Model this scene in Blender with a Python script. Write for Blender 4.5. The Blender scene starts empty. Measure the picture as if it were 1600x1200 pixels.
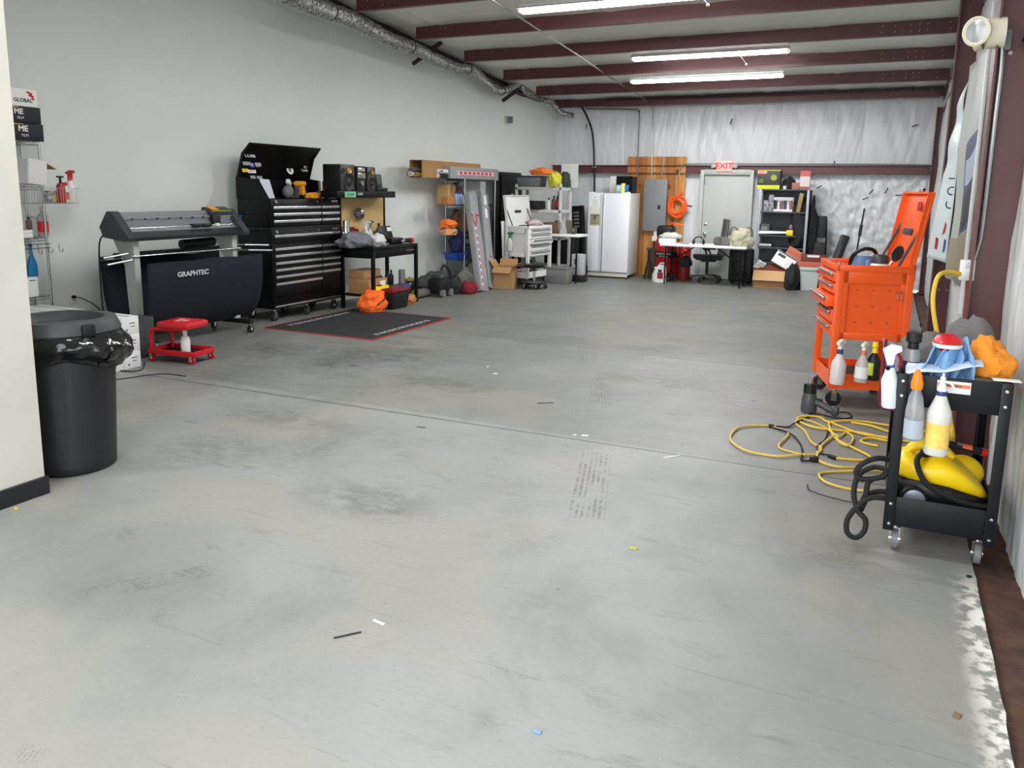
import bpy, bmesh, math, random
from mathutils import Vector, Matrix, Euler, Quaternion, noise as mnoise
scene = bpy.context.scene
COL = scene.collection
R = math.radians
PI = math.pi
# ------------------------------------------------------------------ camera
CAM_H = 1.7
F_PX = 1234.0
PITCH, ROLL, YAW = R(9.63), R(.92), R(25.23)
PCX, PCY = 800.0, 505.0
fwd = Vector((-math.sin(YAW)*math.cos(PITCH), math.cos(YAW)*math.cos(PITCH), -math.sin(PITCH)))
_r0 = Vector((math.cos(YAW), math.sin(YAW), 0)); _u0 = _r0.cross(fwd)
rgt = math.cos(ROLL)*_r0 + math.sin(ROLL)*_u0
upv = -math.sin(ROLL)*_r0 + math.cos(ROLL)*_u0
cam_data = bpy.data.cameras.new('camera')
cam = bpy.data.objects.new('camera', cam_data); COL.objects.link(cam)
cam.matrix_world = Matrix(((rgt.x, upv.x, -fwd.x, 0), (rgt.y, upv.y, -fwd.y, 0), (rgt.z, upv.z, -fwd.z, CAM_H), (0, 0, 0, 1)))
cam_data.sensor_fit = 'HORIZONTAL'; cam_data.sensor_width = 36
cam_data.lens = F_PX/1600*36
cam_data.shift_y = (PCY-600)/1600
cam_data.clip_start = .05; cam_data.clip_end = 200
scene.camera = cam
# ------------------------------------------------------------------ light
world = bpy.data.worlds.new('overcast_sky'); scene.world = world; world.use_nodes = True
_bg = world.node_tree.nodes['Background']
_bg.inputs[0].default_value = (.93, .97, 1, 1); _bg.inputs[1].default_value = 5.6
scene.view_settings.view_transform = 'Standard'; scene.view_settings.look = 'None'
scene.view_settings.gamma = 1; scene.view_settings.use_curve_mapping = False
scene.view_settings.exposure = 0.12
# portal: guides sky light through the open overhead door behind the camera
pl = bpy.data.lights.new('door_portal', 'AREA'); pl.shape = 'RECTANGLE'; pl.size = 5.0; pl.size_y = 3.5
pl.cycles.is_portal = True
po = bpy.data.objects.new('door_portal', pl); COL.objects.link(po)
po.location = (-1.8, -.2, 1.8); po.rotation_euler = (R(90), 0, 0)   # -Z axis points to +Y
# ------------------------------------------------------------------ pixel helpers (plan the room)
def _ray(x, y): return fwd + (x-PCX)/F_PX*rgt - (y-PCY)/F_PX*upv
def fl(x, y, z=0):
    d = _ray(x, y); t = (z-CAM_H)/d.z; return Vector((0, 0, CAM_H)) + t*d
def aty(x, y, Y):
    d = _ray(x, y); return Vector((0, 0, CAM_H)) + d*(Y/d.y)
def atx(x, y, X):
    d = _ray(x, y); return Vector((0, 0, CAM_H)) + d*(X/d.x)
# ------------------------------------------------------------------ materials
def lin(c):
    o = []
    for v in c:
        v = v/255
        o.append(v/12.92 if v <= .04045 else ((v+.055)/1.055)**2.4)
    return (o[0], o[1], o[2], 1)
MATS = {}
def mat(name, c, rough=.5, metal=0, var=0, scale=8, bump=0, bscale=60, spec=.5, trans=0, emit=0, coat=0, c2=None, stretch=(1, 1, 1), ior=1.45):
    if name in MATS: return MATS[name]
    m = bpy.data.materials.new(name); m.use_nodes = True
    nt = m.node_tree; b = nt.nodes['Principled BSDF']
    base = lin(c)
    b.inputs['Base Color'].default_value = base
    b.inputs['Roughness'].default_value = rough; b.inputs['Metallic'].default_value = metal
    b.inputs['Specular IOR Level'].default_value = spec
    b.inputs['Transmission Weight'].default_value = trans; b.inputs['IOR'].default_value = ior
    b.inputs['Coat Weight'].default_value = coat
    if emit:
        b.inputs['Emission Color'].default_value = base; b.inputs['Emission Strength'].default_value = emit
    if var or bump or c2:
        tc = nt.nodes.new('ShaderNodeTexCoord'); mp = nt.nodes.new('ShaderNodeMapping')
        mp.inputs['Scale'].default_value = stretch
        nt.links.new(tc.outputs['Object'], mp.inputs[0])
    if var or c2:
        n = nt.nodes.new('ShaderNodeTexNoise'); n.inputs['Scale'].default_value = scale; n.inputs['Detail'].default_value = 5
        nt.links.new(mp.outputs[0], n.inputs['Vector'])
        rp = nt.nodes.new('ShaderNodeValToRGB')
        rp.color_ramp.elements[0].position = .3; rp.color_ramp.elements[1].position = .7
        k = 1-var
        rp.color_ramp.elements[0].color = lin(c2) if c2 else (base[0]*k, base[1]*k, base[2]*k, 1)
        rp.color_ramp.elements[1].color = base
        nt.links.new(n.outputs['Fac'], rp.inputs[0]); nt.links.new(rp.outputs[0], b.inputs['Base Color'])
    if bump:
        n2 = nt.nodes.new('ShaderNodeTexNoise'); n2.inputs['Scale'].default_value = bscale; n2.inputs['Detail'].default_value = 4
        nt.links.new(mp.outputs[0], n2.inputs['Vector'])
        bp = nt.nodes.new('ShaderNodeBump'); bp.inputs['Strength'].default_value = bump; bp.inputs['Distance'].default_value = .02
        nt.links.new(n2.outputs['Fac'], bp.inputs['Height']); nt.links.new(bp.outputs[0], b.inputs['Normal'])
    MATS[name] = m
    return m
# ------------------------------------------------------------------ mesh builder
def _frame(d):
    d = d.normalized()
    a = Vector((0, 0, 1)) if abs(d.z) < .9 else Vector((1, 0, 0))
    u = d.cross(a).normalized()
    return u, d.cross(u).normalized()
def smooth_path(pts, n=6, closed=False):
    pts = [Vector(p) for p in pts]; out = []
    L = len(pts)
    rng = range(L if closed else L-1)
    for i in rng:
        if closed: p0, p1, p2, p3 = pts[i-1], pts[i], pts[(i+1) % L], pts[(i+2) % L]
        else: p0, p1, p2, p3 = pts[max(i-1, 0)], pts[i], pts[i+1], pts[min(i+2, L-1)]
        for k in range(n):
            t = k/n
            out.append(.5*((2*p1)+(p2-p0)*t+(2*p0-5*p1+4*p2-p3)*t*t+(3*p1-p0-3*p2+p3)*t**3))
    if not closed: out.append(pts[-1])
    return out
class M:
    def __init__(s): s.bm = bmesh.new()
    def _v(s, p): return s.bm.verts.new(p)
    def _f(s, vs, mi=0):
        try:
            f = s.bm.faces.new(vs); f.material_index = mi; return f
        except ValueError: return None
    def box(s, c, d, rz=0, rx=0, ry=0, bev=0, mi=0, taper=1):
        x, y, z = d[0]/2, d[1]/2, d[2]/2
        rot = Euler((rx, ry, rz)).to_matrix(); c = Vector(c)
        vs = []
        for (i, j, k) in ((-1, -1, -1), (1, -1, -1), (1, 1, -1), (-1, 1, -1), (-1, -1, 1), (1, -1, 1), (1, 1, 1), (-1, 1, 1)):
            t = taper if k < 0 else 1
            vs.append(s._v(c + rot @ Vector((i*x*t, j*y*t, k*z))))
        fs = [s._f([vs[i] for i in q], mi) for q in ((0, 3, 2, 1), (4, 5, 6, 7), (0, 1, 5, 4), (1, 2, 6, 5), (2, 3, 7, 6), (3, 0, 4, 7))]
        if bev:
            es = set(e for f in fs for e in f.edges)
            r = bmesh.ops.bevel(s.bm, geom=list(es), offset=min(bev, min(d)*.45), segments=2, affect='EDGES', profile=.5)
            for f in r['faces']: f.material_index = mi
        return s
    def ring(s, c, u, w, r, n): return [s._v(c + (u*math.cos(2*PI*i/n) + w*math.sin(2*PI*i/n))*r) for i in range(n)]
    def skin(s, rings, closed=False, caps=True, mi=0):
        n = len(rings[0])
        for a, b in list(zip(rings, rings[1:])) + ([(rings[-1], rings[0])] if closed else []):
            for i in range(n): s._f([a[i], a[(i+1) % n], b[(i+1) % n], b[i]], mi)
        if caps and not closed:
            s._f(rings[0][::-1], mi); s._f(rings[-1], mi)
    def cyl(s, p, q, r, r2=None, n=16, caps=True, mi=0):
        p, q = Vector(p), Vector(q); u, w = _frame(q-p)
        s.skin([s.ring(p, u, w, r, n), s.ring(q, u, w, r if r2 is None else r2, n)], caps=caps, mi=mi); return s
    def tube(s, pts, r, n=8, closed=False, sm=0, mi=0, rf=None):
        pts = smooth_path(pts, sm, closed) if sm else [Vector(p) for p in pts]
        L = len(pts); rings = []; u = None
        for i, p in enumerate(pts):
            if closed: d = pts[(i+1) % L]-pts[i-1]
            else: d = pts[min(i+1, L-1)]-pts[max(i-1, 0)]
            if d.length < 1e-9: d = Vector((0, 0, 1))
            d.normalize()
            if u is None: u, w = _frame(d)
            else:
                u = (u - d*u.dot(d))
                if u.length < 1e-6: u, w = _frame(d)
                u.normalize(); w = d.cross(u)
            rr = rf(i, L)*r if rf else r
            rings.append(s.ring(p, u, w, rr, n))
        s.skin(rings, closed=closed, mi=mi); return s
    def lathe(s, prof, c=(0, 0, 0), n=24, axis=(0, 0, 1), mi=0, sx=1, sy=1):
        c = Vector(c); ax = Vector(axis).normalized()
        if abs(ax.z) > .99: u, w = Vector((1, 0, 0)), Vector((0, 1, 0))*(1 if ax.z > 0 else -1)
        else: u, w = _frame(ax)
        rings = [[s._v(c + ax*z + u*math.cos(2*PI*i/n)*max(r, 1e-4)*sx + w*math.sin(2*PI*i/n)*max(r, 1e-4)*sy) for i in range(n)] for r, z in prof]
        s.skin(rings, mi=mi); return s
    def prism(s, poly, axis, a, b, mi=0):
        def P(p, t):
            if axis == 'x': return Vector((t, p[0], p[1]))
            if axis == 'y': return Vector((p[0], t, p[1]))
            return Vector((p[0], p[1], t))
        A = [s._v(P(p, a)) for p in poly]; B = [s._v(P(p, b)) for p in poly]
        s.skin([A, B], mi=mi); return s
    def sph(s, c, r, n=16, m=10, mi=0):
        if not hasattr(r, '__len__'): r = (r, r, r)
        c = Vector(c); rings = []
        for j in range(m+1):
            a = PI*j/m; q = max(math.sin(a), .01)
            rings.append([s._v(c + Vector((r[0]*q*math.cos(2*PI*i/n), r[1]*q*math.sin(2*PI*i/n), -r[2]*math.cos(a)))) for i in range(n)])
        s.skin(rings, mi=mi); return s
    def grid(s, fn, nu, nv, mi=0):
        V = [[s._v(fn(i/nu, j/nv)) for j in range(nv+1)] for i in range(nu+1)]
        for i in range(nu):
            for j in range(nv): s._f([V[i][j], V[i+1][j], V[i+1][j+1], V[i][j+1]], mi)
        return s
    def xf(s, mtx): bmesh.ops.transform(s.bm, matrix=mtx, verts=s.bm.verts); return s
    def disp(s, amp, freq, seed=0, flat=None):
        s.bm.normal_update()
        o = Vector((seed*7.1, seed*3.3, seed*1.7))
        for v in s.bm.verts:
            k = mnoise.noise(v.co*freq+o)*.65 + mnoise.noise(v.co*freq*2.3+o)*.35
            v.co += v.normal*k*amp*2
            if flat is not None and v.co.z < flat: v.co.z = flat
        return s
    def sub(s, cuts=1):
        bmesh.ops.subdivide_edges(s.bm, edges=s.bm.edges[:], cuts=cuts, use_grid_fill=True); return s
    def build(s, name, m, parent=None, loc=None, rot=None, ang=38, kind=None, solid=0, split=0):
        if split: return s.build_split(name, m, parent, loc, rot, ang)
        bmesh.ops.recalc_face_normals(s.bm, faces=s.bm.faces)
        me = bpy.data.meshes.new(name); s.bm.to_mesh(me); s.bm.free()
        for x in (m if isinstance(m, (list, tuple)) else [m]): me.materials.append(x)
        me.shade_smooth(); me.set_sharp_from_angle(angle=R(ang))
        o = bpy.data.objects.new(name, me); COL.objects.link(o)
        if parent: o.parent = parent
        if loc is not None: o.location = loc
        if rot is not None: o.rotation_euler = rot
        if kind: o['kind'] = kind
        if solid:
            md = o.modifiers.new('thick', 'SOLIDIFY'); md.thickness = solid; md.offset = 0
        return o
def _islands(bm):
    seen = set(); out = []
    for v in bm.verts:
        if v in seen: continue
        st = [v]; seen.add(v); comp = []
        while st:
            a = st.pop(); comp.append(a)
            for e in a.link_edges:
                b = e.other_vert(a)
                if b not in seen: seen.add(b); st.append(b)
        out.append(comp)
    return out
def _build_split(s, name, m, parent, loc, rot, ang):
    isl = _islands(s.bm); objs = []
    for comp in isl:
        k = M(); mp = {v: k.bm.verts.new(v.co) for v in comp}
        for f in {f for v in comp for f in v.link_faces}:
            g = k.bm.faces.new([mp[v] for v in f.verts]); g.material_index = f.material_index
        objs.append(k.build(name, m, parent, loc, rot, ang))
    s.bm.free(); return objs
M.build_split = _build_split
def tag(o, label, cat, group=None):
    o['label'] = label; o['category'] = cat
    if group: o['group'] = group
    return o
def T(name, label, cat, loc=(0, 0, 0), rz=0, group=None, rot=None):
    o = bpy.data.objects.new(name, None); COL.objects.link(o); o.empty_display_size = .05
    o.location = loc; o.rotation_euler = rot if rot else (0, 0, rz)
    return tag(o, label, cat, group)
def S(name, m, material, **k): return m.build(name, material, kind='structure', **k)
def dup(root, loc, rot=None, label=None, group=None):
    r = root.copy(); COL.objects.link(r); r.location = loc
    if rot is not None: r.rotation_euler = rot if hasattr(rot, '__len__') else (0, 0, rot)
    if label: r['label'] = label
    if group: r['group'] = group
    for ch in list(root.children):
        c = ch.copy(); COL.objects.link(c); c.parent = r
        for g in list(ch.children):
            d = g.copy(); COL.objects.link(d); d.parent = c
    return r
def text(s, size, m, parent, loc, rot=(PI/2, 0, 0), name='lettering', ext=.0008, ax='CENTER', sx=1, bold=0):
    cu = bpy.data.curves.new('t', 'FONT'); cu.body = s; cu.size = size; cu.extrude = ext; cu.align_x = ax; cu.align_y = 'CENTER'
    cu.offset = bold; cu.resolution_u = 3
    o = bpy.data.objects.new('t', cu); COL.objects.link(o)
    bpy.context.view_layer.update()
    me = bpy.data.meshes.new_from_object(o.evaluated_get(bpy.context.evaluated_depsgraph_get()))
    bpy.data.objects.remove(o); bpy.data.curves.remove(cu)
    me.materials.clear(); me.materials.append(m)
    q = bpy.data.objects.new(name, me); COL.objects.link(q)
    q.location = loc; q.rotation_euler = rot; q.scale = (sx, 1, 1)
    if parent: q.parent = parent
    return q
rnd = random.Random(4)
LW = 66
# common materials
BLACK = mat('black_enamel', (10, 10, 12), .38, spec=.3)
BLACKP = mat('black_plastic', (15, 15, 17), .5, bump=.05, bscale=120)
RUBBER = mat('black_rubber', (22, 22, 22), .75)
CHROME = mat('chrome', (215, 216, 218), .18, 1)
STEEL = mat('brushed_steel', (185, 187, 190), .32, 1)
GALV = mat('galvanised_steel', (165, 168, 168), .38, .9, var=.2, scale=20)
MAROON = mat('maroon_steel', (98, 58, 61), .4, var=.12, scale=3)
WHITE = mat('white_plastic', (228, 228, 226), .4)
WHITEP = mat('white_paint_steel', (225, 226, 224), .35)
CARDB = mat('cardboard', (172, 132, 88), .85, var=.12, scale=6)
PAPER = mat('white_paper', (232, 232, 230), .8)
ORANGE = mat('orange_enamel', (240, 92, 30), .32)
RED = mat('red_enamel', (190, 24, 34), .32)
YELLOW = mat('yellow_plastic', (246, 206, 18), .35)
GREYP = mat('grey_plastic', (110, 112, 114), .5)
DGREY = mat('dark_grey_plastic', (58, 60, 63), .45)
BLUE = mat('blue_plastic', (34, 70, 150), .4)
GREEN = mat('green_plastic', (30, 110, 70), .5)
TAN = mat('tan_board', (196, 166, 112), .75, var=.1, scale=5)

def rx(x0, y0, x1, y1, X):      # rectangle on a plane facing +X -> centre Y, base Z, width, height
    a, b, c = atx(x0, y0, X), atx(x1, y1, X), atx(x1, y0, X)
    return (a.y+b.y)/2, b.z, abs(b.y-a.y), c.z-b.z
def ry(x0, y0, x1, y1, Y):      # the same on a plane facing -Y
    a, b = aty(x0, y0, Y), aty(x1, y1, Y)
    return (a.x+b.x)/2, min(a.z, b.z), abs(b.x-a.x), abs(a.z-b.z)
def boxthing(name, label, cat, loc, dims, m, rz=0, bev=.004, group=None, rot=None):
    t = T(name, label, cat, loc, rz, group, rot)
    M().box((0, 0, dims[2]/2), dims, bev=bev).build('body', m, t)
    return t
def carton(name, label, loc, dims, rz=0, m=None, open_=False, group=None, rot=None, flaps=(1, 1, 1, 1)):
    m = m or CARDB
    t = T(name, label, 'box', loc, rz, group, rot); w, d, h = dims
    if not open_:
        M().box((0, 0, h/2), dims, bev=.004).build('body', m, t)
        M().box((0, 0, h+.0006), (w*.99, min(.05, d*.3), .0012)).build('packing_tape', mat('packing_tape', (186, 150, 104), .3), t)
    else:
        b = M(); k = .006
        b.box((0, 0, k/2), (w, d, k))
        for sx in (-1, 1): b.box((sx*(w/2-k/2), 0, h/2), (k, d, h))
        for sy in (-1, 1): b.box((0, sy*(d/2-k/2), h/2), (w, k, h))
        b.build('body', m, t)
        fw = min(w, d)*.42
        for i, (sx, sy, a) in enumerate(((0, -1, 2.3), (0, 1, .5), (-1, 0, .6), (1, 0, 1.0))):
            if not flaps[i]: continue
            f = M()
            if sy: f.box((0, sy*(d/2+fw/2*math.sin(a)), h+fw/2*math.cos(a)), (w*.98, k, fw), rx=-sy*a)
            else: f.box((sx*(w/2+fw/2*math.sin(a)), 0, h+fw/2*math.cos(a)), (k, d*.98, fw), ry=sx*a)
            f.build('flap', m, t)
    return t
def spray_bottle(name, label, loc, h, body, head, cap=None, rz=0, group=None, rot=None, fill=None, lab=None, fillk=.6, r=None, scale=1):
    t = T(name, label, 'spray bottle', loc, rz, group, rot)
    r = r or h*.155; bh = h*.72
    prof = [(0, 0), (r*.9, 0), (r, .012*h/.28), (r, bh*.58), (r*.9, bh*.68), (r*.5, bh*.85), (r*.36, bh*.93), (r*.34, bh), (0, bh)]
    M().lathe(prof, n=20).build('bottle', body, t)
    if fill: M().lathe([(0, .004), (r*.86, .004), (r*.95, .014), (r*.95, bh*fillk), (0, bh*fillk)], n=20).build('liquid', fill, t)
    if lab: M().lathe([(r*1.012, bh*.14), (r*1.012, bh*.52)], n=20).build('label', lab, t)
    M().cyl((0, 0, bh*.93), (0, 0, bh*1.07), r*.42, n=14).build('collar', cap or head, t)
    k = M(); z = bh*1.07
    k.prism([(-r*.34, z), (r*.3, z), (r*.42, z+h*.1), (r*1.25, z+h*.13), (r*1.25, z+h*.2), (r*.3, z+h*.215), (-r*.9, z+h*.15), (-r*.9, z+h*.1), (-r*.3, z+h*.08)], 'y', -r*.26, r*.26)
    k.build('trigger_head', head, t)
    M().box((r*1.33, 0, z+h*.165), (r*.25, r*.34, h*.05), bev=.002).build('nozzle', cap or head, t)
    M().tube([(r*.55, 0, z+h*.12), (r*.85, 0, z+h*.06), (r*.75, 0, z-h*.01), (r*.95, 0, z-h*.05)], r*.1, n=6, sm=3).build('trigger', cap or head, t)
    return t
def bottle(name, label, loc, h, r, m, capm, group=None, lab=None, rot=None, neck=.35, cat='bottle'):
    t = T(name, label, cat, loc, 0, group, rot)
    M().lathe([(0, 0), (r*.92, 0), (r, .008), (r, h*.62), (r*.9, h*.7), (r*neck, h*.82), (r*neck, h*.86), (0, h*.86)], n=18).build('bottle', m, t)
    M().cyl((0, 0, h*.84), (0, 0, h), r*neck*1.15, n=14).build('cap', capm, t)
    if lab: M().lathe([(r*1.012, h*.15), (r*1.012, h*.52)], n=18).build('label', lab, t)
    return t
def rag(name, label, cat, loc, size, m, seed=0, rz=0, amp=.035, freq=9, group=None, fold=1):
    k = M()
    bmesh.ops.create_icosphere(k.bm, subdivisions=4, radius=1)
    for v in k.bm.verts:
        p = v.co.copy(); n = p.normalized()
        a = 1+.34*mnoise.noise(n*1.6+Vector((seed, 0, 0)))
        rid = (1-abs(mnoise.noise(n*3.4+Vector((0, seed, 0)))))**3
        a += fold*.22*(rid-.4)
        v.co = Vector((n.x*a*size[0]/2, n.y*a*size[1]/2, n.z*a*size[2]/2))
    zmin = -size[2]*.3
    for v in k.bm.verts:
        if v.co.z < zmin: v.co.z = zmin+(v.co.z-zmin)*.03
    lo = min(v.co.z for v in k.bm.verts)
    for v in k.bm.verts: v.co.z -= lo
    o = k.build(name, m, loc=loc, rot=(0, 0, rz), ang=80)
    return tag(o, label, cat, group)
def caster(parent, p, r, wheelm=None, fork=None, rz=0, w=None, fp=None):
    # p: wheel contact point; the swivel plate ends at fp (default 2.6 r above floor)
    w = w or r*.6; top = fp or r*2.6
    c = T('caster', '', '', p, rz); del c['label']; del c['category']; c.parent = parent
    M().cyl((0, -w/2, r), (0, w/2, r), r, n=18).build('wheel', wheelm or RUBBER, c)
    f = M()
    for s in (-1, 1): f.box((0, s*(w/2+.006), r*1.5), (r*.7, .005, r*1.5))
    f.box((0, 0, r*2.22), (r*.8, w+.017, .006)); f.cyl((0, 0, r*2.2), (0, 0, top), r*.35, n=12); f.cyl((0, -w/2-.012, r), (0, w/2+.012, r), r*.22, n=8)
    f.build('fork', fork or CHROME, c)
    return c
# ================================================================== setting
def floor_mat():
    m = bpy.data.materials.new('concrete_floor'); m.use_nodes = True; nt = m.node_tree; b = nt.nodes['Principled BSDF']
    N = nt.nodes.new; Lk = nt.links.new
    geo = N('ShaderNodeNewGeometry'); pos = geo.outputs['Position']
    sep = N('ShaderNodeSeparateXYZ'); Lk(pos, sep.inputs[0])
    X, Y = sep.outputs[0], sep.outputs[1]
    def mth(op, a, b_=None, c=None, cl=False):
        n = N('ShaderNodeMath'); n.operation = op; n.use_clamp = cl
        for i, v in enumerate((a, b_, c)):
            if v is None: continue
            if isinstance(v, (int, float)): n.inputs[i].default_value = v
            else: Lk(v, n.inputs[i])
        return n.outputs[0]
    def noise(scale, detail=6, sx=1, sy=1, rz=0, dist=0, rough=.55):
        mp = N('ShaderNodeMapping'); mp.inputs['Scale'].default_value = (sx, sy, 1); mp.inputs['Rotation'].default_value = (0, 0, rz); Lk(pos, mp.inputs[0])
        n = N('ShaderNodeTexNoise'); n.inputs['Scale'].default_value = scale; n.inputs['Detail'].default_value = detail
        n.inputs['Distortion'].default_value = dist; n.inputs['Roughness'].default_value = rough
        Lk(mp.outputs[0], n.inputs['Vector']); return n.outputs['Fac']
    def sstep(v, a, b_):
        n = N('ShaderNodeMapRange'); n.interpolation_type = 'SMOOTHSTEP'; n.inputs[1].default_value = a; n.inputs[2].default_value = b_
        Lk(v, n.inputs[0]); return n.outputs[0]
    def mix(f, c1, c2):
        n = N('ShaderNodeMix'); n.data_type = 'RGBA'
        if isinstance(f, (int, float)): n.inputs[0].default_value = f
        else: Lk(f, n.inputs[0])
        for i, c in ((6, c1), (7, c2)):
            if isinstance(c, tuple): n.inputs[i].default_value = c
            else: Lk(c, n.inputs[i])
        return n.outputs[2]
    col = mix(sstep(noise(.45, 5, dist=.6), .36, .66), lin((140, 141, 139)), lin((122, 125, 122)))
    col = mix(mth('MULTIPLY', sstep(noise(1.6, 9, 1, 1, 0, .5, .62), .5, .72), .45), col, lin((114, 114, 111)))
    col = mix(mth('MULTIPLY', sstep(noise(4.5, 9, .6, 1.5, .3, .3, .72), .54, .72), .55), col, lin((98, 98, 94)))
    col = mix(mth('MULTIPLY', sstep(noise(.9, 4, 1, 1, 1.2), .55, .75), .35), col, lin((148, 144, 138)))
    col = mix(mth('MULTIPLY', sstep(noise(.7, 6, 1, 1.3, .5, .3), .46, .62), .5), col, lin((146, 140, 133)))
    col = mix(mth('MULTIPLY', sstep(noise(1.1, 7, 1.2, .8, 2.2, .4, .65), .5, .68), .5), col, lin((113, 114, 111)))
    for (ang, th) in ((.25, .66), (.6, .68), (2.0, .69)):
        col = mix(mth('MULTIPLY', sstep(noise(2.2, 4, .35, 9, ang, .2), th, th+.05), .4), col, lin((104, 104, 100)))
    # grain
    col = mix(mth('MULTIPLY', sstep(noise(38, 5, .6, 1.5, .2), .5, .75), .35), col, lin((122, 122, 118)))
    col = mix(mth('MULTIPLY', sstep(noise(60, 3), .69, .76), .25), col, lin((198, 198, 192)))
    # dirt specks
    col = mix(mth('MULTIPLY', sstep(noise(11, 7, .6, 1.3, .4, .6, .75), .655, .72), .7), col, lin((84, 84, 80)))
    # heavier soiling along the left workstations
    def ell(cx, cy, rx, ry):
        a = mth('DIVIDE', mth('SUBTRACT', X, cx), rx); c = mth('DIVIDE', mth('SUBTRACT', Y, cy), ry)
        return mth('SUBTRACT', 1, mth('ADD', mth('MULTIPLY', a, a), mth('MULTIPLY', c, c)), cl=True)
    soil = mth('MULTIPLY', ell(-4.9, 6.3, 2.1, 1.9), sstep(noise(2.6, 9, .8, 1.3, .1, .4, .75), .42, .66))
    col = mix(mth('MULTIPLY', soil, .7), col, lin((96, 97, 90)))
    soil2 = mth('MULTIPLY', ell(-1.4, 6.3, 1.8, 1.3), sstep(noise(2.6, 9, .6, 1.4, .2, .4, .75), .46, .68))
    col = mix(mth('MULTIPLY', soil2, .5), col, lin((112, 112, 106)))
    # oily blotches near the mat and down the middle
    for (px_, py_, rx_, ry_, am) in ((513, 570, .22, .12, .8), (545, 571, .14, .08, .9), (625, 560, .3, .2, .7), (645, 548, .2, .16, .7), (655, 527, .3, .1, .5), (560, 555, .5, .5, .5), (440, 545, .5, .3, .5), (690, 600, .6, .25, .45), (570, 780, .5, .3, .4), (330, 700, .5, .35, .35), (1050, 600, .6, .2, .4), (1000, 545, .5, .2, .4), (1330, 870, .3, .3, .3), (430, 650, .7, .3, .35)):
        g = fl(px_, py_)
        sm = mth('MULTIPLY', ell(g.x, g.y, rx_, ry_), sstep(noise(7, 8, .8, 1.3, .2, .5, .72), .36, .6))
        col = mix(mth('MULTIPLY', sm, am), col, lin((58, 58, 54)))
    # darker slabs beyond the joints, deepened further to paint in daylight falling off
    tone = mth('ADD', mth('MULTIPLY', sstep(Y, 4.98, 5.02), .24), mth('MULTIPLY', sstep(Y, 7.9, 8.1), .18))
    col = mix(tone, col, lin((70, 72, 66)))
    # tyre tread prints
    def tyre(x0, y0, x1, y1, w, amt, teeth=55):
        dx, dy = x1-x0, y1-y0; L = math.hypot(dx, dy); ux, uy = dx/L, dy/L
        rx_ = mth('SUBTRACT', X, x0); ry_ = mth('SUBTRACT', Y, y0)
        t = mth('ADD', mth('MULTIPLY', rx_, ux), mth('MULTIPLY', ry_, uy))
        s_ = mth('SUBTRACT', mth('MULTIPLY', rx_, uy), mth('MULTIPLY', ry_, ux))
        inl = mth('MULTIPLY', sstep(t, -.02, .1), mth('SUBTRACT', 1, sstep(t, L-.12, L+.02)))
        inw = mth('SUBTRACT', 1, sstep(mth('ABSOLUTE', s_), w/2-.015, w/2+.01))
        lug = mth('GREATER_THAN', mth('SINE', mth('ADD', mth('MULTIPLY', t, teeth*7), mth("MULTIPLY", mth("ABSOLUTE", s_), 110))), -.1)
        rib = mth('GREATER_THAN', mth('SINE', mth('MULTIPLY', s_, 2*PI*6.5/w)), -.25)
        fade = mth('MULTIPLY', sstep(noise(9, 6), .38, .58), sstep(noise(45, 4), .36, .52))
        return mth('MULTIPLY', mth('MULTIPLY', mth('MULTIPLY', inl, inw), mth('MULTIPLY', mth('ADD', mth('MULTIPLY', lug, .5), .5), rib)), mth('MULTIPLY', fade, amt))
    def seg(p, q, w, amt, teeth=55):
        a, c = fl(*p), fl(*q); return tyre(a.x, a.y, c.x, c.y, w, amt, teeth)
    marks = seg((914, 815), (932, 706), .2, .95)
    for mk in (seg((940, 632), (936, 588), .17, .9), seg((921, 565), (914, 527), .2, .55), seg((118, 932), (345, 888), .13, .8, 20), seg((440, 722), (545, 690), .14, .5), seg((30, 1200), (70, 1150), .1, .6)):
        marks = mth('MAXIMUM', marks, mk)
    col = mix(marks, col, lin((84, 82, 76)))
    # sawn control joints
    def joint(y0, slope, w, amt):
        yy = mth('SUBTRACT', Y, mth('ADD', mth('MULTIPLY', X, slope), y0))
        yy = mth('ADD', yy, mth('MULTIPLY', mth('SUBTRACT', noise(6, 3), .5), .02))
        return mth('MULTIPLY', mth('SUBTRACT', 1, sstep(mth('ABSOLUTE', yy), w*.4, w)), amt)
    a, c = fl(300, 597), fl(1230, 736); sl = (c.y-a.y)/(c.x-a.x)
    j = mth('MAXIMUM', joint(a.y-sl*a.x, sl, .013, .85), mth('MULTIPLY', joint(7.97, 0, .016, .75), sstep(X, -2.6, -2.0)))
    col = mix(j, col, lin((62, 62, 58)))
    # chipped white paint along the slab edge at the right
    edge = mth('MULTIPLY', sstep(X, .36, .48), mth('MULTIPLY', mth('SUBTRACT', 1, sstep(Y, 3.6, 4.1)), sstep(noise(16, 6), .42, .56)))
    col = mix(edge, col, lin((226, 220, 214)))
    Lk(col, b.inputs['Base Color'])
    rr = N('ShaderNodeMapRange'); rr.inputs[3].default_value = .34; rr.inputs[4].default_value = .6; Lk(noise(2.5, 6), rr.inputs[0]); Lk(rr.outputs[0], b.inputs['Roughness'])
    b.inputs['Specular IOR Level'].default_value = .35
    bp = N('ShaderNodeBump'); bp.inputs['Strength'].default_value = .12; bp.inputs['Distance'].default_value = .004; Lk(noise(30, 5), bp.inputs['Height']); Lk(bp.outputs[0], b.inputs['Normal'])
    return m
def film_mat(name, base, rough, bump, sc, stretch, var=.06):
    return mat(name, base, rough, var=var, scale=2.5, bump=bump, bscale=sc, stretch=stretch)
PAINT = mat('wall_paint', (224, 229, 225), .7, var=.05, scale=1.2, bump=.04, bscale=90)
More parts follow.
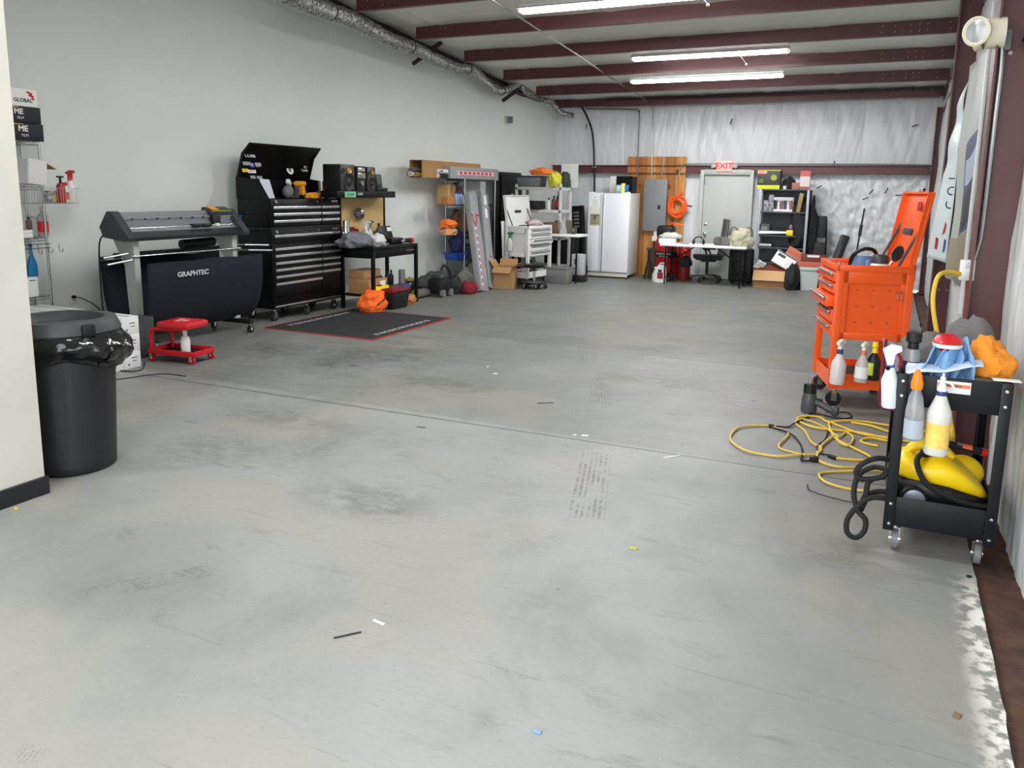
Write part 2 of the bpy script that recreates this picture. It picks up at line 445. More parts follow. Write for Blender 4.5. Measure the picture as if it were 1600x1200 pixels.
FILM = film_mat('insulation_film', (220, 223, 226), .34, .6, 5, (3, 3, .5))
FILMR = film_mat('insulation_film_right', (226, 228, 229), .4, .4, 6, (3, 3, 1.0), .15)
CEIL = film_mat('roof_film', (224, 226, 220), .45, .2, 3, (.6, 3, 1))
BROWN = mat('rusty_sill', (96, 66, 50), .85, var=.4, scale=9, c2=(58, 42, 36))
YB = 15.95
XR = .69
def wlx(y): return -6.57-.13*(YB-y)
# floor slab with a ragged right edge
m = M()
def fe(u, v):
    y = -.4+v*16.7; x0, x1 = -9.5, .49
    x = x0+(x1-x0)*u
    if u == 1: x += mnoise.noise(Vector((0, y*3.2, 0)))*.022 + mnoise.noise(Vector((3, y*14, 0)))*.008
    return Vector((x, y, 0))
V = [[m._v(fe(i/4, j/240)) for j in range(241)] for i in range(5)]
for i in range(4):
    for j in range(240): m._f([V[i][j], V[i+1][j], V[i+1][j+1], V[i][j+1]])
eb = [m._v(V[4][j].co+Vector((.004, 0, -.12))) for j in range(241)]
for j in range(240): m._f([V[4][j], eb[j], eb[j+1], V[4][j+1]])
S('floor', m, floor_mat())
S('trim_1', M().box((.72, 7.8, -.085), (.52, 16.4, .1)), BROWN)
# left wall (drywall) and the corner of the front office
m = M(); ya, yb = -.4, YB+.05
xa, xb = wlx(ya), wlx(yb)
m.prism([(xa, ya), (xb, yb), (xb-.15, yb), (xa-.15, ya)], 'z', 0, 6)
S('wall_left', m, PAINT)
OFF = mat('office_wall_paint', (196, 191, 182), .6, var=.1, scale=2.2)
S('wall_office', M().box((-4.09-2.6, 1.2, 2.6), (5.2, 2.92, 5.2)), OFF)
S('baseboard_office', M().box((-4.085, 1.2, .05), (.03, 2.945, .1), bev=.004), mat('black_cove_base', (30, 31, 36), .4, var=.3, scale=30))
# back wall: sagging insulation film pulled in between the posts
m = M()
def bw(u, v):
    x = -7.2+u*8.1; z = v*3.75
    bay = abs(math.sin(PI*(x+.55)/1.5))**.45
    h = abs(math.sin(PI*z/2.08)) if z < 2.08 else abs(math.sin(PI*(z-2.08)/1.5))
    p = Vector((x, 0, z))
    w = mnoise.noise(Vector((x*5+z*1.6, z*.55, 1)))*.022+mnoise.noise(Vector((x*12-z*2.4, z*.9, 5)))*.014
    if x > -2.3 and z < 2.1: w += mnoise.noise(Vector((x*9, z*7, 9)))*.04+mnoise.noise(Vector((x*19+z*4, z*13, 2)))*.016
    return Vector((x, YB+.06-.05*bay*h-w*(.3+.7*min(1, max(0, (x+6)/3))), z))
m.grid(bw, 380, 170); S('wall_back', m, FILM, ang=80)
S('wall_behind_film', M().box((-3, YB+.3, 2.5), (9, .06, 5)), GREYP)
# front wall with the wide open overhead doorway, behind the camera
m = M()
m.box((-6.4, -.35, 2.6), (4.0, .12, 5.2)); m.box((-1.8, -.35, 4.45), (5.4, .12, 1.7)); m.box((.8, -.35, 2.6), (.2, .12, 5.2))
S('wall_front', m, PAINT)
S('floor_apron', M().box((-2, -16.0, -.11), (40, 31.2, .18)), mat('apron_concrete', (170, 168, 162), .8))
# roof film on the slope
def zc(y): return 3.55+.078*(15.8-y)
m = M()
def rf(u, v):
    x = -8.9+u*9.8; y = -.4+v*16.5
    k = ((y-15.8)/1.4) % 1
    seam = math.exp(-(((x+.3) % 1.25)-.6)**2/.003)*.035
    return Vector((x, y, zc(y)-.03*math.sin(PI*k)-seam*math.sin(PI*k)**.5+mnoise.noise(Vector((x*2, y*3, 0)))*.012))
m.grid(rf, 110, 150); S('ceiling', m, CEIL, ang=70)
S('ceiling_deck', M().box((-4, 7.8, zc(7.8)+.16), (10.4, 16.6, .05), rx=-math.atan(.078)), GREYP)
# purlins: maroon Z sections, lapped and bolted near the frames
BOLT = mat('bolt_zinc', (150, 140, 138), .4, .8)
for k in range(12):
    y = 15.8-1.4*k
    x0, x1 = -6.33-.02*k, .66
    if k == 0: x0 = -6.55
    zb = (3.39 if k == 0 else 3.365+.078*1.4*k)
    h = zc(y)-zb
    m = M()
    m.box(((x0+x1)/2, y, zb+h/2), (x1-x0, .012, h))
    m.box(((x0+x1)/2, y-.03, zb+.004), (x1-x0, .06, .008)); m.box(((x0+x1)/2, y+.03, zb+h-.004), (x1-x0, .06, .008))
    m.box(((x0+x1)/2, y-.06, zb+.012), (x1-x0, .006, .02))
    # lap plates
    m.box((x0+.32, y-.012, zb+h/2+.004), (.62, .012, h-.02)); m.box((x1-.75, y-.012, zb+h/2+.004), (1.4, .012, h-.02))
    if k == 0: m.box((-2.4, y-.1, zb+.03), (6, .18, .1))
    for bx in (x0+.1, x0+.18, x0+.42, x0+.5, x1-.95, x1-.8, x1-.62, x1-.52, x1-.43, x1-.18):
        for bz in (.3, .72): m.cyl((bx, y-.026, zb+h*bz), (bx, y-.018, zb+h*bz), .009, n=6, mi=1)
    S('trim_%d' % (k+2), m, [MAROON, BOLT])
# left frame rafter above the partition and right frame rafter along the wall
def sloped(m, x, w, y0, y1, zf, h):
    m.prism([(y0, zf(y0)), (y1, zf(y1)), (y1, zf(y1)-h), (y0, zf(y0)-h)], 'x', x-w/2, x+w/2)
m = M(); sloped(m, .76, .012, -.3, 15.9, lambda y: zc(y)-.05, .42); sloped(m, .76, .2, -.3, 15.9, lambda y: zc(y)-.45, .014); sloped(m, .67, .012, -.3, 15.9, lambda y: zc(y)-.04, .2)
S('trim_20', m, MAROON)
DMAR = mat('dark_maroon_steel', (46, 26, 28), .5)
XL = -6.74
m = M(); sloped(m, XL, .012, 2, 15.9, lambda y: zc(y)-.02, .12); sloped(m, XL+.04, .09, 2, 15.9, lambda y: zc(y)-.12, .012)
S('trim_21', m, DMAR)
# painted soffit between the frame and the drywall
m = M()
for (y0_, y1_) in ((-.35, 15.95),):
    V = [m._v(Vector((x, y, zc(y)-.075))) for x, y in ((XL-.01, y0_), (XL-.01, y1_), (wlx(y1_)-.04, y1_), (wlx(y0_)-.04, y0_))]
    m._f(V)
S('trim_29', m, PAINT)
# flange braces hanging from the left frame
for n, (pa, pb, yy) in enumerate((((690, 66), (645, 100), 10.9), ((812, 138), (785, 158), 13.7))):
    a, c = aty(*pa, yy), aty(*pb, yy-.05)
    m = M(); d = c-a
    m.tube([a, c], .035, n=4)
    S('trim_%d' % (22+n), m, DMAR)
# girt on the back wall
def girt(name, x0, x1, z0, z1, y):
    m = M(); h = z1-z0
    m.box(((x0+x1)/2, y, (z0+z1)/2), (x1-x0, .012, h)); m.box(((x0+x1)/2, y-.03, z1-.004), (x1-x0, .07, .008)); m.box(((x0+x1)/2, y-.03, z0+.004), (x1-x0, .07, .008))
    S(name, m, MAROON)
girt('trim_24', -6.6, .6, 2.06, 2.22, YB-.07)
# right wall: film, dark open bay and columns
m = M()
def rw(y0, y1, z1=4.6):
    def f(u, v):
        y = y0+(y1-y0)*u; z = -.04+v*z1
        w = mnoise.noise(Vector((y*2.2, z*1.1, 3)))*.022+mnoise.noise(Vector((y*9, z*1.6, 4)))*.016+mnoise.noise(Vector((y*24+z*3, z*5, 6)))*.006
        w -= .02*math.sin(PI*min(1, max(0, z)/2.2))+.02
        return Vector((XR+.0+w, y, z))
    return f
m.grid(rw(-.35, 5.38), 220, 110); m.grid(rw(7.0, 15.97), 90, 70)
m.grid(lambda u, v: Vector((XR+.02, 5.42+1.62*u, -.04+v*1.15)), 6, 6)
S('wall_right', m, FILMR, ang=80)
DARKB = mat('unlined_dark_wall', (52, 40, 40), .8, var=.3, scale=4)
S('wall_outer', M().box((.98, 7.8, 2.3), (.06, 16.4, 4.8)), DARKB)
def column(name, y, xi, zt, web=.26):
    m = M()
    m.box((xi+.006, y, zt/2-.03), (.012, .2, zt+.06)); m.box(((xi+.9)/2, y, zt/2-.03), (.9-xi, .012, zt+.06)); m.box((.9, y, zt/2), (.012, .2, zt))
    m.box((xi+.2, y, .0), (.46, .24, .02))
    for z in (.7, .85, 2.5):
        for dx in (.08, .16): m.cyl((xi+dx, y-.012, z), (xi+dx, y-.02, z), .012, n=6, mi=1)
    S(name, m, [MAROON, BOLT])
column('trim_25', 5.4, .455, 4.2)
column('trim_26', 9.7, .47, 3.9)
column('trim_27', 15.72, .58, 3.2)
# sloping girt tube beside the near column
m = M(); m.tube([(.62, 5.3, 2.55), (.8, 2.8, 3.1)], .05, n=4); m.tube([(.7, 5.2, 2.5), (.86, 2.8, 2.95)], .02, n=8)
S('trim_28', m, DMAR)
# ================================================================== lamps, duct, conduits
TUBE = mat('lit_tube', (255, 246, 250), .4, emit=26)
def fixture(label, xc, y, z, L, watts, group='long fluorescent ceiling lights'):
    t = T('ceiling_light', label, 'light', (xc, y, z), 0, group)
    m = M(); m.box((0, 0, .05), (L, .11, .05), bev=.006); m.prism([(-.1, .025), (-.055, .05), (.055, .05), (.1, .025), (.1, .02), (-.1, .02)], 'x', -L/2, L/2)
    m.build('housing', WHITEP, t)
    for s in (-1, 1):
        q = M(); q.cyl((-L/2+.03, s*.05, 0), (L/2-.03, s*.05, 0), .019, n=10); q.build('tube', TUBE, t)
        q = M()
        for e in (-1, 1): q.box((e*(L/2-.02), s*.05, .008), (.03, .03, .05))
        q.build('socket', WHITE, t, split=1)
    l = bpy.data.lights.new('tube_glow', 'AREA'); l.shape = 'RECTANGLE'; l.size = L-.1; l.size_y = .14; l.energy = watts; l.color = (.96, 1, .98)
    lo = bpy.data.objects.new('tube_glow', l); COL.objects.link(lo); lo.location = (0, 0, -.03); lo.parent = t
    return t
fixture('long lit fluorescent light nearest the back wall, hung below the beams', -2.88, 13.2, 3.49, 2.44, LW)
fixture('long lit fluorescent light partly hidden above a maroon beam', -2.62, 12.15, 3.68, 2.3, LW)
fixture('large lit fluorescent light cut off by the top of the photo', -2.98, 9.05, 3.80, 2.5, LW)
for y, z in ((6.0, 4.02), (3.2, 4.24)): fixture('added unseen fluorescent fill light farther toward the doorway', -3.0, y, z, 2.44, LW*1.25)  # out-of-view fixtures added to brighten the left wall and near room
# flexible foil duct along the top of the left wall
pix = [(440, -12, 8.3), (470, 0, 8.7), (505, 14, 9.1), (545, 28, 9.6), (570, 40, 10), (610, 62, 10.6), (650, 76, 11.1), (680, 92, 11.6), (715, 106, 12.2), (738, 109, 12.6), (757, 126, 13.0), (775, 141, 13.3), (792, 140, 13.6), (810, 132, 13.9), (822, 144, 14.3), (845, 155, 14.9), (862, 160, 15.2), (875, 175, 15.5), (895, 181, 15.75)]
pts = [atx(x, y, -6.62-(.0 if x < 850 else 0)) if x < 850 else aty(x, y, Y) for x, y, Y in pix]
pp = smooth_path(pts, 26)
t = T('foil_duct', 'crinkled silver flexible foil duct strung along the top of the left wall', 'duct', pp[len(pp)//2])
m = M(); m.tube([p-t.location for p in pp], 1, n=12, rf=lambda i, L: (.105-.055*min(1, max(0, i/L-.1)/.75))*(1+.1*(1 if i % 2 else -1)+.1*mnoise.noise(Vector((i*.21, 0, 0)))))
m.build('duct_hose', mat('crinkled_foil', (206, 208, 204), .22, .95, var=.75, scale=26, bump=.9, bscale=34), t, ang=25)
m = M()
for i in (60, 150, 225, 300, 340):
    d = pp[i+1]-pp[i-1]; m.cyl(pp[i]-d*.15-t.location, pp[i]+d*.15-t.location, .118-.05*i/len(pp), n=12)
m.build('strap', DGREY, t, split=1)
def pipe(name, label, cat, pts, r, material, sm=0, clips=(), group=None, base=None):
    pts = [Vector(p) for p in pts]; o = pts[0] if base is None else base
    t = T(name, label, cat, o, 0, group)
    M().tube([p-o for p in pts], r, n=8, sm=sm).build(name+'_run', material, t)
    if clips:
        m = M()
        for c in clips: m.box(Vector(c)-o, (r*4.5, r*1.6, r*1.4))
        m.build('clip', STEEL, t)
    return t
Yp = YB-.13
pipe('conduit', 'thin steel conduit crossing the ceiling and dropping down the back wall to the plywood', 'conduit',
     [aty(760, -6, 8.6), aty(782, 8, 8.9), aty(900, 84, 11.4), aty(955, 122, 13.4), aty(1000, 150, 15.3), aty(1016, 162, Yp), aty(1020, 172, Yp), aty(1018, 281, Yp)], .013, GALV, clips=[aty(955, 122, 13.4)])
pipe('conduit', 'grey conduit bent over the fridge and running down the plywood', 'conduit',
     [aty(915, 170, Yp), aty(990, 171, Yp), aty(997, 175, Yp), aty(999, 183, Yp), aty(994, 302, Yp)], .014, mat('dark_conduit', (110, 112, 112), .45, .6), sm=4)
pipe('conduit', 'black flexible cable conduit curving down behind the fridge', 'conduit',
     [aty(908, 166, Yp), aty(917, 182, Yp), aty(925, 205, Yp), aty(928, 240, Yp), aty(929, 305, Yp)], .022, BLACKP, sm=6, clips=[aty(929, 261, Yp)])
pipe('conduit', 'thin steel conduit dropping to the top of the grey electrical panel', 'conduit',
     [aty(1037, 244, Yp), aty(1036, 262, Yp), aty(1034, 270, Yp), aty(1034, 283, Yp)], .011, STEEL)
pipe('conduit', 'steel conduit curving from the exit sign down onto the plywood', 'conduit',
     [aty(1061, 280, Yp), aty(1062, 265, Yp), aty(1066, 259, Yp), aty(1075, 256.5, Yp), aty(1120, 256, Yp)], .012, STEEL, sm=5)
pipe('conduit', 'long steel conduit running right of the exit sign along the maroon girt', 'conduit',
     [aty(1142, 256, Yp), aty(1445, 258, Yp), aty(1452, 262, Yp), aty(1455, 270, Yp), aty(1452, 330, Yp)], .014, GALV, sm=3)
# small conduit stub with a box on the left wall
a = aty(783, 160, 14.0)
t = T('junction_box', 'small grey box on a bent wire stub high on the left wall', 'junction box', a)
M().tube([a-a, aty(784, 178, 14)-a, aty(788, 182, 14)-a, aty(795, 183, 14)-a], .012, n=6).build('stub', STEEL, t)
M().box(aty(797, 187, 14)-a, (.1, .05, .12), bev=.005).build('box', GREYP, t)
# pull cords hanging from two lights
for (p, q, Y, lb) in (((1095, 0), (1106, 8), 9.0, 'short yellow tipped pull cord under the nearest ceiling light'), ((1151, 84), (1166, 101), 12.1, 'pull cord with pale tip under the half hidden ceiling light')):
    a, b = aty(*p, Y), aty(*q, Y)
    t = T('pull_cord', lb, 'cord', a); M().tube([(0, 0, 0), (b-a)*.5+Vector((0, 0, .02)), b-a], .007, n=6, sm=3).build('cord', DGREY, t)
    M().sph(b-a, .018, 8, 6).build('tip', TAN, t)
# ================================================================== electrical on the back wall
PLY = mat('plywood', (190, 132, 70), .7, var=.35, scale=2.2, stretch=(7, 1, .7), c2=(150, 98, 48), bump=.06, bscale=40)
def plyboard():
    a, b = aty(982, 245, YB-.06), aty(1073, 245, YB-.06)
    t = T('plywood_board', 'tall stained plywood backing board behind the grey electrical panel', 'board', ((a.x+b.x)/2, YB-.065, 0))
    w = b.x-a.x; n = 6; k = 0
    for i in range(n):
        M().box((-w/2+w*(i+.5)/n, 0, a.z/2), (w/n-.004, .03, a.z-.0), bev=.003).build('plank', mat('plank_%d' % (i % 3), [(196, 136, 70), (176, 116, 58), (205, 150, 84)][i % 3], .65, var=.4, scale=1.6, stretch=(9, 1, .6), c2=[(158, 104, 52), (134, 84, 40), (176, 118, 60)][i % 3]), t)
    mm = M()
    for (x, y) in ((1046, 292), (1058, 268), (1000, 290), (1050, 350), (1060, 375)):
        p = aty(x, y, YB-.082); mm.sph((p.x-(a.x+b.x)/2, -.016, p.z), (.03, .004, .05), 10, 6)
    mm.build('knot', mat('wood_knot', (110, 68, 34), .7), t, split=1)
plyboard()
def epanel():
    Y = YB-.19; a, b = aty(1008, 281, Y), aty(1038.5, 361, Y); w, h = b.x-a.x, a.z-b.z
    t = T('electrical_panel', 'tall grey steel breaker panel on the plywood board', 'electrical panel', ((a.x+b.x)/2, Y+.02, b.z))
    G1 = mat('panel_grey', (128, 132, 133), .45)
    M().box((0, .03, h/2), (w, .1, h), bev=.004).build('enclosure', G1, t)
    d = M().box((0, -.03, h/2), (w+.02, .012, h+.02), bev=.004).build('door', G1, t)
    M().box((w*.2, -.04, h*.47), (.05, .012, .08), bev=.004).build('latch', BLACKP, d)
    t2 = T('conduit_nipple', 'short white pipe stub below the grey electrical panel', 'conduit', (t.location.x+.03, Y+.02, b.z-.22))
    M().cyl((0, 0, 0), (0, 0, .22), .035, n=12).build('pipe', WHITE, t2); M().box((0, -.03, .06), (.1, .03, .1)).build('bracket', WHITE, t2)
epanel()
def cordcoil():
    c = aty(1059, 322, YB-.14)
    t = T('hose_coil', 'bright orange hose coil hanging on the plywood beside the door', 'hose', c)
    OR = mat('orange_hose', (242, 98, 28), .45)
    pts = []
    for i in range(210):
        a = i*.37; r = .15+.035*math.sin(i*.173+1)+.012*math.sin(i*.71)
        pts.append(Vector((r*.93*math.cos(a)+.018*math.sin(i*.11), -.02-.05*(i/210)+.012*math.sin(i*.9), r*1.15*math.sin(a)-.02+.02*math.sin(i*.07))))
    M().tube(pts, .013, n=6, sm=2).build('coil', OR, t)
    M().tube([(.02, -.03, .16), (.05, -.05, .23), (.09, -.03, .28), (.05, -.02, .27), (-.01, -.03, .17)], .012, n=6, sm=4).build('loose_end', OR, t)
    M().tube([(.14, -.03, .02), (.22, -.02, .01), (.29, -.01, 0)], .016, n=6).build('coupling', DGREY, t)
    M().tube([(0, .05, .14), (0, -.09, .15), (0, -.1, .2)], .01, n=6).build('hook', STEEL, t)
cordcoil()
# exit door
def door():
    Y = YB-.1
    DG = mat('door_paint', (184, 190, 184), .45, var=.05, scale=2)
    x0, x1 = aty(1097, 350, Y).x, aty(1168, 350, Y).x
    zt = 2.04
    t = bpy.data.objects.new('door_1', None); COL.objects.link(t); t.location = ((x0+x1)/2, Y, 0); t['kind'] = 'structure'
    w = x1-x0
    M().box((0, .02, zt/2+.004), (w, .045, zt-.008), bev=.003).build('leaf', DG, t)
    f = M()
    for s in (-1, 1): f.box((s*(w/2+.035), 0, (zt+.09)/2), (.07, .14, zt+.09), bev=.004)
    f.box((0, 0, zt+.05), (w, .14, .1), bev=.004); f.build('door_frame', DG, t)
    k = M(); k.lathe([(0, 0), (.032, 0), (.034, .01), (.014, .015), (.014, .04), (.03, .05), (.034, .065), (.026, .08), (0, .085)], (-w/2+.07, 0, .9), 16, (0, -1, 0)); k.build('door_handle', STEEL, t)
    k = M(); k.lathe([(0, 0), (.032, 0), (.032, .018), (.024, .022), (0, .022)], (-w/2+.07, 0, 1.08), 16, (0, -1, 0)); k.build('deadbolt', STEEL, t)
    M().box((-w/2+.0, -.006, zt-.15), (.02, .02, .1)).build('hinge', GREYP, t)
    M().box((0, -.02, .012), (w, .09, .02)).build('threshold', GREYP, t)
door()
def exit_sign():
    Y = YB-.2; a, b = aty(1119.5, 251, Y), aty(1143.5, 268, Y); w, h = b.x-a.x, a.z-b.z
    t = T('exit_sign', 'red lettered EXIT sign above the grey exit door', 'sign', ((a.x+b.x)/2, Y, (a.z+b.z)/2))
    M().box((0, .02, 0), (w, .06, h), bev=.012).build('housing', mat('sign_pink', (244, 160, 158), .4, emit=.5), t)
    M().box((0, -.012, 0), (w*.9, .006, h*.84), bev=.002).build('face', mat('sign_face', (250, 168, 166), .4, emit=.6), t)
    text('EXIT', h*.74, mat('sign_red', (216, 38, 44), .4, emit=.55), t, (0, -.018, 0), sx=1.05, bold=.004)
    m = M()
    for s in (-1, 1): m.lathe([(0, -.03), (.03, -.03), (.045, .03), (.04, .035), (0, .03)], (s*(w/2+.05), 0, .0), 12, (s, -.6, 0))
    m.build('lamp_head', mat('cream_plastic', (216, 214, 206), .4), t, split=1)
    M().box((0, .08, 0), (.1, .07, .08)).build('mount', GREYP, t)
exit_sign()
# ================================================================== left front: bin, cartons, wire shelf, cutter, stool
def trashcan():
    C0 = Vector((-4.37, 3.03, 0))
    t = T('trash_can', 'large black round plastic trash can beside the office wall corner', 'trash can', C0)
    TC = mat('bin_plastic', (30, 30, 33), .55, bump=.08, bscale=50)
    def ring(z): return .238+.042*z/.9
    m = M(); n = 64; rings = []
    for z in (0, .015, .06, .2, .5, .62, .72, .88, .9):
        r0 = ring(z)-(.012 if z == 0 else 0)
        rings.append([m._v(Vector((r0*math.cos(2*PI*i/n)*(1-.03*(1 if (.06 < z < .66 and i % 8 < 2) else 0)), r0*math.sin(2*PI*i/n)*(1-.03*(1 if (.06 < z < .66 and i % 8 < 2) else 0)), z))) for i in range(n)])
    inn = [[m._v(Vector(((ring(z)-.012)*math.cos(2*PI*i/n), (ring(z)-.012)*math.sin(2*PI*i/n), z))) for i in range(n)] for z in (.9, .3)]
    m.skin(rings+inn, caps=True); m.build('body', TC, t, ang=50)
    lid = M(); lid.lathe([(.25, .86), (.305, .862), (.312, .875), (.306, .9), (.285, .945), (.245, .952), (.225, .945), (.215, .905), (.20, .88), (.205, .872), (.235, .9), (.25, .9)], n=48)
    lid.build('lid_ring', mat('lid_plastic', (52, 53, 55), .5), t)
    for a in (-.2, 2.9): M().box((.315*math.cos(a), .315*math.sin(a), .9), (.035, .07, .07), rz=a, bev=.008).build('lid_clip', BLACKP, t)
    # liner bag folded over the rim
    b = T('trash_bag', 'glossy black liner bag bunched over the rim of the trash can', 'bag', C0)
    m = M()
    def f(u, v):
        a = 2*PI*u; bul = max(0, math.cos(a-.15))**3
        z = .875-v*(.16+.05*math.cos(a-.1)+.04*math.sin(3*a))
        r = ring(.8)+.016+.012*math.sin(PI*v)+bul*(.10*math.sin(PI*min(1, v*1.15))**.8)
        fold = mnoise.noise(Vector((math.cos(a)*5+v*2.5, math.sin(a)*5, v*2+2)))*.022*(.3+v)+abs(mnoise.noise(Vector((math.cos(a)*7, math.sin(a)*7, v*5))))*.03*bul
        return Vector(((r+fold)*math.cos(a), (r+fold)*math.sin(a), z+mnoise.noise(Vector((a*2, v, 0)))*.012*v))
    m.grid(f, 120, 22); bmesh.ops.remove_doubles(m.bm, verts=m.bm.verts, dist=.0005)
    o = m.build('bag_skirt', mat('bag_film', (14, 14, 16), .16, spec=.6, bump=.15, bscale=18), b, ang=60, solid=.002)
trashcan()
for _o in list(COL.objects):
    if _o.name in ('trash_can', 'trash_bag'): _o.scale = (1, 1, .965)
WBOX = mat('white_carton', (226, 226, 224), .7, var=.04, scale=5)
INK = mat('ink_black', (30, 30, 34), .6)
k = 0
for iy, yc in enumerate((4.985, 4.795)):
    for iz in range(3):
        lab = ['rearmost', 'front'][iy]; lv = ['bottom', 'middle', 'top'][iz]
        t = T('carton', 'long white carton, %s of the %s column in the stack behind the trash can' % (lv, ['far right', 'near left'][iy]), 'box', (-6.24, yc, .162*iz+.001), 0, 'white cartons behind the trash can')
        M().box((-.69, 0, .08), (1.38, .184, .16), bev=.004).build('body', WBOX, t)
        q = M(); q.box((.0006, .02, .1), (.001, .06, .008)); q.box((.0006, .025, .07), (.001, .045, .006)); q.box((.0006, -.04, .04), (.001, .012, .02)); q.build('print', INK, t, split=1)
        M().box((-.69, 0, .1606), (1.36, .04, .001)).build('packing_tape', mat('clear_tape', (206, 206, 204), .25), t)
NAVY = mat('navy_carton', (22, 24, 36), .55)
t = T('carton', 'long dark navy carton with a red end cap behind the trash can', 'box', (-6.5, 4.59, .001), 0)
M().box((-.52, 0, .235), (1.0, .16, .47), bev=.004).build('body', NAVY, t); M().box((-.02, 0, .235), (.06, .162, .472), bev=.004).build('end_cap', mat('dark_red_print', (140, 22, 40), .5), t)
# --- chrome wire shelf
def wire_shelf():
    yr, yl = 5.2, 4.3; xf, xb = -7.64, -7.91
    t = T('wire_shelf', 'chrome wire shelving unit half hidden by the office wall', 'shelf', ((xf+xb)/2, (yr+yl)/2, 0))
    o = t.location
    for x in (xf, xb):
        for y in (yr, yl):
            m = M(); m.cyl(Vector((x, y, 0))-o, Vector((x, y, 2.06))-o, .0125, n=10)
            m.build('post', CHROME, t)
    zs = [atx(72, 292, xf).z, atx(78, 371, xf).z, atx(85, 461, xf).z, atx(62, 222, xf).z, .06]
    for z in zs[:1]+zs[1:]:
        m = M()
        for x in (xf, xb):
            m.tube([Vector((x, yl, z))-o, Vector((x, yr, z))-o], .004, n=6); m.tube([Vector((x, yl, z-.03))-o, Vector((x, yr, z-.03))-o], .003, n=6)
            zz = [Vector((x, yl+(yr-yl)*i/24, z-(0 if i % 2 else .03)))-o for i in range(25)]; m.tube(zz, .0025, n=5)
        for i in range(31): y = yl+(yr-yl)*i/30; m.tube([Vector((xf, y, z))-o, Vector((xb, y, z))-o], .002, n=4)
        for y in (yl, yr): m.tube([Vector((xf, y, z-.03))-o, Vector((xb, y, z-.03))-o], .003, n=5)
        m.build('wire_tier', CHROME, t)
    # hook rail below the middle tier
    hr = T('hook_rail', 'black and chrome rail of coat hooks under the middle wire tier', 'hook rail', (xf+.02, 4.95, zs[1]-.1))
    M().box((0, 0, .04), (.012, .55, .006)).build('bar', BLACK, hr); M().box((0, 0, 0), (.012, .55, .006)).build('bar', BLACK, hr)
    for i in range(7): M().tube([(0, -.3+.11*i, .04), (.01, -.3+.11*i, -.04), (.05, -.3+.11*i, -.05), (.06, -.3+.11*i, -.01)], .004, n=5, sm=3).build('hook', CHROME, hr)
    return zs, xf
zs, xf = wire_shelf()
def shelf_box(label, px, m, dep=.3, zrest=None, X=None):
    yc, z0, w, h = rx(*px, X or xf); 
    if zrest is not None: z0 = zrest
    t = T('box', label, 'box', (X or xf, yc, z0), PI/2); M().box((0, dep/2, h/2), (w, dep, h), bev=.003).build('body', m, t)
    return t, w, h
WPR = mat('white_print', (238, 238, 236), .6); CRIM = mat('crimson_print', (200, 30, 60), .5)
ztop = zs[3]+.006
ta, w, h = shelf_box('lower dark film box lettered ME FILM on top of the wire shelf', (0, 191.5, 69, 218), NAVY, .26, ztop)
text('ME', h*.46, WPR, ta, (w*.5-.205, -.0005, h*.68), bold=.002); text('FILM', h*.22, WPR, ta, (w*.5-.19, -.0005, h*.3)); 
M().box((w*.5-.25, -.0006, h*.94), (.1, .001, .008)).build('gold_print', mat('gold_print', (222, 170, 40), .5), ta)
tb, w2, h2 = shelf_box('upper dark film box lettered ME FILM under the white box', (0, 166, 64.5, 191), NAVY, .26, ztop+h+.002)
text('ME', h2*.46, WPR, tb, (w2*.5-.22, -.0005, h2*.68), bold=.002); text('FILM', h2*.22, WPR, tb, (w2*.5-.205, -.0005, h2*.3))
M().box((w2*.5-.27, -.0006, h2*.94), (.1, .001, .008)).build('gold_print', mat('gold_print', (222, 170, 40), .5), tb)
tc, w3, h3 = shelf_box('white and crimson box lettered GLOBAL on top of the dark film boxes', (0, 138, 59, 165), WPR, .26, ztop+h+h2+.004)
text('GLOBAL', h3*.3, INK, tc, (w3*.5-.145, -.0005, h3*.34), bold=.0015)
M().box((w3*.5-.31, -.0006, h3*.5), (.03, .001, h3*.98)).build('stripe', CRIM, tc)
for i, (dx, dz, s) in enumerate(((-.09, .82, .02), (-.065, .74, .026), (-.05, .6, .024), (-.045, .46, .02), (-.075, .64, .016))):
    M().box((w3*.5+dx, -.0007, h3*dz), (s*1.3, .001, s), ry=.3).build('dot', CRIM, tc)
# tilted white lidded box on the basket tier
yc, z0, w, h = rx(40, 247, 75, 285, xf+.05)
t = T('box', 'white open box tilted sideways on the wire basket tier', 'box', (xf+.04, yc, zs[0]+.024), rot=(0, .1, PI/2+.15))
b = M(); b.box((0, .0, h/2), (w, .012, h)); b.box((-w/2, .12, h/2), (.012, .24, h)); b.box((w/2, .12, h/2), (.01, .24, h)); b.box((0, .12, .006), (w, .24, .01)); b.build('body', WBOX, t)
M().box((w/2+.05, .1, h*.82), (.12, .22, .006), ry=.35).build('flap', CARDB, t)
# hanging wire basket with bottles at the shelf end
def basket():
    a, c = atx(44, 283, xf+.02), atx(108, 315, xf+.02)
    y0, y1 = 4.75, 5.45
    z = zs[0]
    t = T('wire_basket', 'grey wire basket hooked on the front of the wire shelf', 'basket', (xf+.11, (y0+y1)/2, z-.16))
    m = M(); L = y1-y0; h = .15; d = .09
    for zz in (0, h):
        m.tube([(-d, -L/2, zz), (d, -L/2, zz), (d, L/2, zz), (-d, L/2, zz)], .003, n=5, closed=True)
    for i in range(25):
        y = -L/2+L*i/24; m.tube([(-d, y, h), (-d, y, 0), (d, y, 0), (d, y, h)], .0018, n=4)
    for i in range(1, 5): m.tube([(-d+.036*i, -L/2, h), (-d+.036*i, -L/2, 0), (-d+.036*i, L/2, 0), (-d+.036*i, L/2, h)], .0018, n=4)
    m.build('mesh', STEEL, t)
    return t
bk = basket(); bx_, by_, bz_ = bk.location
RSP = mat('red_orange_plastic', (206, 66, 44), .4)
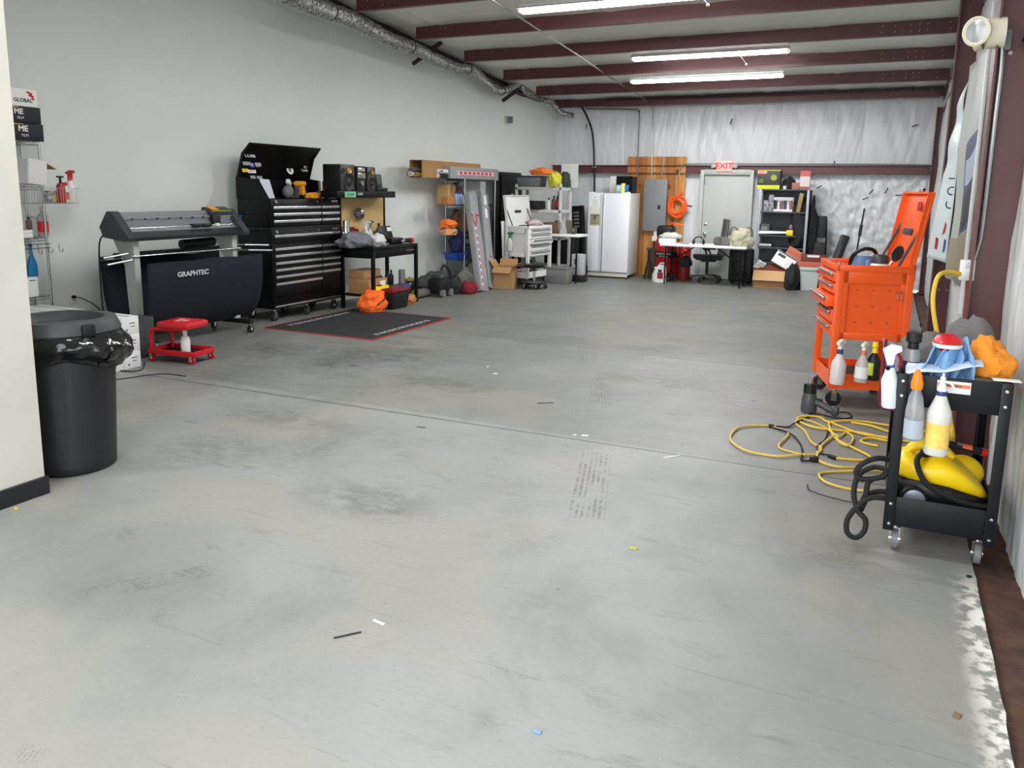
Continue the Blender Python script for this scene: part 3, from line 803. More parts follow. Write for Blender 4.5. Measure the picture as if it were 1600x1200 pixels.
def onbasket(x, X=None): p = atx(x, 320, X or xf+.1); return Vector((X or xf+.1, p.y, bz_+.006))
t = spray_bottle('spray_bottle', 'white spray bottle with red orange head at the right end of the wire basket', onbasket(112), .33, WHITE, RSP, rz=0)
t = bottle('bottle', 'short white bottle with orange label beside the red headed sprayer', onbasket(102), .2, .045, WHITE, RED, lab=mat('orange_label', (206, 96, 40), .5), neck=.6)
t = T('can', 'red can with a black handle top in the wire basket', 'can', onbasket(97, xf+.15)); M().lathe([(0, 0), (.04, 0), (.04, .16), (.03, .19), (0, .19)], n=18).build('can_body', mat('red_tin', (170, 40, 36), .4), t); M().cyl((0, 0, .19), (0, 0, .25), .012, n=10).build('stem', BLACKP, t); M().box((0, 0, .255), (.09, .025, .016), bev=.005).build('knob', BLACKP, t)
boxthing('box', 'small black and white box in the wire basket', 'box', onbasket(81)+Vector((-.01, 0, 0)), (.06, .09, .12), mat('black_white_print', (60, 60, 62), .5, c2=(220, 220, 220), scale=30), 0)
boxthing('box', 'small yellow box in the wire basket', 'box', onbasket(89), (.05, .06, .1), mat('yellow_print', (226, 180, 40), .5), 0)
# on the middle tier
z1 = zs[1]+.006
def ontier(x, z, dx=.06): p = atx(x, 360, xf-dx); return Vector((xf-dx, p.y, z))
t = bottle('bottle', 'grey bottle with a red and white label on the middle wire tier', ontier(68, z1), .3, .05, mat('grey_bottle', (170, 172, 172), .4), mat('grey_cap', (190, 192, 190), .4), lab=mat('red_white_label', (214, 40, 56), .5))
t = bottle('bottle', 'clear plastic bottle with a pale cap on the middle wire tier', ontier(52, z1, .12), .25, .05, mat('milky_plastic', (190, 190, 188), .3, trans=.3), WHITE)
t = bottle('bottle', 'small dark brown bottle on the middle wire tier', ontier(46, z1+.082), .12, .028, mat('brown_glass', (96, 76, 66), .3), BLACKP)
for i in range(2):
    boxthing('paper_stack', ['lower white paper stack on the middle wire tier', 'upper white paper stack on the middle wire tier'][i], 'paper', (xf-.12, 4.92, z1+i*.045), (.22, .3, .042 if i == 0 else .03), PAPER, 0, .002)
# on the lower tier
z2 = zs[2]+.006
p = ontier(52, z2, .1)
yc, z0, w, h = rx(40, 431, 62, 461, xf)
t = T('box', 'white box holding up the blue jug on the lower wire tier', 'box', (xf-.01, yc, z2), PI/2); M().box((0, .1, h/2), (w, .2, h), bev=.004).build('body', WPR, t); M().box((w*.1, -.0006, h*.85), (w*.5, .001, .008)).build('print', INK, t)
yc2, z0, w2, h2 = rx(42, 382, 61, 431, xf-.08)
t = T('jug', 'translucent blue jug with a tapering neck on the white box', 'jug', (xf-.1, yc2, z2+h), PI/2)
BJ = mat('blue_jug', (26, 120, 168), .3)
M().lathe([(0, 0), (w2*.52, 0), (w2*.56, .01), (w2*.55, h2*.3), (w2*.42, h2*.5), (w2*.2, h2*.68), (w2*.13, h2*.85), (w2*.12, h2*.97), (0, h2*.97)], n=20, sy=.7).build('body', BJ, t); M().cyl((0, 0, h2*.95), (0, 0, h2*1.04), w2*.16, n=12).build('cap', BLUE, t)
boxthing('box', 'pale blue box beside the blue jug on the lower wire tier', 'box', (xf-.16, yc2-.12, z2), (.14, .1, .42), mat('pale_blue_card', (176, 200, 214), .5))
# outlet with plug and lead
pa = Vector((wlx(5.62)+.004, 5.62, .46))
t = T('wall_outlet', 'white wall outlet with a black plug near the left floor', 'outlet', pa, math.atan(.13)*0+PI/2)
M().box((0, -.004, 0), (.08, .008, .125), bev=.003).build('plate', WHITE, t)
M().box((0, -.025, .02), (.035, .04, .03), bev=.006).build('plug', BLACKP, t)
t = T('power_cord', 'black lead running from the left outlet down behind the cutter', 'cord', pa+Vector((.045, 0, .02)))
M().tube([(0, 0, 0), (.02, .08, -.03), (.05, .2, -.12), (.07, .3, -.26), (.1, .42, -.42), (.3, .5, -.472), (.5, .9, -.474)], .006, n=6, sm=5).build('cord', RUBBER, t)
t = T('power_cord', 'thin black lead lying on the floor in front of the white cartons', 'cord', fl(190, 590, .005))
o = t.location; M().tube([fl(x, y, .005)-o for x, y in ((175, 578), (205, 580), (222, 577), (226, 566))], .005, n=6, sm=5).build('cord', RUBBER, t)
M().tube([fl(x, y, .005)-o for x, y in ((178, 593), (205, 590), (230, 586), (260, 584), (290, 588))], .004, n=6, sm=5).build('cord', RUBBER, t)
# --- wide vinyl cutter
def cutter():
    Xf = -6.75
    yL, yR = atx(197, 376, Xf).y+.05, atx(383, 367, Xf).y+.0
    t = T('vinyl_cutter', 'wide black vinyl cutting plotter on a grey stand with a hanging cloth basket', 'plotter', (Xf, (yL+yR)/2, 0), PI/2)
    W = yR-yL; D = .38
    zt, zb = 1.41, 1.13
    DK = mat('cutter_shell', (62, 64, 68), .45); MID = mat('cutter_panel', (98, 101, 106), .35); NV = mat('navy_cloth', (14, 17, 30), .9, bump=.1, bscale=200)
    # end covers: slanted profile in local y (front = -), z
    prof = [(-.01, zb), (.05, zb), (D-.05, zb+.03), (D, zb+.13), (D-.03, zb+.17), (.26, zt+.01), (.2, zt+.01), (-.03, zb+.04)]
    for s in (-1, 1):
        M().prism([(y, z) for y, z in prof], 'x', s*W/2-.045, s*W/2+.045).build('end_cover', DK, t)
    L = W-.09
    m = M(); m.prism([(.21, zt), (.25, zt), (.36, zb+.2), (.38, zb+.12), (.3, zb+.03), (.1, zb+.03), (.13, zb+.12), (.19, zt-.07)], 'x', -L/2, L/2); m.build('body', MID, t)
    M().box((0, .175, zt-.08), (L, .012, .055), rx=.65).build('clear_rail', mat('grey_rail', (150, 154, 158), .25), t)
    M().cyl((-L/2, .10, zb+.12), (L/2, .10, zb+.12), .012, n=10).build('media_bar', CHROME, t)
    M().box((0, .11, zb+.1), (L, .05, .012), rx=.5).build('grit_strip', mat('bright_strip', (196, 198, 202), .3, .5), t)
    M().prism([(-.02, zb), (-.03, zb+.035), (.07, zb+.085), (.1, zb+.06), (.06, zb)], 'x', -L/2, L/2).build('front_platen', mat('platen_dark', (38, 39, 42), .35), t)
    for i in range(8): M().cyl((-L*.42+L*.105*i, .16, zt-.066), (-L*.42+L*.105*i, .15, zt-.075), .012, n=10).build('roller_cap', DGREY, t)
    c = M().box((L*.32, .16, zb+.17), (.12, .1, .13), bev=.012).build('cutting_head', BLACKP, t)
    for i in (0, 1): M().box((L*(.1+.1*i), .1, zb+.125), (.13, .06, .035), bev=.008).build('pinch_lever', BLACKP, t)
    M().box((L*.31, .1, zb+.125), (.05, .04, .03), bev=.005).build('white_label', WHITE, t)
    p = M().box((L*.4, .22, zt-.01), (.34, .16, .05), rx=.35, bev=.01).build('control_panel', DGREY, t)
    M().box((L*.4, .16, zt-.015), (.3, .008, .025), rx=.35).build('lime_strip', mat('lime_print', (200, 206, 30), .4), p)
    M().box((L*.34, .2, zt+.024), (.1, .1, .006), rx=.35).build('screen', mat('orange_screen', (245, 150, 30), .3), p)
    M().box((W/2+.045, .12, zb+.2), (.012, .06, .04), bev=.004).build('blue_sticker', BLUE, t)
    # stand
    ST = mat('stand_grey', (176, 178, 174), .4, .1)
    for s in (-1, 1):
        x = s*(W/2-.11)
        m = M(); m.prism([(.05, .16), (.16, .16), (.2, zb-.26), (.36, zb+.03), (.06, zb+.0)], 'x', x-.034, x+.034); m.build('leg', ST, t)
        M().box((x, .16, .13), (.06, .62, .05), bev=.008).build('foot', BLACKP, t)
        for yy in (-.13, .44): caster(t, (x, yy, 0), .042, BLACKP, CHROME)
        q = M()
        for (y, z) in ((-.02, zb-.18), (.03, zb-.12)):
            q.tube([(s*(W/2-.07), .2, z), (s*(W/2+.02), y, z), (s*(W/2+.34), y-.06, z-.02)], .012, n=8)
        q.build('basket_arm', STEEL, t, split=1)
        for (y, z) in ((-.02, zb-.18), (.03, zb-.12)): M().cyl((s*(W/2+.32), y-.05, z-.02), (s*(W/2+.36), y-.06, z-.02), .016, n=10).build('arm_cap', BLACKP, t)
    M().cyl((-L/2, .04, zb-.155), (L/2, .04, zb-.155), .012, n=10).build('front_bar', CHROME, t)
    M().cyl((-L/2, .3, zb-.16), (L/2, .3, zb-.16), .03, n=12).build('roll_bar', DGREY, t)
    M().cyl((L*.02, .2, zb-.08), (L*.33, .2, zb-.07), .05, n=14).build('media_roll', BLACKP, t)
    # hanging cloth: a deep curved sling
    m = M(); zc0 = zb-.2
    def sl(u, v):
        x = -W/2+.06+(W+.06)*u; a = PI*v
        y = .2-.34*math.cos(a)*(1-.12*math.sin(a)); z = zc0-.02-(zc0-.16)*math.sin(a)**.55
        return Vector((x, y, max(z, .1)+.012*mnoise.noise(Vector((x*3, v*4, 0)))))
    m.grid(sl, 30, 30); m.build('cloth_basket', NV, t, ang=60, solid=.004)
    text('GRAPHTEC', .072, mat('pale_print', (188, 190, 194), .6), t, (-W*.1, -.155, zb-.36), sx=1.15, bold=.002)
    M().tube([(-W/2-.02, .35, zb+.06), (-W/2-.05, .4, zb-.1), (-W/2-.03, .42, .3), (-W/2+.1, .45, .12)], .008, n=6, sm=5).build('power_lead', RUBBER, t)
cutter()
# dark box standing behind the red stool under the cutter
boxthing('box', 'dark grey box with a pale print on the floor left of the red stool', 'box', (-6.62, 5.36, 0), (.2, .24, .4), mat('dark_print_box', (40, 44, 42), .6, c2=(70, 76, 74), scale=14), 0)
# --- red rolling mechanic stool
def red_stool():
    c = (fl(272, 578)+fl(320, 573)+fl(247, 553)+fl(300, 548))/4
    t = T('mechanic_stool', 'red padded rolling mechanic stool with a black tool tray', 'stool', (c.x, c.y, 0), R(8))
    wx, wy = .52, .30
    tr = M(); tr.box((0, 0, .085), (wx-.06, wy-.04, .012)); tr.build('tray', BLACKP, t)
    m = M()
    for s in (-1, 1):
        m.box((0, s*wy/2, .1), (wx, .02, .05), bev=.004)
        m.box((s*wx/2, 0, .1), (.02, wy, .05), bev=.004)
    m.build('tray_rim', RED, t)
    for s in (-1, 1):
        q = M(); q.tube([(-wx/2+.04, s*.0-.1*s*0+s*.14, .09), (-wx/2+.03, s*.14, .26), (-wx/2+.06, s*.14, .31), (-.05, s*.12, .325), (wx*.2, s*.12, .325)], .022, n=10, sm=5); q.build('frame_tube', RED, t)
    se = M(); se.box((.03, 0, .362), (.36, .33, .07), bev=.03); se.build('seat', mat('red_vinyl', (196, 26, 36), .4, bump=.05, bscale=60), t)
    for i in range(2): M().box((.0+.07*i, .0, .3975), (.05, .16-.05*i, .002), rz=.3).build('seat_print', mat('pale_red_print', (222, 150, 150), .5), t)
    for sx in (-1, 1):
        for sy in (-1, 1): caster(t, (sx*(wx/2-.03), sy*(wy/2-.01), 0), .036, RED, CHROME, fp=.08)
    bt = T('spray_bottle', 'small white bottle standing in the tray of the red stool', 'bottle', (c.x+.08, c.y-.02, .0915))
    M().lathe([(0, 0), (.042, 0), (.044, .01), (.044, .12), (.034, .15), (.018, .165), (.018, .18), (0, .18)], n=18).build('bottle', WHITE, bt); M().cyl((0, 0, .175), (0, 0, .215), .022, n=12).build('cap', WHITE, bt)
red_stool()
# --- floor mat
def floormat():
    a, b, c, d = fl(405, 512), fl(560, 486), fl(716, 498), fl(572, 532)
    x0, x1, y0, y1 = -6.72, -5.11, 7.2, 9.0
    t = T('floor_mat', 'black rectangular floor mat with red border and white lettering', 'mat', ((x0+x1)/2, (y0+y1)/2, 0))
    w, l = x1-x0, y1-y0
    M().box((0, 0, .004), (w, l, .006), bev=.002).build('mat_base', mat('mat_red', (150, 42, 44), .8), t)
    M().box((0, 0, .0076), (w-.07, l-.07, .004)).build('mat_field', mat('mat_black', (44, 44, 47), .95, var=.3, scale=40), t)
    PW = mat('mat_print', (176, 176, 176), .8)
    for sx in (1, -1):
        y = -.62
        for i, gw in enumerate((.07, .09, .05, .09, .1, .07, .05, .09, .08, .1, .06, .09)):
            m = M(); m.box((0, 0, .0105), (.022, gw*.9, .001)); m.box((.05, 0, .0105), (.02, gw*(.9 if i % 3 else .4), .001)); m.box((.025, -gw*.35, .0105), (.07, .022, .001))
            if i % 2: m.box((.025, gw*.35, .0105), (.07, .02, .001))
            m.build('printed_letter', PW, t, loc=(sx*(w/2-.17)-.02, y+gw/2, 0)); y += gw+.022
floormat()
# ================================================================== black tool chest and workbench by the left wall
def toolchest():
    Xf = -6.87; y0, y1 = 7.58, 8.93
    t = T('tool_chest', 'tall black rolling tool chest with open lid and steel drawer pulls', 'tool chest', (Xf, (y0+y1)/2, 0), PI/2)
    W = y1-y0; D = .55; BK = BLACK
    zsplit = 1.17
    M().box((0, D/2, (.16+zsplit)/2), (W, D, zsplit-.16), bev=.008).build('cabinet', BK, t)
    M().box((0, D/2, (zsplit+1.53)/2+.004), (W-.01, D-.01, 1.53-zsplit-.008), bev=.008).build('top_cabinet', BK, t)
    M().box((0, D/2, zsplit), (W+.015, D+.01, .02), bev=.004).build('seam_trim', BLACKP, t)
    def hz(px, py): return atx(px, py, Xf).z
    wl = .66; xs = -W/2+W*.69
    def drawer(xa, xb, z, h):
        d = M().box(((xa+xb)/2, -.006, z-h/2+.02), (xb-xa-.016, .014, h-.012), bev=.003).build('drawer', BK, t)
        k = M(); k.prism([(-.013, z-.012), (-.03, z-.016), (-.034, z), (-.03, z+.015), (-.013, z+.018)], 'x', xa+.012, xb-.012); k.build('drawer_pull', mat('polished_pull', (205, 206, 208), .25, .85), d)
    rows = [324.8, 335.6, 346.5]
    zt = [hz(425, y) for y in rows]
    for i, z in enumerate(zt):
        drawer(-W/2+.02, xs, z, .088); drawer(xs, W/2-.02, z, .088)
    drawer(-W/2+.02, W/2-.02, hz(427, 369.5), .12)
    zl = [hz(428.5, y) for y in (389.9, 400.7, 412.3, 423, 433.8, 444.9)]
    for i, z in enumerate(zl):
        drawer(-W/2+.02, xs, z, .094 if i < 5 else .19)
        if i < 5: drawer(xs, W/2-.02, z, .094 if i < 4 else .28)
    M().box((0, -.008, .19), (W*.98, .012, .025), bev=.004).build('bottom_trim', STEEL, t)
    # maker's plates
    for z in (1.5, 1.13):
        M().box((-W/2+.09, -.006, z), (.05, .004, .03), ry=.6).build('badge', STEEL, t); M().box((W/2-.11, -.006, z), (.13, .004, .022)).build('name_plate', STEEL, t); M().cyl((W*.15, -.004, z), (W*.15, -.014, z), .012, n=10).build('lock', STEEL, t)
    # hutch sides and back
    def YZ(px, py): p = aty(px, py, y0); return (Xf-p.x, p.z)
    side = [(.02, 1.53), (.17, 1.75), (D, 1.8), (D, 1.53)]
    for s in (-1, 1): M().prism(side, 'x', s*(W/2-.006)-.005, s*(W/2-.006)+.005).build('hutch_side', BK, t)
    M().box((0, D-.006, 1.67), (W-.02, .01, .28)).build('hutch_back', BK, t)
    # raised lid
    lp = [(D-.01, 1.78), (.44, 2.09), (.30, 2.215), (.29, 2.2), (.43, 2.075), (D-.02, 1.775)]
    ld = M(); ld.prism(lp, 'x', -W/2, W/2); lid = ld.build('lid', BK, t)
    for s in (-1, 1): M().prism([(D-.01, 1.78), (.44, 2.09), (.30, 2.215), (.31, 2.185), (.415, 2.065), (D-.05, 1.79)], 'x', s*W/2-.004, s*W/2+.004).build('lid_side', BK, lid)
    # side pulls on the near end
    for z in (1.36, 1.16):
        M().tube([(-W/2-.0, .16, z), (-W/2-.035, .17, z), (-W/2-.035, .35, z), (-W/2, .36, z)], .013, n=8, sm=3).build('side_handle', BLACKP, t)
        for yy in (.15, .37):
            M().cyl((-W/2, yy, z), (-W/2-.008, yy, z), .012, n=8).build('screw', STEEL, t)
    # stickers on the inside of the lid, tilted with its back panel
    an = math.atan2(.09, .31)
    def stick(u, v, w, h, m, txt=None, tm=None, nm='sticker', ts=.6, rnd_=0):
        y = D-.03-(v*.1); z = 1.785+v*.3
        o = T(nm, '', '', (-W/2+u, y, z)); del o['label']; del o['category']; o.parent = t; o.rotation_euler = (-an, 0, 0)
        if m:
            k = M()
            if rnd_: k.cyl((0, 0, 0), (0, -.003, 0), h/2, n=24)
            else: k.box((0, -.0015, 0), (w, .003, h))
            k.build('sticker_film', m, o)
        if txt: text(txt, h*ts, tm, o, (0, -.0045, 0))
    Wt = mat('sticker_white', (225, 225, 225), .5); GY = mat('sticker_grey', (150, 150, 152), .5); RD = mat('sticker_red', (190, 40, 60), .5); YL = mat('sticker_yellow', (236, 206, 40), .5); BL = mat('sticker_blue', (40, 84, 170), .5)
    stick(.13, .92, .12, .07, None, 'COBB', Wt, ts=1)
    stick(.1, .62, .13, .06, GY, None, None); stick(.1, .57, .12, .015, RD); stick(.2, .56, .06, .07, BL, 'D', Wt, ts=.8); stick(.3, .6, .11, .06, GY, None); stick(.3, .54, .07, .04, GY)
    stick(.1, .34, .1, .06, YL, 'AZ', mat('sticker_olive', (110, 90, 20), .5), ts=.7); stick(.22, .3, .14, .055, Wt, 'RCN', RD, ts=.7)
    stick(.26, .06, .09, .05, GY); stick(.38, .05, .1, .05, GY)
    stick(.92, .42, .1, .13, Wt, None, rnd_=1); stick(.92, .42, .05, .06, BLACK); stick(1.22, .55, .1, .05, None, 'RT', Wt, ts=1.1); stick(1.22, .4, .14, .04, None, 'TUNED', Wt, ts=1)
    # casters
    for x in (-W/2+.08, .02, W/2-.08):
        for y in (.07, D-.1): caster(t, (x, y, 0), .06, mat('caster_tread', (30, 30, 30), .6), CHROME)
    # what stands in the open top
    zt = 1.5375
    def on(u, y): return Vector((Xf-y, y0+u, zt))
    pu = atx(424, 296, Xf-.3).y-y0
    p = T('paper_sheet', 'cut white paper sheet leaning inside the open black tool chest', 'paper', on(pu, .3), PI/2)
    M().prism([(-.16, .0), (.06, .0), (-.0, .235), (-.17, .245), (-.17, .1)], 'y', 0, .003).build('sheet', mat('lilac_paper', (214, 214, 226), .8), p, rot=(-.12, 0, 0))
    g = T('hand_tool', 'grey round headed power tool lying in the open tool chest', 'power tool', on(.62, .26), PI/2)
    k = M(); k.sph((0, 0, .085), (.08, .07, .085), 18, 12); k.build('head', GREYP, g); M().cyl((.02, -.06, .03), (.06, .05, .03), .028, n=12).build('grip', mat('plum_plastic', (70, 34, 44), .5), g); M().box((.04, .02, .2), (.1, .05, .06), rz=.4, ry=.5, bev=.008).build('white_head', WHITE, g)
    g = T('cordless_drill', 'orange yellow cordless drill standing in the open tool chest', 'drill', on(.86, .24), PI/2)
    OY = mat('amber_plastic', (236, 158, 34), .4)
    k = M(); k.cyl((-.1, 0, .19), (.06, 0, .19), .035, n=14); k.cyl((-.1, 0, .19), (-.14, 0, .19), .018, n=10); k.build('motor', OY, g); M().prism([(-.03, .17), (.04, .17), (.07, .03), (.0, .03)], 'y', -.022, .022).build('grip', OY, g); M().box((.05, 0, .022), (.12, .07, .044), bev=.008).build('battery', BLACKP, g)
    rag('shop_cloth', 'crumpled amber cloth beside the cordless drill in the tool chest', 'cloth', on(1.0, .16), (.16, .26, .09), OY, 3)
    boxthing('tin', 'small grey box behind the amber cloth in the tool chest', 'box', on(.98, .38), (.08, .1, .2), mat('grey_lilac_tin', (140, 138, 150), .4))
    g = T('tumbler', 'tall stainless steel tumbler in the open tool chest', 'tumbler', on(1.17, .15)); M().lathe([(0, 0), (.036, 0), (.038, .06), (.05, .2), (.052, .225), (.045, .225), (.04, .2), (0, .19)], n=20).build('cup', mat('tumbler_steel', (206, 204, 198), .28, .7), g)
    rag('shop_cloth', 'blue cloth at the right end of the open tool chest', 'cloth', on(1.25, .24), (.09, .14, .13), mat('steel_blue_cloth', (70, 110, 150), .9), 5)
    g = T('tape_roll', 'dark tape roll on a white sleeve at the right end of the tool chest', 'tape', on(1.3, .1)); M().lathe([(.02, 0), (.05, 0), (.05, .05), (.02, .05)], n=20).build('roll', DGREY, g); M().box((.03, 0, .01), (.05, .12, .02)).build('sleeve', WHITE, g)
toolchest()
# ------------------------------------------------------------------ workbench
def bench():
    Xf = -6.35; y0, y1 = 8.98, 10.12; D = .56
    t = T('workbench', 'black steel workbench with tan back board and upper shelf', 'workbench', (Xf, (y0+y1)/2, 0), PI/2)
    W = y1-y0; zt = .88
    M().box((0, D/2, zt-.02), (W, D, .04), bev=.004).build('bench_top', BLACK, t)
    d = M().box((0, D/2, zt-.1), (W-.02, D-.04, .115), bev=.004).build('drawer', BLACK, t); M().box((W*.34, -.0+.016, zt-.09), (.2, .012, .015)).build('drawer_pull', STEEL, d)
    for x in (-W/2+.02, W/2-.02):
        for y in (.02, D-.02): M().box((x, y, (zt-.04)/2), (.045, .045, zt-.04), bev=.003).build('leg', BLACK, t)
    M().box((0, D/2, .2), (W, D-.03, .03), bev=.004).build('lower_shelf', BLACK, t)
    # upright frame with tan board and overhead shelf
    xb = Xf-D
    yA, yB = atx(533, 330, xb+.03).y, atx(599, 330, xb+.03).y
    xa_, xb_ = yA-t.location.y, yB-t.location.y
    za, zb = atx(565, 345, xb+.03).z, atx(565, 306, xb+.03).z
    M().box(((xa_+xb_)/2, D-.02, (zt+1.62)/2), (xb_-xa_, .014, 1.62-zt)).build('back_board', TAN, t)
    for x in (xa_-.02, xb_+.02): M().box((x, D-.01, (zt+1.64)/2), (.04, .05, 1.64-zt)).build('upright', BLACK, t)
    ya, yb = atx(525, 303, xb+.3).y-t.location.y, atx(616, 303, xb+.3).y-t.location.y
    zs_ = atx(600, 299, xb+.3).z
    M().box(((ya+yb)/2, D-.18, zs_-.045), (yb-ya, .28, .09), bev=.005).build('upper_shelf', BLACK, t)
    b = M().box((ya+.28, D-.323, zs_-.045), (.24, .004, .075)).build('sticker', mat('sticker_mint', (120, 196, 150), .5), t); text('LEGAL', .06, mat('sticker_dark', (24, 60, 50), .5), t, (ya+.28, D-.327, zs_-.045), name='sticker_print')
    text('COBB', .045, mat('sticker_white', (225, 225, 225), .5), t, (ya+.5, D-.322, zs_-.04), name='sticker_print')
    return t, W, D, zt, zs_, xb, Xf
bt, BW, BD, BZ, SZ, BXB, BXF = bench()
BY = bt.location.y
# speakers and stereo on the upper shelf
def speaker(label, u, w, h, d):
    x = BXB+.29
    t = T('speaker', label, 'speaker', (x, u, SZ+.001), PI/2)
    M().box((0, d/2, h/2), (w, d, h), bev=.006).build('cabinet', BLACKP, t)
    M().box((0, -.004, h/2), (w*.94, .008, h*.97), bev=.004).build('baffle', mat('speaker_baffle', (52, 50, 54), .4), t)
    for z, r, mm in ((h*.78, w*.15, mat('speaker_gold', (190, 148, 66), .35, .6)), (h*.33, w*.36, BLACKP)):
        M().lathe([(0, -.012), (r*.3, -.012), (r*.5, 0), (r*.85, -.008), (r, -.012), (r*1.05, -.006), (0, .004)], (w*.08, -.008, z), 24, (0, 1, 0)).build('driver', mm, t)
    M().cyl((-w*.3, -.01, h*.75), (-w*.3, -.014, h*.75), w*.13, n=14).build('port', BLACKP, t)
xs_ = BXB+.29
y_a, y_b = atx(531, 280, xs_).y, atx(554, 280, xs_).y
hsp = atx(543, 257, xs_).z-SZ
speaker('left black loudspeaker with gold tweeter on the workbench shelf', (y_a+y_b)/2, y_b-y_a, hsp, .28)
y_c, y_d = atx(557, 280, xs_).y, atx(577, 280, xs_).y
def stereo():
    t = T('stereo', 'shiny silver and black stereo between the loudspeakers', 'stereo', (xs_, (y_b+y_c)/2+.13, SZ+.001), PI/2)
    w = .2; h = hsp*.96
    M().box((0, .13, h/2), (w, .26, h), bev=.006).build('case', BLACKP, t)
    M().box((0, -.005, h*.62), (w*.9, .01, h*.22), bev=.003).build('display', mat('stereo_silver', (180, 178, 178), .15, .9), t)
    M().cyl((0, -.0, h*.32), (0, -.025, h*.32), .035, n=18).build('knob', CHROME, t)
    M().box((0, -.004, h*.86), (w*.8, .008, h*.14), bev=.003).build('disc_slot', CHROME, t)
    return t
stereo()
speaker('right black loudspeaker with gold tweeter beside the stereo', (y_b+y_c)/2+.36, .2, hsp*.95, .26)
def turntable():
    y = atx(600, 290, xs_).y
    t = T('charging_dock', 'black desk dock with an upright handset on the workbench shelf', 'dock', (xs_-.04, y-.02, SZ+.001), PI/2)
    M().box((0, .05, .025), (.28, .16, .05), bev=.012).build('base', BLACKP, t); M().box((.02, .06, .14), (.13, .05, .2), rx=-.15, bev=.015).build('handset', DGREY, t); M().box((-.09, .03, .075), (.08, .1, .06), bev=.01).build('side_unit', BLACKP, t)
turntable()
# things on the bench top
def on_bench(px, py_unused=0, dx=.12): p = atx(px, 375, BXF-dx); return Vector((BXF-dx, p.y, BZ+.001))
rag('jacket', 'dark grey crumpled jacket on the left end of the workbench', 'clothing', on_bench(556, 0, .25), (.34, .62, .26), mat('charcoal_cloth', (112, 114, 120), .95), 2)
rag('cap', 'dark red cloth cap behind the grey jacket on the workbench', 'cap', on_bench(550, 0, .42)+Vector((0, .02, 0)), (.2, .22, .3), mat('dark_red_cloth', (120, 24, 34), .9), 6)
t = T('thermos', 'polished steel thermos standing on the left end of the workbench', 'thermos', on_bench(541, 0, .38)); M().lathe([(0, 0), (.055, 0), (.058, .2), (.05, .26), (.04, .3), (.042, .36), (0, .37)], n=20).build('flask', CHROME, t)
for i, (px, lb, mm, hm) in enumerate(((572, 'clear spray bottle, left of the two on the workbench', WHITE, WHITE), (577, 'white spray bottle, right of the two on the workbench', WHITE, GREYP))):
    spray_bottle('spray_bottle', lb, on_bench(px, 0, .2+.05*i), .36, mat('frosted_plastic', (206, 208, 210), .25, trans=.25), hm)
t = rag('towel', 'white towel bundle in the middle of the workbench', 'towel', on_bench(590, 0, .16), (.2, .26, .2), mat('white_towel', (206, 206, 206), .95), 7)
t = bottle('bottle', 'dark bottle behind the white towel on the workbench', on_bench(592, 0, .34), .3, .045, DGREY, BLACKP)
t = rag('gloves', 'black and white gloves heaped on the front of the workbench', 'gloves', on_bench(594, 0, .06), (.14, .3, .07), mat('mottled_gloves', (40, 40, 44), .8, c2=(190, 190, 190), scale=14), 8)
t = T('tool_case', 'black plastic case lying open on the right of the workbench', 'case', on_bench(612, 0, .3), PI/2)
M().box((0, 0, .04), (.3, .22, .08), bev=.012).build('tray', BLACKP, t); M().box((0, .11, .16), (.3, .03, .18), rx=-.3, bev=.01).build('lid', BLACKP, t); M().box((.06, .09, .2), (.1, .01, .06), rx=-.3).build('label_plate', WHITE, t)
t = T('hand_tool', 'black and red hand tool lying at the right end of the workbench', 'tool', on_bench(638, 0, .1), PI/2)
M().box((0, 0, .045), (.18, .07, .06), bev=.015).build('body', BLACKP, t); M().box((.07, 0, .04), (.09, .08, .07), bev=.02).build('red_grip', RED, t); M().cyl((-.1, 0, .05), (-.2, 0, .03), .018, n=10).build('nozzle', STEEL, t)
# coiled cables and lamp hanging on the tan board
t = T('cable_bundle', 'dark cable bundle with a silver clip hanging on the tan back board', 'cable', Vector((BXB+.09, atx(560, 330, BXB+.09).y, atx(560, 332, BXB+.09).z)))
for i in range(4): M().tube([(0, .1*math.cos(a)+.01*i, .06*math.sin(a)-.012*i) for a in [2*PI*k/16 for k in range(16)]], .009, n=6, closed=True).build('loop', DGREY, t)
M().tube([(0, -.12, .02), (.01, -.2, -.04), (0, -.24, -.2)], .006, n=6, sm=4).build('tail', GREYP, t); M().box((.03, .05, 0), (.04, .1, .06), bev=.01).build('clip', CHROME, t)
# lower shelf
ZL = .2155
def on_low(px, dx=.2): p = atx(px, 440, BXF-dx); return Vector((BXF-dx, p.y, ZL+.001))
yc, z0, w, h = rx(539, 430, 571, 449, BXF-.12)
carton('carton', 'brown cardboard box with white label on the workbench lower shelf', (BXF-.3, 9.27, ZL+.001), (.46, .34, .2), PI/2)
M().box((.12, -.171, .1), (.13, .002, .13)).build('shipping_label', PAPER, bpy.data.objects[[o.name for o in COL.objects if o.name.startswith('carton')][-1]])
carton('carton', 'smaller brown cardboard box on top of the labelled box under the workbench', (BXF-.36, 9.28, ZL+.204), (.4, .26, .12), PI/2)
rag('tool_bag', 'dark grey tool bag on the workbench lower shelf', 'bag', on_low(590, .26), (.26, .34, .3), mat('dark_canvas', (50, 52, 58), .9), 9)
for i in range(2): bottle('bottle', ['left', 'right'][i]+' of two slim black bottles on the workbench lower shelf', on_low(605+5*i, .3)+Vector((0, .02*i, 0)), .27, .036, BLACKP, BLACKP)
t = T('can', 'tall grey metal can on the workbench lower shelf', 'can', on_low(628, .16)); M().lathe([(0, 0), (.05, 0), (.05, .27), (.045, .275), (0, .27)], n=20).build('can_body', mat('grey_can', (128, 130, 128), .35, .4), t)
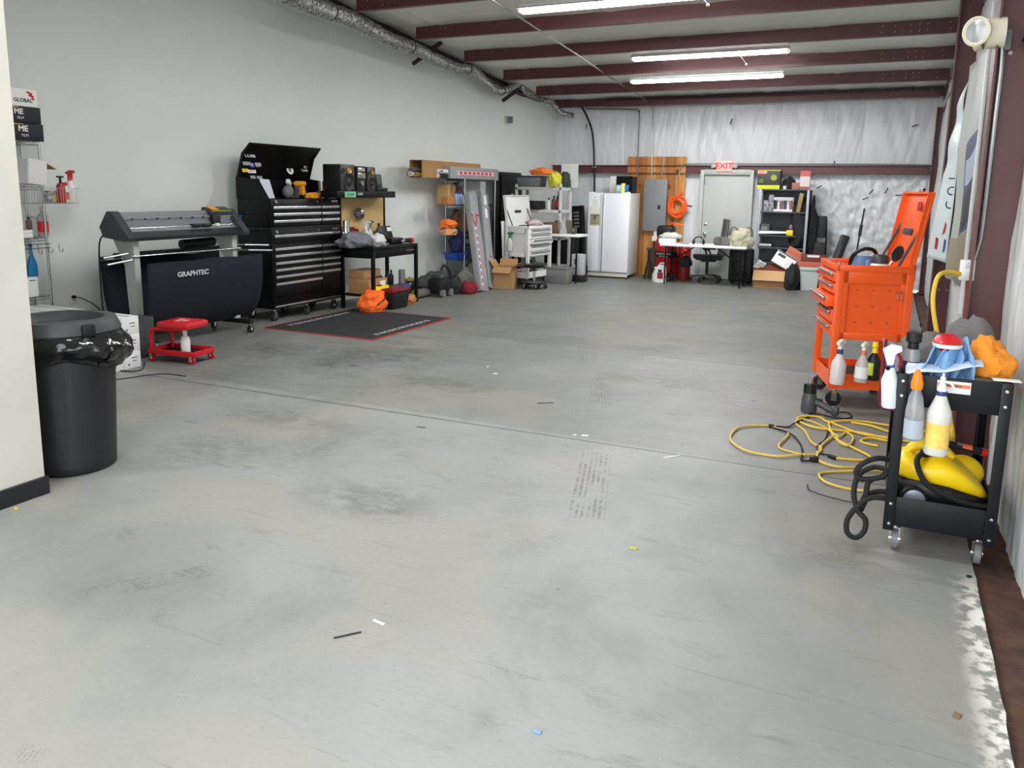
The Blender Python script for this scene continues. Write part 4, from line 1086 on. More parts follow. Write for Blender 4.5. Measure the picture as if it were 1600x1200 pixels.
t = boxthing('case', 'bright yellow plastic case on the workbench lower shelf', 'case', on_low(593, .06), (.1, .34, .11), YELLOW, 0, .012); M().box((0, 0, .115), (.03, .1, .02), bev=.006).build('handle', BLACKP, t)
t = boxthing('case', 'blue plastic tray on the front of the workbench lower shelf', 'tray', on_low(623, .09), (.2, .36, .07), BLUE, 0, .015); M().box((0, 0, .073), (.16, .3, .006)).build('liner', DGREY, t)
rag('shop_cloth', 'yellow speckled cloth behind the blue tray on the lower shelf', 'cloth', on_low(641, .22), (.16, .2, .16), mat('yellow_mottled', (190, 180, 70), .9, c2=(60, 60, 50), scale=16), 10)
t = T('hand_tool', 'black and white cordless tool hanging over the right of the lower shelf', 'tool', on_low(645, .07), PI/2); M().box((0, 0, .05), (.22, .08, .1), bev=.02).build('body', BLACKP, t); M().cyl((-.1, -.02, .06), (-.17, -.02, .05), .02, n=10).build('nose', STEEL, t)
# floor in front of the bench
def heap(name, label, cat, px, py, sz, m, seed, **k): p = fl(px, py, 0); return rag(name, label, cat, Vector((p.x, p.y, .001)), sz, m, seed, **k)
t = heap('tool_bag', 'bright orange drawstring bag on the floor by the workbench leg', 'bag', 583, 486, (.34, .44, .36), mat('orange_fabric', (244, 104, 32), .8), 12)
M().tube([(.1, -.16, .06), (.19, -.05, .16), (.17, .1, .22), (.06, .18, .2)], .008, n=6, sm=4).build('cord', BLACKP, t)
p = fl(613, 480)
t = T('tool_tote', 'black floor tote with a dark red lid right of the orange bag', 'tote', (p.x+.03, p.y-.03, 0), PI/2); M().box((0, 0, .12), (.44, .3, .24), bev=.02, taper=.86).build('tub', BLACKP, t); M().box((0, 0, .265), (.46, .32, .05), bev=.015).build('lid', mat('dark_red_plastic', (120, 20, 32), .45), t)
heap('rag_pile', 'mixed orange and green bits behind the black tote beneath the workbench', 'rags', 638, 473, (.2, .3, .16), mat('mixed_rags', (226, 110, 50), .9, c2=(120, 140, 90), scale=12), 14)
heap('rag_pile', 'small yellow tool bundle just left of the workbench right leg', 'tools', 645, 470, (.14, .16, .2), mat('yellow_mottled', (190, 180, 70), .9), 15)
# ================================================================== middle of the left wall: metal shelf, long cartons, white cart, desk
GCART = mat('grey_carton', (148, 152, 154), .6, var=.06, scale=4)
SRED = mat('stripe_red', (176, 44, 66), .5); SWH = mat('stripe_white', (226, 214, 216), .5)
def metro():
    xb, xf, y0, y1 = -6.93, -6.56, 11.95, 13.1
    t = T('metal_shelf', 'tall steel post shelving unit behind the leaning grey cartons', 'shelf', ((xb+xf)/2, (y0+y1)/2, 0)); o = t.location
    zt = atx(724, 278, xf).z
    for x in (xb, xf):
        for y in (y0, y1): M().cyl(Vector((x, y, 0))-o, Vector((x, y, zt))-o, .016, n=10).build('post', STEEL, t)
    zs = [zt-.03]+[atx(724, y, xf).z for y in (321, 368, 407)]+[.16]
    for z in zs:
        m = M(); m.box((0, 0, z), (xf-xb, y1-y0, .025), bev=.003); m.build('shelf_board', mat('dark_wire', (70, 72, 74), .4, .6), t)
    return t, zs, xb, xf, y0, y1
ms, MZ, mxb, mxf, my0, my1 = metro()
def onm(px, k, dx=.1, dz=.0135): p = atx(px, 340, mxf-dx); return Vector((mxf-dx, p.y, MZ[k]+dz))
# long boxes on top
zt = MZ[0]+.0135
t = T('carton', 'long open cardboard carton full of film rolls on top of the metal shelf', 'box', (mxb+.12, atx(657, 250, mxb+.2).y, zt), PI/2)
L = 1.95; b = M(); h = .27; w = .24; k = .008
b.box((L/2, 0, k/2), (L, w, k)); b.box((L/2, -w/2, h/2), (L, k, h)); b.box((L/2, w/2, h/2), (L, k, h)); b.box((L/2, 0, h), (L, w, k)); b.build('body', CARDB, t)
M().box((-.05, -w/2-.02, h/2), (.12, k, h), rz=.5).build('flap', CARDB, t)
for i, (y, z) in enumerate(((-.07, .04), (.0, .045), (.07, .04), (-.04, .115), (.04, .11))):
    r = T('film_roll', ['', 'upper right', 'lower right', 'upper left', 'lower left'][0]+'narrow film roll poking out of the long cardboard carton', 'roll', (mxb+.12-y, t.location.y-.12-.06*(i % 2), zt+z+.01), PI/2, 'film rolls in the long cardboard carton')
    M().lathe([(.012, 0), (.034, 0), (.034, .7), (.012, .7)], (0, 0, 0), 14, (1, 0, 0)).build('film', [mat('gold_film', (196, 160, 76), .5), PAPER, CARDB, GREYP, mat('tan_film', (150, 120, 80), .5)][i], r)
    M().lathe([(.008, -.004), (.014, -.004), (.014, .02), (.008, .02)], (0, 0, 0), 12, (1, 0, 0)).build('core', DGREY, r)
ya, yb = atx(703, 270, mxf).y, atx(778, 270, mxf).y
hh = atx(740, 262, mxf).z-atx(740, 280, mxf).z
t = T('carton', 'long grey carton with red and white stripe lying on top of the metal shelf', 'box', (mxf-.1, (ya+yb)/2, zt), PI/2)
w = yb-ya
M().box((0, 0, hh/2), (w, .22, hh), bev=.004).build('body', GCART, t)
M().box((.03, -.1106, hh*.5), (w*.74, .001, hh*.42)).build('stripe', SWH, t)
for i in range(8): M().box((-w*.3+w*.088*i, -.112, hh*.5), (w*.062, .001, hh*.2)).build('stripe_block', SRED, t)
M().box((.03, -.112, hh*.68), (w*.72, .001, hh*.05)).build('stripe_line', SRED, t); M().box((.03, -.112, hh*.32), (w*.72, .001, hh*.05)).build('stripe_line', SRED, t)
for i in range(5):
    r = T('film_roll', 'white capped film roll lying between the two long cartons on the metal shelf' if i else 'black film roll at the front corner of the long grey carton on the shelf', 'roll', (mxf-.06-.075*(i % 3), ya-.16-.05*(i % 3), zt+.036+.075*(i//3)), PI/2, 'film rolls between the long cartons' if i else None)
    M().lathe([(.012, 0), (.036, 0), (.036, .15), (.012, .15)], (0, 0, 0), 14, (1, 0, 0)).build('film', WHITE if i else BLACKP, r)
    M().lathe([(.008, -.004), (.016, -.004), (.016, .02), (.008, .02)], (0, 0, 0), 12, (1, 0, 0)).build('core', GREYP, r)
# leaning cartons
def leaning(label, pb, ptop, Xt, w, d, deco):
    B = fl(*pb); Tp = atx(*ptop, Xt)
    B.z = .015; ax = (Tp-B); Lh = ax.length; z = ax.normalized()
    y = Vector((-1, 0, 0)); x = y.cross(z).normalized(); y = z.cross(x).normalized()
    if x.y < 0: pass
    rot = Matrix((x, y, z)).transposed().to_euler()
    t = T('carton', label, 'box', B, rot=rot)
    M().box((0, d/2, Lh/2), (w, d, Lh), bev=.004).build('body', GCART, t); deco(t, w, Lh); return t
def d1(t, w, L):
    M().box((-w*.18, -.0006, L*.33), (w*.2, .001, L*.66)).build('stripe', SWH, t)
    for i in range(9): M().box((-w*.18, -.0016, L*.03+L*.072*i), (w*.13, .001, L*.048)).build('stripe_block', SRED, t)
    for (x0, z0, x1, z1) in ((-.18, .66, -.18, .7), (-.4, .71, -.4, .78), (-.4, .78, -.5, .78), (.02, .71, .02, .79), (.02, .79, .5, .79), (-.18, .68, -.38, .72), (-.18, .68, .0, .72)):
        M().tube([(x0*w, -.001, z0*L), (x1*w, -.001, z1*L)], w*.045, n=4).build('stripe_line', SRED, t)
    text('FILM', .06, SWH, t, (w*.3, -.001, L*.2), rot=(PI/2, PI/2, 0))
def d2(t, w, L):
    for z in (.78, .92): M().box((0, -.0006, L*z), (w*.34, .001, L*.1)).build('white_label', PAPER, t)
    text('WINDOW FILM', .05, SWH, t, (w*.1, -.001, L*.2), rot=(PI/2, PI/2, 0))
    M().box((w*.1, -.0006, L*.33), (w*.3, .001, .03)).build('stripe_block', SRED, t)
leaning('tall grey carton with red stripe leaning on the metal shelf, left of the pair', (758, 455.5), (739, 304), -6.40, .29, .1, d1)
leaning('tall plain grey carton with white labels leaning on the metal shelf, right of the pair', (770, 452), (757, 301), -6.50, .27, .08, d2)
# white foam board leaning beside them
B = fl(790, 446); Tp = atx(768, 330, -6.3)
t = T('foam_board', 'white triangular offcut board leaning behind the grey cartons', 'board', (-6.2, 12.86, .36)); t.rotation_euler = (0, -.12, PI/2)
M().prism([(-.12, .0), (.24, .0), (.02, .78), (-.12, .8)], 'y', -.006, .006).build('board', WHITE, t)
# contents of the metal shelf
boxthing('box', 'upper tan box on the second board of the metal shelf', 'box', onm(697, 1, .3), (.22, .26, .34), mat('tan_card', (186, 152, 104), .8))
boxthing('box', 'small orange brown box at the front left of the second shelf board', 'box', onm(700, 1, .08), (.12, .24, .13), mat('rust_card', (176, 116, 66), .8))
rag('cloth_pile', 'mixed dark blue and red cloths heaped on the second shelf board', 'cloth', onm(713, 1, .24), (.2, .3, .42), mat('mixed_dark_cloth', (60, 62, 80), .9, c2=(120, 40, 50), scale=9), 21)
for i in range(3): t = bottle('bottle', 'blue capped bottle on the second board of the metal shelf', onm(712+4*i, 1, .06), .22, .035, mat('pale_blue_plastic', (140, 160, 190), .4), BLUE, group='blue capped bottles on the metal shelf')
t = T('work_lamp', 'dark round lamp hanging under the top board of the metal shelf', 'lamp', onm(718, 0, .05)+Vector((0, 0, -.185))); M().sph((0, 0, .08), (.07, .07, .08), 16, 10).build('shade', DGREY, t); M().cyl((0, 0, .14), (0, 0, .16), .01, n=8).build('stem', STEEL, t)
rag('cloth_pile', 'upper orange folded towel on the third shelf board', 'towel', onm(700, 2, .12)+Vector((0, 0, .13)), (.26, .36, .16), mat('orange_towel', (236, 122, 48), .9), 23)
rag('cloth_pile', 'lower pile of orange and green towels on the third shelf board', 'towel', onm(700, 2, .12), (.28, .4, .15), mat('orange_green_towel', (240, 130, 60), .9, c2=(120, 180, 150), scale=9), 22)
rag('cloth_pile', 'dark green mixed bundle in the middle of the third shelf board', 'cloth', onm(717, 2, .2), (.3, .36, .5), mat('dark_mixed_cloth', (44, 60, 56), .9, c2=(120, 70, 50), scale=10), 24)
rag('cloth_pile', 'dark green cloth on the third shelf board behind the leaning cartons', 'cloth', onm(734, 2, .2), (.3, .34, .44), mat('forest_cloth', (34, 62, 54), .9, c2=(60, 50, 50), scale=9), 25)
t = T('bin', 'dark blue plastic bin on the fourth board of the metal shelf', 'bin', onm(712, 3, .12), PI/2); M().box((0, 0, .06), (.36, .26, .12), bev=.015, taper=.9).build('tub', BLUE, t); M().box((0, 0, .115), (.38, .28, .014), bev=.004).build('rim', BLUE, t)
rag('cloth_pile', 'dark blue jacket bundle above the blue plastic bin on the shelf', 'clothing', onm(714, 3, .14)+Vector((0, 0, .14)), (.24, .3, .44), mat('navy_cloth_lump', (36, 44, 80), .9), 26)
boxthing('box', 'dark purple box on the fourth board behind the leaning cartons', 'box', onm(731, 3, .15), (.3, .34, .22), mat('plum_card', (66, 56, 78), .7))
rag('cloth_pile', 'grey cloth on top of the dark purple box on the shelf', 'cloth', onm(731, 3, .15)+Vector((0, 0, .225)), (.28, .32, .16), mat('mid_grey_cloth', (120, 118, 116), .9), 27)
# floor clutter in front of the shelf
def heap2(name, label, cat, px, py, sz, m, seed, **k): p = fl(px, py, 0); return rag(name, label, cat, Vector((p.x-sz[0]*.3, p.y+.0, .001)), sz, m, seed, **k)
heap2('tool_bag', 'dark grey duffel bag on the floor between the bench and the metal shelf', 'bag', 679, 455, (.3, .62, .36), mat('duffel_grey', (62, 62, 62), .85), 31)
t = T('jack', 'grey floor jack with a red knob lying by the workbench leg', 'jack', fl(668, 466)+Vector((-.15, 0, 0)), PI/2)
M().box((.05, 0, .07), (.44, .18, .1), bev=.03).build('body', mat('jack_grey', (98, 98, 100), .45), t); M().sph((-.2, -.05, .08), (.05, .05, .05), 12, 8).build('knob', RED, t); M().cyl((-.2, .05, .05), (-.2, .05, .3), .02, n=10).build('post', STEEL, t); M().cyl((.2, -.06, .03), (.2, .06, .03), .03, n=12).build('roller', RUBBER, t)
t = T('shop_vacuum', 'black canister vacuum lying on the floor before the metal shelf', 'vacuum', fl(695, 463)+Vector((-.1, 0, 0)), PI/2)
M().box((0, 0, .17), (.34, .3, .26), bev=.07).build('canister', BLACKP, t); M().box((.0, 0, .31), (.24, .2, .1), bev=.04).build('motor_head', DGREY, t)
for s in (-1, 1): M().cyl((s*.12, -.16, .06), (s*.12, -.11, .06), .06, n=18).build('wheel', GREYP, t)
M().tube([(.12, .05, .34), (.2, .05, .46), (.3, .0, .4), (.34, -.04, .2)], .02, n=8, sm=5).build('hose', BLACKP, t)
heap2('cable_heap', 'black heap of cables and straps on the floor beside the black vacuum', 'cables', 715, 459, (.3, .36, .32), mat('black_straps', (30, 30, 32), .8), 33)
t = T('jug', 'clear plastic jug lying on the floor in front of the metal shelf', 'jug', fl(731, 451)+Vector((-.05, 0, 0)), PI/2); M().lathe([(0, 0), (.14, 0), (.15, .03), (.15, .22), (.05, .32), (.05, .37), (0, .37)], n=20).build('jug', mat('clear_jug', (180, 180, 172), .25, trans=.4), t)
t = T('tool_bag', 'green topped tool roll on the floor beside the red cushion', 'bag', fl(726, 459)+Vector((-.12, 0, 0)), PI/2); M().box((0, 0, .08), (.22, .2, .16), bev=.04).build('body', mat('forest_canvas', (26, 74, 52), .8), t); M().box((0, 0, .165), (.1, .03, .02), bev=.006).build('handle', BLACKP, t)
heap2('cushion', 'dark red cushion on the floor against the leaning grey carton', 'cushion', 739, 459, (.28, .3, .24), mat('dark_red_cloth', (120, 24, 34), .9), 35)
heap2('cable_heap', 'white cord loop heaped below the fourth shelf board', 'cord', 738, 445, (.2, .4, .5), mat('grey_white_cord', (140, 138, 130), .8, c2=(80, 78, 74), scale=14), 36)
t = T('box', 'low white box on the floor behind the grey duffel bag', 'box', fl(670, 441)+Vector((-.1, 0, 0)), PI/2); M().box((0, 0, .2), (.4, .2, .4), bev=.01).build('body', WHITE, t); M().box((.08, 0, .43), (.12, .1, .06), bev=.02).build('handle', BLACKP, t)
# ------------------------------------------------------------------ tool carts (white here, orange later)
def tool_cart(label, loc, rz, paint, face, lid_lean, W=.5, L=.72):
    # W along local X (the panelled end faces -Y), drawers face local X * face
    t = T('tool_cart', label, 'tool cart', loc, rz)
    zt, zb = 1.12, .56
    b = M(); b.box((0, L/2, (zt+zb)/2), (W-.03, L-.03, zt-zb)); b.build('cabinet', paint, t)
    for sx in (-1, 1):
        for sy in (0, 1):
            q = M(); x = sx*(W/2-.018); y = .018 if sy == 0 else L-.018
            q.box((x, y, (zt+.15)/2), (.055, .055, zt-.15), bev=.004); q.build('corner_post', paint, t)
    # raised border of the end panel
    e = M(); 
    for s in (-1, 1): e.box((s*(W/2-.045), .004, (zt+zb)/2), (.07, .02, zt-zb), bev=.003)
    e.box((0, .004, zt-.055), (W, .02, .11), bev=.003); e.box((0, .004, zb+.03), (W, .02, .06), bev=.003); e.build('end_panel_frame', paint, t)
    for i in range(3):
        for j in range(3): M().cyl((-.12+.12*i, .015, zb+.14+.13*j), (-.12+.12*i, .012, zb+.14+.13*j), .006, n=8).build('rivet_hole', DGREY, t)
    # top rim
    r = M()
    for s in (-1, 1):
        r.box((s*(W/2+.0), L/2, zt+.01), (.02, L+.03, .05), bev=.004); r.box((0, L/2+s*(L/2+.005), zt+.01), (W+.02, .02, .05), bev=.004)
    r.build('top_rim', paint, t)
    # drawers
    for i, (z, h) in enumerate(((zt-.07, .085), (zt-.165, .085), (zt-.265, .095), (zt-.385, .12), (zt-.5, .1))):
        o_ = .0 if i not in (2,) else .05
        d = M().box((face*(W/2+.008+o_/2), L/2, z), (.016+o_, L-.1, h-.012), bev=.003).build('drawer', paint, t)
        k = M(); k.box((face*(W/2+.03+o_), L/2, z+h*.3), (.03, L-.14, .018), bev=.005); k.build('drawer_pull', STEEL if i != 9 else paint, d)
    # lower tray
    q = M(); q.box((0, L/2, .17), (W-.02, L-.02, .02))
    for s in (-1, 1): q.box((s*(W/2-.01), L/2, .215), (.012, L, .12)); q.box((0, L/2+s*(L/2-.006), .215), (W, .012, .12))
    q.build('lower_tray', paint, t)
    for sx in (-1, 1):
        for y in (.05, L-.05): caster(t, (sx*(W/2-.05), y, 0), .06, RUBBER, CHROME, fp=.16)
    # open lid
    lz = .58
    hd = -face*(W/2-.0)
    li = M(); li.box((0, 0, lz/2), (.02, L, lz), bev=.004)
    for s in (-1, 1): li.box((face*.02, s*(L/2-.01), lz/2), (.04, .016, lz-.02))
    li.box((face*.02, 0, lz-.01), (.04, L-.02, .016))
    lo = li.build('lid', paint, t, loc=(hd, L/2, zt+.035), rot=(0, -face*lid_lean, 0))
    M().box((face*.022, 0, lz*.45), (.006, .22, .05), bev=.002).build('name_plate', DGREY, lo)
    M().box((face*.03, -L*.2, lz+.01), (.03, .06, .03), bev=.004).build('lid_latch', CHROME, lo)
    for s in (-1, 1):
        M().tube([(hd+face*(.1), L/2+s*(L/2-.06), zt+.02), (hd+face*.01-face*lid_lean*lz*.62, L/2+s*(L/2-.06), zt+.035+lz*.55)], .011, n=8).build('gas_strut', DGREY, t)
    return t, zt
c = fl(826, 446)
wc, wz = tool_cart('white rolling tool cart with open lid and part open drawers by the left wall', (-5.92, 12.72, 0), R(-5), mat('white_enamel', (222, 222, 220), .35), 1, .12, W=.46, L=.86)
wc.scale = (1, 1, .92)
WCX, WCY = -6.0, 12.72
# spray bottles, cloth and tools around the white cart
for (px, py, lb, hd) in ((796, 378, 'clear spray bottle with a green head hung on the end of the white cart', GREEN),):
    p = aty(px, 392, 12.62); t = spray_bottle('spray_bottle', lb, (p.x, 12.62, aty(px, 392, 12.62).z), .34, mat('frosted_plastic', (206, 208, 210), .25, trans=.25), hd)
p = aty(819, 404, 12.66)
t = spray_bottle('spray_bottle', 'small black spray bottle on the ledge below the white cart panel', (p.x, 12.9, .168), .3, BLACKP, BLACKP)
rag('shop_cloth', 'red rolled cloth on the lower tray of the white cart', 'cloth', (-6.02, 12.95, .168), (.2, .16, .1), RED, 41)
rag('shop_cloth', 'white cloth with red stripe lying on the open drawer of the white cart', 'cloth', (-5.75, 13.05, 1.07), (.24, .4, .12), mat('white_red_cloth', (210, 206, 206), .9, c2=(150, 60, 80), scale=7), 42)
t = T('pliers', 'small black pliers lying on the top rim of the white cart', 'pliers', (-5.9, 12.95, 1.045)); M().tube([(-.1, 0, .01), (0, .01, .02), (.09, .04, .01)], .01, n=6, sm=3).build('handle', BLACKP, t); M().tube([(-.1, .05, .01), (0, .02, .02), (.05, -.01, .02)], .01, n=6, sm=3).build('handle', BLACKP, t)
# black tall item and rack behind the white cart
def rack():
    t = T('storage_rack', 'grey white plastic rack behind the white tool cart', 'rack', (-6.0, 14.05, 0))
    PL = mat('rack_grey', (188, 188, 184), .5)
    w, d = .9, .5
    for x in (-w/2, w/2):
        for y in (-d/2, d/2): M().box((x, y, .9), (.05, .05, 1.8), bev=.008).build('post', PL, t)
    for z in (.25, .8, 1.3, 1.72): M().box((0, 0, z), (w+.05, d+.05, .06), bev=.01).build('shelf_board', PL, t)
    return t
rack()
t = T('storage_tote', 'grey lidded tote on the top board of the plastic rack', 'tote', (-6.2, 13.95, 1.751)); M().box((0, 0, .09), (.5, .36, .18), bev=.02, taper=.9).build('tub', GREYP, t); M().box((0, 0, .19), (.52, .38, .03), bev=.01).build('lid', DGREY, t)
boxthing('case', 'black flat tool case on the rack above the white cart lid', 'case', (-6.15, 13.86, 1.331), (.44, .3, .16), BLACKP, 0, .02)
rag('cloth_pile', 'orange cloth draped on the top of the plastic rack', 'cloth', (-5.95, 13.85, 1.97), (.44, .3, .16), mat('orange_towel', (236, 122, 48), .9), 44)
rag('cloth_pile', 'yellow green cloth hanging over the front of the plastic rack', 'cloth', (-5.68, 13.83, 1.752), (.24, .3, .36), mat('olive_yellow_cloth', (190, 186, 60), .9), 45)
rag('cloth_pile', 'dark green cloth beside the orange cloth on the plastic rack', 'cloth', (-5.58, 14.05, 1.752), (.2, .3, .34), mat('forest_cloth', (34, 62, 54), .9), 46)
t = T('poster_board', 'pale green white board standing at the back of the plastic rack', 'board', (-5.55, 14.24, 1.752)); M().box((0, 0, .22), (.34, .015, .44)).build('board', mat('pale_board', (206, 212, 206), .6), t)
for i, (x, hh, mm, lb) in enumerate(((-5.72, .26, mat('brown_glass', (96, 76, 66), .3), 'brown bottle on the third board of the plastic rack'), (-5.62, .34, BLACKP, 'tall black bottle with red label on the third board of the rack'), (-5.82, .22, WHITE, 'white bottle on the third board of the plastic rack'))):
    bottle('bottle', lb, (x, 13.9, 1.331), hh, .045, mm, BLACKP, lab=(RED if i == 1 else None))
boxthing('box', 'brown and white box on the second board of the plastic rack', 'box', (-5.72, 13.92, .831), (.3, .3, .26), mat('brown_box', (110, 84, 60), .7))
rag('shop_cloth', 'light grey cloth hanging at the right side of the plastic rack', 'cloth', (-5.5, 13.82, .832), (.14, .2, .4), mat('pale_grey_cloth', (150, 148, 144), .9), 47)
t = T('display_board', 'tall black folded display board standing behind the white cart by the wall', 'board', (-6.72, 13.95, 0)); M().box((0, 0, 1.01), (.03, 1.2, 2.02), bev=.006).build('panel', BLACKP, t); M().box((.05, .1, 1.0), (.03, .9, 1.96), bev=.006).build('panel', BLACKP, t)
# cardboard carton and rolling stool on the floor
p = fl(795, 449)
carton('carton', 'open cardboard box on the floor right of the leaning cartons', (-5.93, 12.28, 0), (.33, .32, .38), R(8), None, True)
def roll_stool():
    p = fl(834, 452)
    t = T('creeper_stool', 'low rolling stool with a round black seat in front of the white cart', 'stool', (p.x-.05, p.y+.12, 0))
    M().lathe([(0, .37), (.1, .365), (.17, .37), (.19, .385), (.19, .405), (.17, .42), (0, .42)], n=28).build('seat', BLACK, t)
    M().lathe([(0, .3), (.06, .31), (.09, .365), (0, .366)], n=20).build('seat_cup', CHROME, t)
    M().cyl((0, 0, .1), (0, 0, .32), .022, n=14).build('post', CHROME, t)
    M().lathe([(.06, .085), (.2, .085), (.235, .1), (.235, .115), (.2, .108), (.06, .108)], n=30).build('tray_ring', BLACK, t)
    for i in range(5):
        a = 2*PI*i/5+.3; x, y = .2*math.cos(a), .2*math.sin(a)
        M().box((x*.5, y*.5, .09), (.2, .035, .02), rz=a).build('spoke', STEEL, t); caster(t, (x, y, 0), .036, BLACKP, CHROME, fp=.09)
roll_stool()
# white topped desk with black legs, and things around it
def desk():
    t = T('folding_desk', 'small white topped desk with thin black legs left of the fridge', 'table', (-5.3, 13.85, 0))
    w, d, z = .5, .5, .87
    a = aty(853, 366, 13.6); b = aty(905, 366, 13.6)
    x0, x1 = a.x-t.location.x, b.x-t.location.x
    M().box(((x0+x1)/2, 0, z), (x1-x0, d, .045), bev=.012).build('table_top', WHITE, t)
    for x in (x0+.05, x1-.06):
        for y in (-.2, .2): M().cyl((x, y, 0), (x, y, z-.02), .017, n=10).build('leg', BLACK, t)
    return x0+t.location.x, x1+t.location.x, z+.023
dx0, dx1, dz = desk()
t = T('box', 'olive and grey box standing on the white topped desk', 'box', (dx0+.18, 14.0, dz)); M().box((0, 0, .12), (.26, .24, .24), bev=.015).build('body', mat('olive_box', (92, 90, 70), .7), t); M().box((0, -.123, .12), (.18, .004, .1)).build('front_label', GREYP, t)
t = T('tin', 'small dark tin standing on the white topped desk', 'tin', (dx0+.44, 13.9, dz)); M().box((0, 0, .06), (.09, .08, .12), bev=.01).build('body', DGREY, t); M().box((0, -.042, .07), (.05, .004, .05)).build('face', GREYP, t)
t = T('slotted_rack', 'tall black slotted rack leaning against the back wall behind the desk', 'rack', (-5.62, 15.15, 0), rot=(-.1, -.1, 0)); 
q = M(); q.box((0, 0, .7), (.24, .1, 1.4), bev=.01); q.build('frame', BLACK, t)
for i in range(5): M().box((-.02, -.053, .98+.07*i), (.12, .006, .04)).build('slot', mat('slot_grey', (120, 120, 122), .5), t)
t = T('cabinet', 'black low cabinet under the white topped desk', 'cabinet', (-5.85, 14.7, 0)); M().box((0, 0, .4), (.6, .4, .8), bev=.01).build('body', BLACKP, t); M().box((.1, -.205, .55), (.4, .01, .4), bev=.003).build('door', BLACKP, t)
t = T('paper_bag', 'light grey carrier bag standing under the white topped desk', 'bag', (-5.22, 13.98, .0)); M().box((0, 0, .32), (.24, .16, .4), bev=.02).build('bag_body', mat('carrier_bag', (176, 176, 178), .7), t); M().box((0, 0, .06), (.3, .22, .12), bev=.01).build('crate', BLACKP, t); M().box((-.03, -.083, .38), (.05, .004, .1), bev=.002).build('logo', DGREY, t)
rag('bag', 'black rucksack on the floor between the desk and the fridge', 'bag', (-5.4, 14.6, .001), (.24, .26, .6), mat('black_nylon', (30, 30, 34), .8), 51)
t = T('storage_bin', 'clear grey plastic bin on the floor beside the white cart', 'bin', (-5.45, 13.55, 0)); M().box((0, 0, .14), (.5, .3, .28), bev=.02, taper=.92).build('tub', mat('smoky_plastic', (120, 120, 116), .3), t); M().box((0, 0, .285), (.52, .32, .02), bev=.006).build('lid', GREYP, t)
# ================================================================== back wall: fridge, compressor, table, chair, shelf
def fridge():
    x0, z0, w, h = ry(916, 302, 983.5, 434, 14.85)
    W, H, D = .84, 1.655, .72
    t = T('refrigerator', 'white side by side refrigerator with an ice dispenser at the back wall', 'refrigerator', (-4.955, 14.88, 0), R(2))
    FW = mat('fridge_white', (226, 228, 234), .35); FS = mat('fridge_side', (206, 208, 200), .5, bump=.1, bscale=140)
    M().box((0, D/2+.03, H/2+.03), (W, D-.06, H-.06), bev=.01).build('cabinet', FS, t)
    zb = .12; xs = -W/2+W*.36
    dl = M().box((-W/2+(xs+W/2)/2-.003, -.0, (zb+H)/2), (xs+W/2-.008, .07, H-zb), bev=.012).build('freezer_door', FW, t)
    dr = M().box(((xs+W/2)/2+.003, -.0, (zb+H)/2), (W/2-xs-.008, .07, H-zb), bev=.012).build('fridge_door', FW, t)
    for s, d in ((-1, dl), (1, dr)):
        M().box((xs+s*.024, -.045, (zb+H)/2), (.022, .035, H-zb-.02), bev=.006).build('door_handle', mat('handle_white', (206, 208, 212), .35), d)
    cx = -W/2+.15
    zd = aty(930, 343, 14.82).z
    M().box((cx, -.036, zd+.06), (.24, .008, .36), bev=.004).build('dispenser_panel', mat('dispenser_cream', (214, 212, 196), .4), dl)
    M().box((cx, -.041, zd-.0), (.19, .006, .2), bev=.004).build('dispenser_recess', mat('dispenser_olive', (150, 146, 116), .5), dl)
    M().box((cx, -.046, zd+.09), (.18, .012, .03), bev=.003).build('dispenser_controls', GREYP, dl)
    M().cyl((cx, -.044, zd+.01), (cx, -.044, zd+.07), .02, n=10).build('dispenser_spout', DGREY, dl)
    M().box((cx+.0, -.0365, H-.17), (.2, .004, .24)).build('calendar', PAPER, dl)
    q = M()
    for i in range(6): q.box((cx-.01, -.039, H-.26+.025*i), (.1, .001, .004))
    q.box((cx-.02, -.039, H-.085), (.03, .001, .012)); q.build('print', GREYP, dl, split=1)
    M().box((0, .02, .065), (W-.02, .05, .075), bev=.004).build('kick_grille', mat('grille_beige', (196, 196, 182), .5), t)
    for x in (-W/2+.06, W/2-.06): M().cyl((x, .05, 0), (x, .05, .035), .025, n=10).build('foot', DGREY, t)
    for x in (-W/2+.07, W/2-.07): M().box((x, .02, H+.008), (.1, .06, .02), bev=.004).build('hinge_cover', FW, t)
    return t, H
fr, FH = fridge()
# crate and packages on the fridge
t = T('milk_crate', 'black slotted crate standing on edge on top of the fridge', 'crate', (-4.72, 15.2, FH+.001))
m = M(); w, h, d = .31, .32, .3
n = 5
for i in range(n+1): m.box((-w/2+w*i/n, -d/2, h/2), (.02, .012, h))
for j in range(7): m.box((0, -d/2, h*j/6), (w, .012, .02))
m.box((0, d/2, h/2), (w, .012, h)); m.box((-w/2, 0, h/2), (.012, d, h)); m.box((w/2, 0, h/2), (.012, d, h)); m.box((0, 0, .006), (w, d, .012)); m.box((0, 0, h-.006), (w, d, .012))
m.build('crate_body', BLACKP, t)
for i, (x, w, h, m_, lb) in enumerate(((-4.81, .1, .16, mat('green_blue_print', (60, 130, 150), .5, c2=(210, 226, 220), scale=12), 'green and blue package leaning on the crate atop the fridge'), (-4.72, .07, .19, mat('lemon_print', (232, 226, 120), .5), 'pale yellow package in the middle before the black crate'), (-4.65, .07, .16, mat('bright_blue_print', (40, 100, 180), .5), 'bright blue package at the right before the black crate'))):
    boxthing('package', lb, 'package', (x, 15.0, FH+.001), (w, .06, h), m_, 0)
boxthing('package', 'small cream carton at the right front of the fridge top', 'box', (-4.59, 14.95, FH+.001), (.05, .05, .03), mat('cream_card', (214, 196, 160), .7))
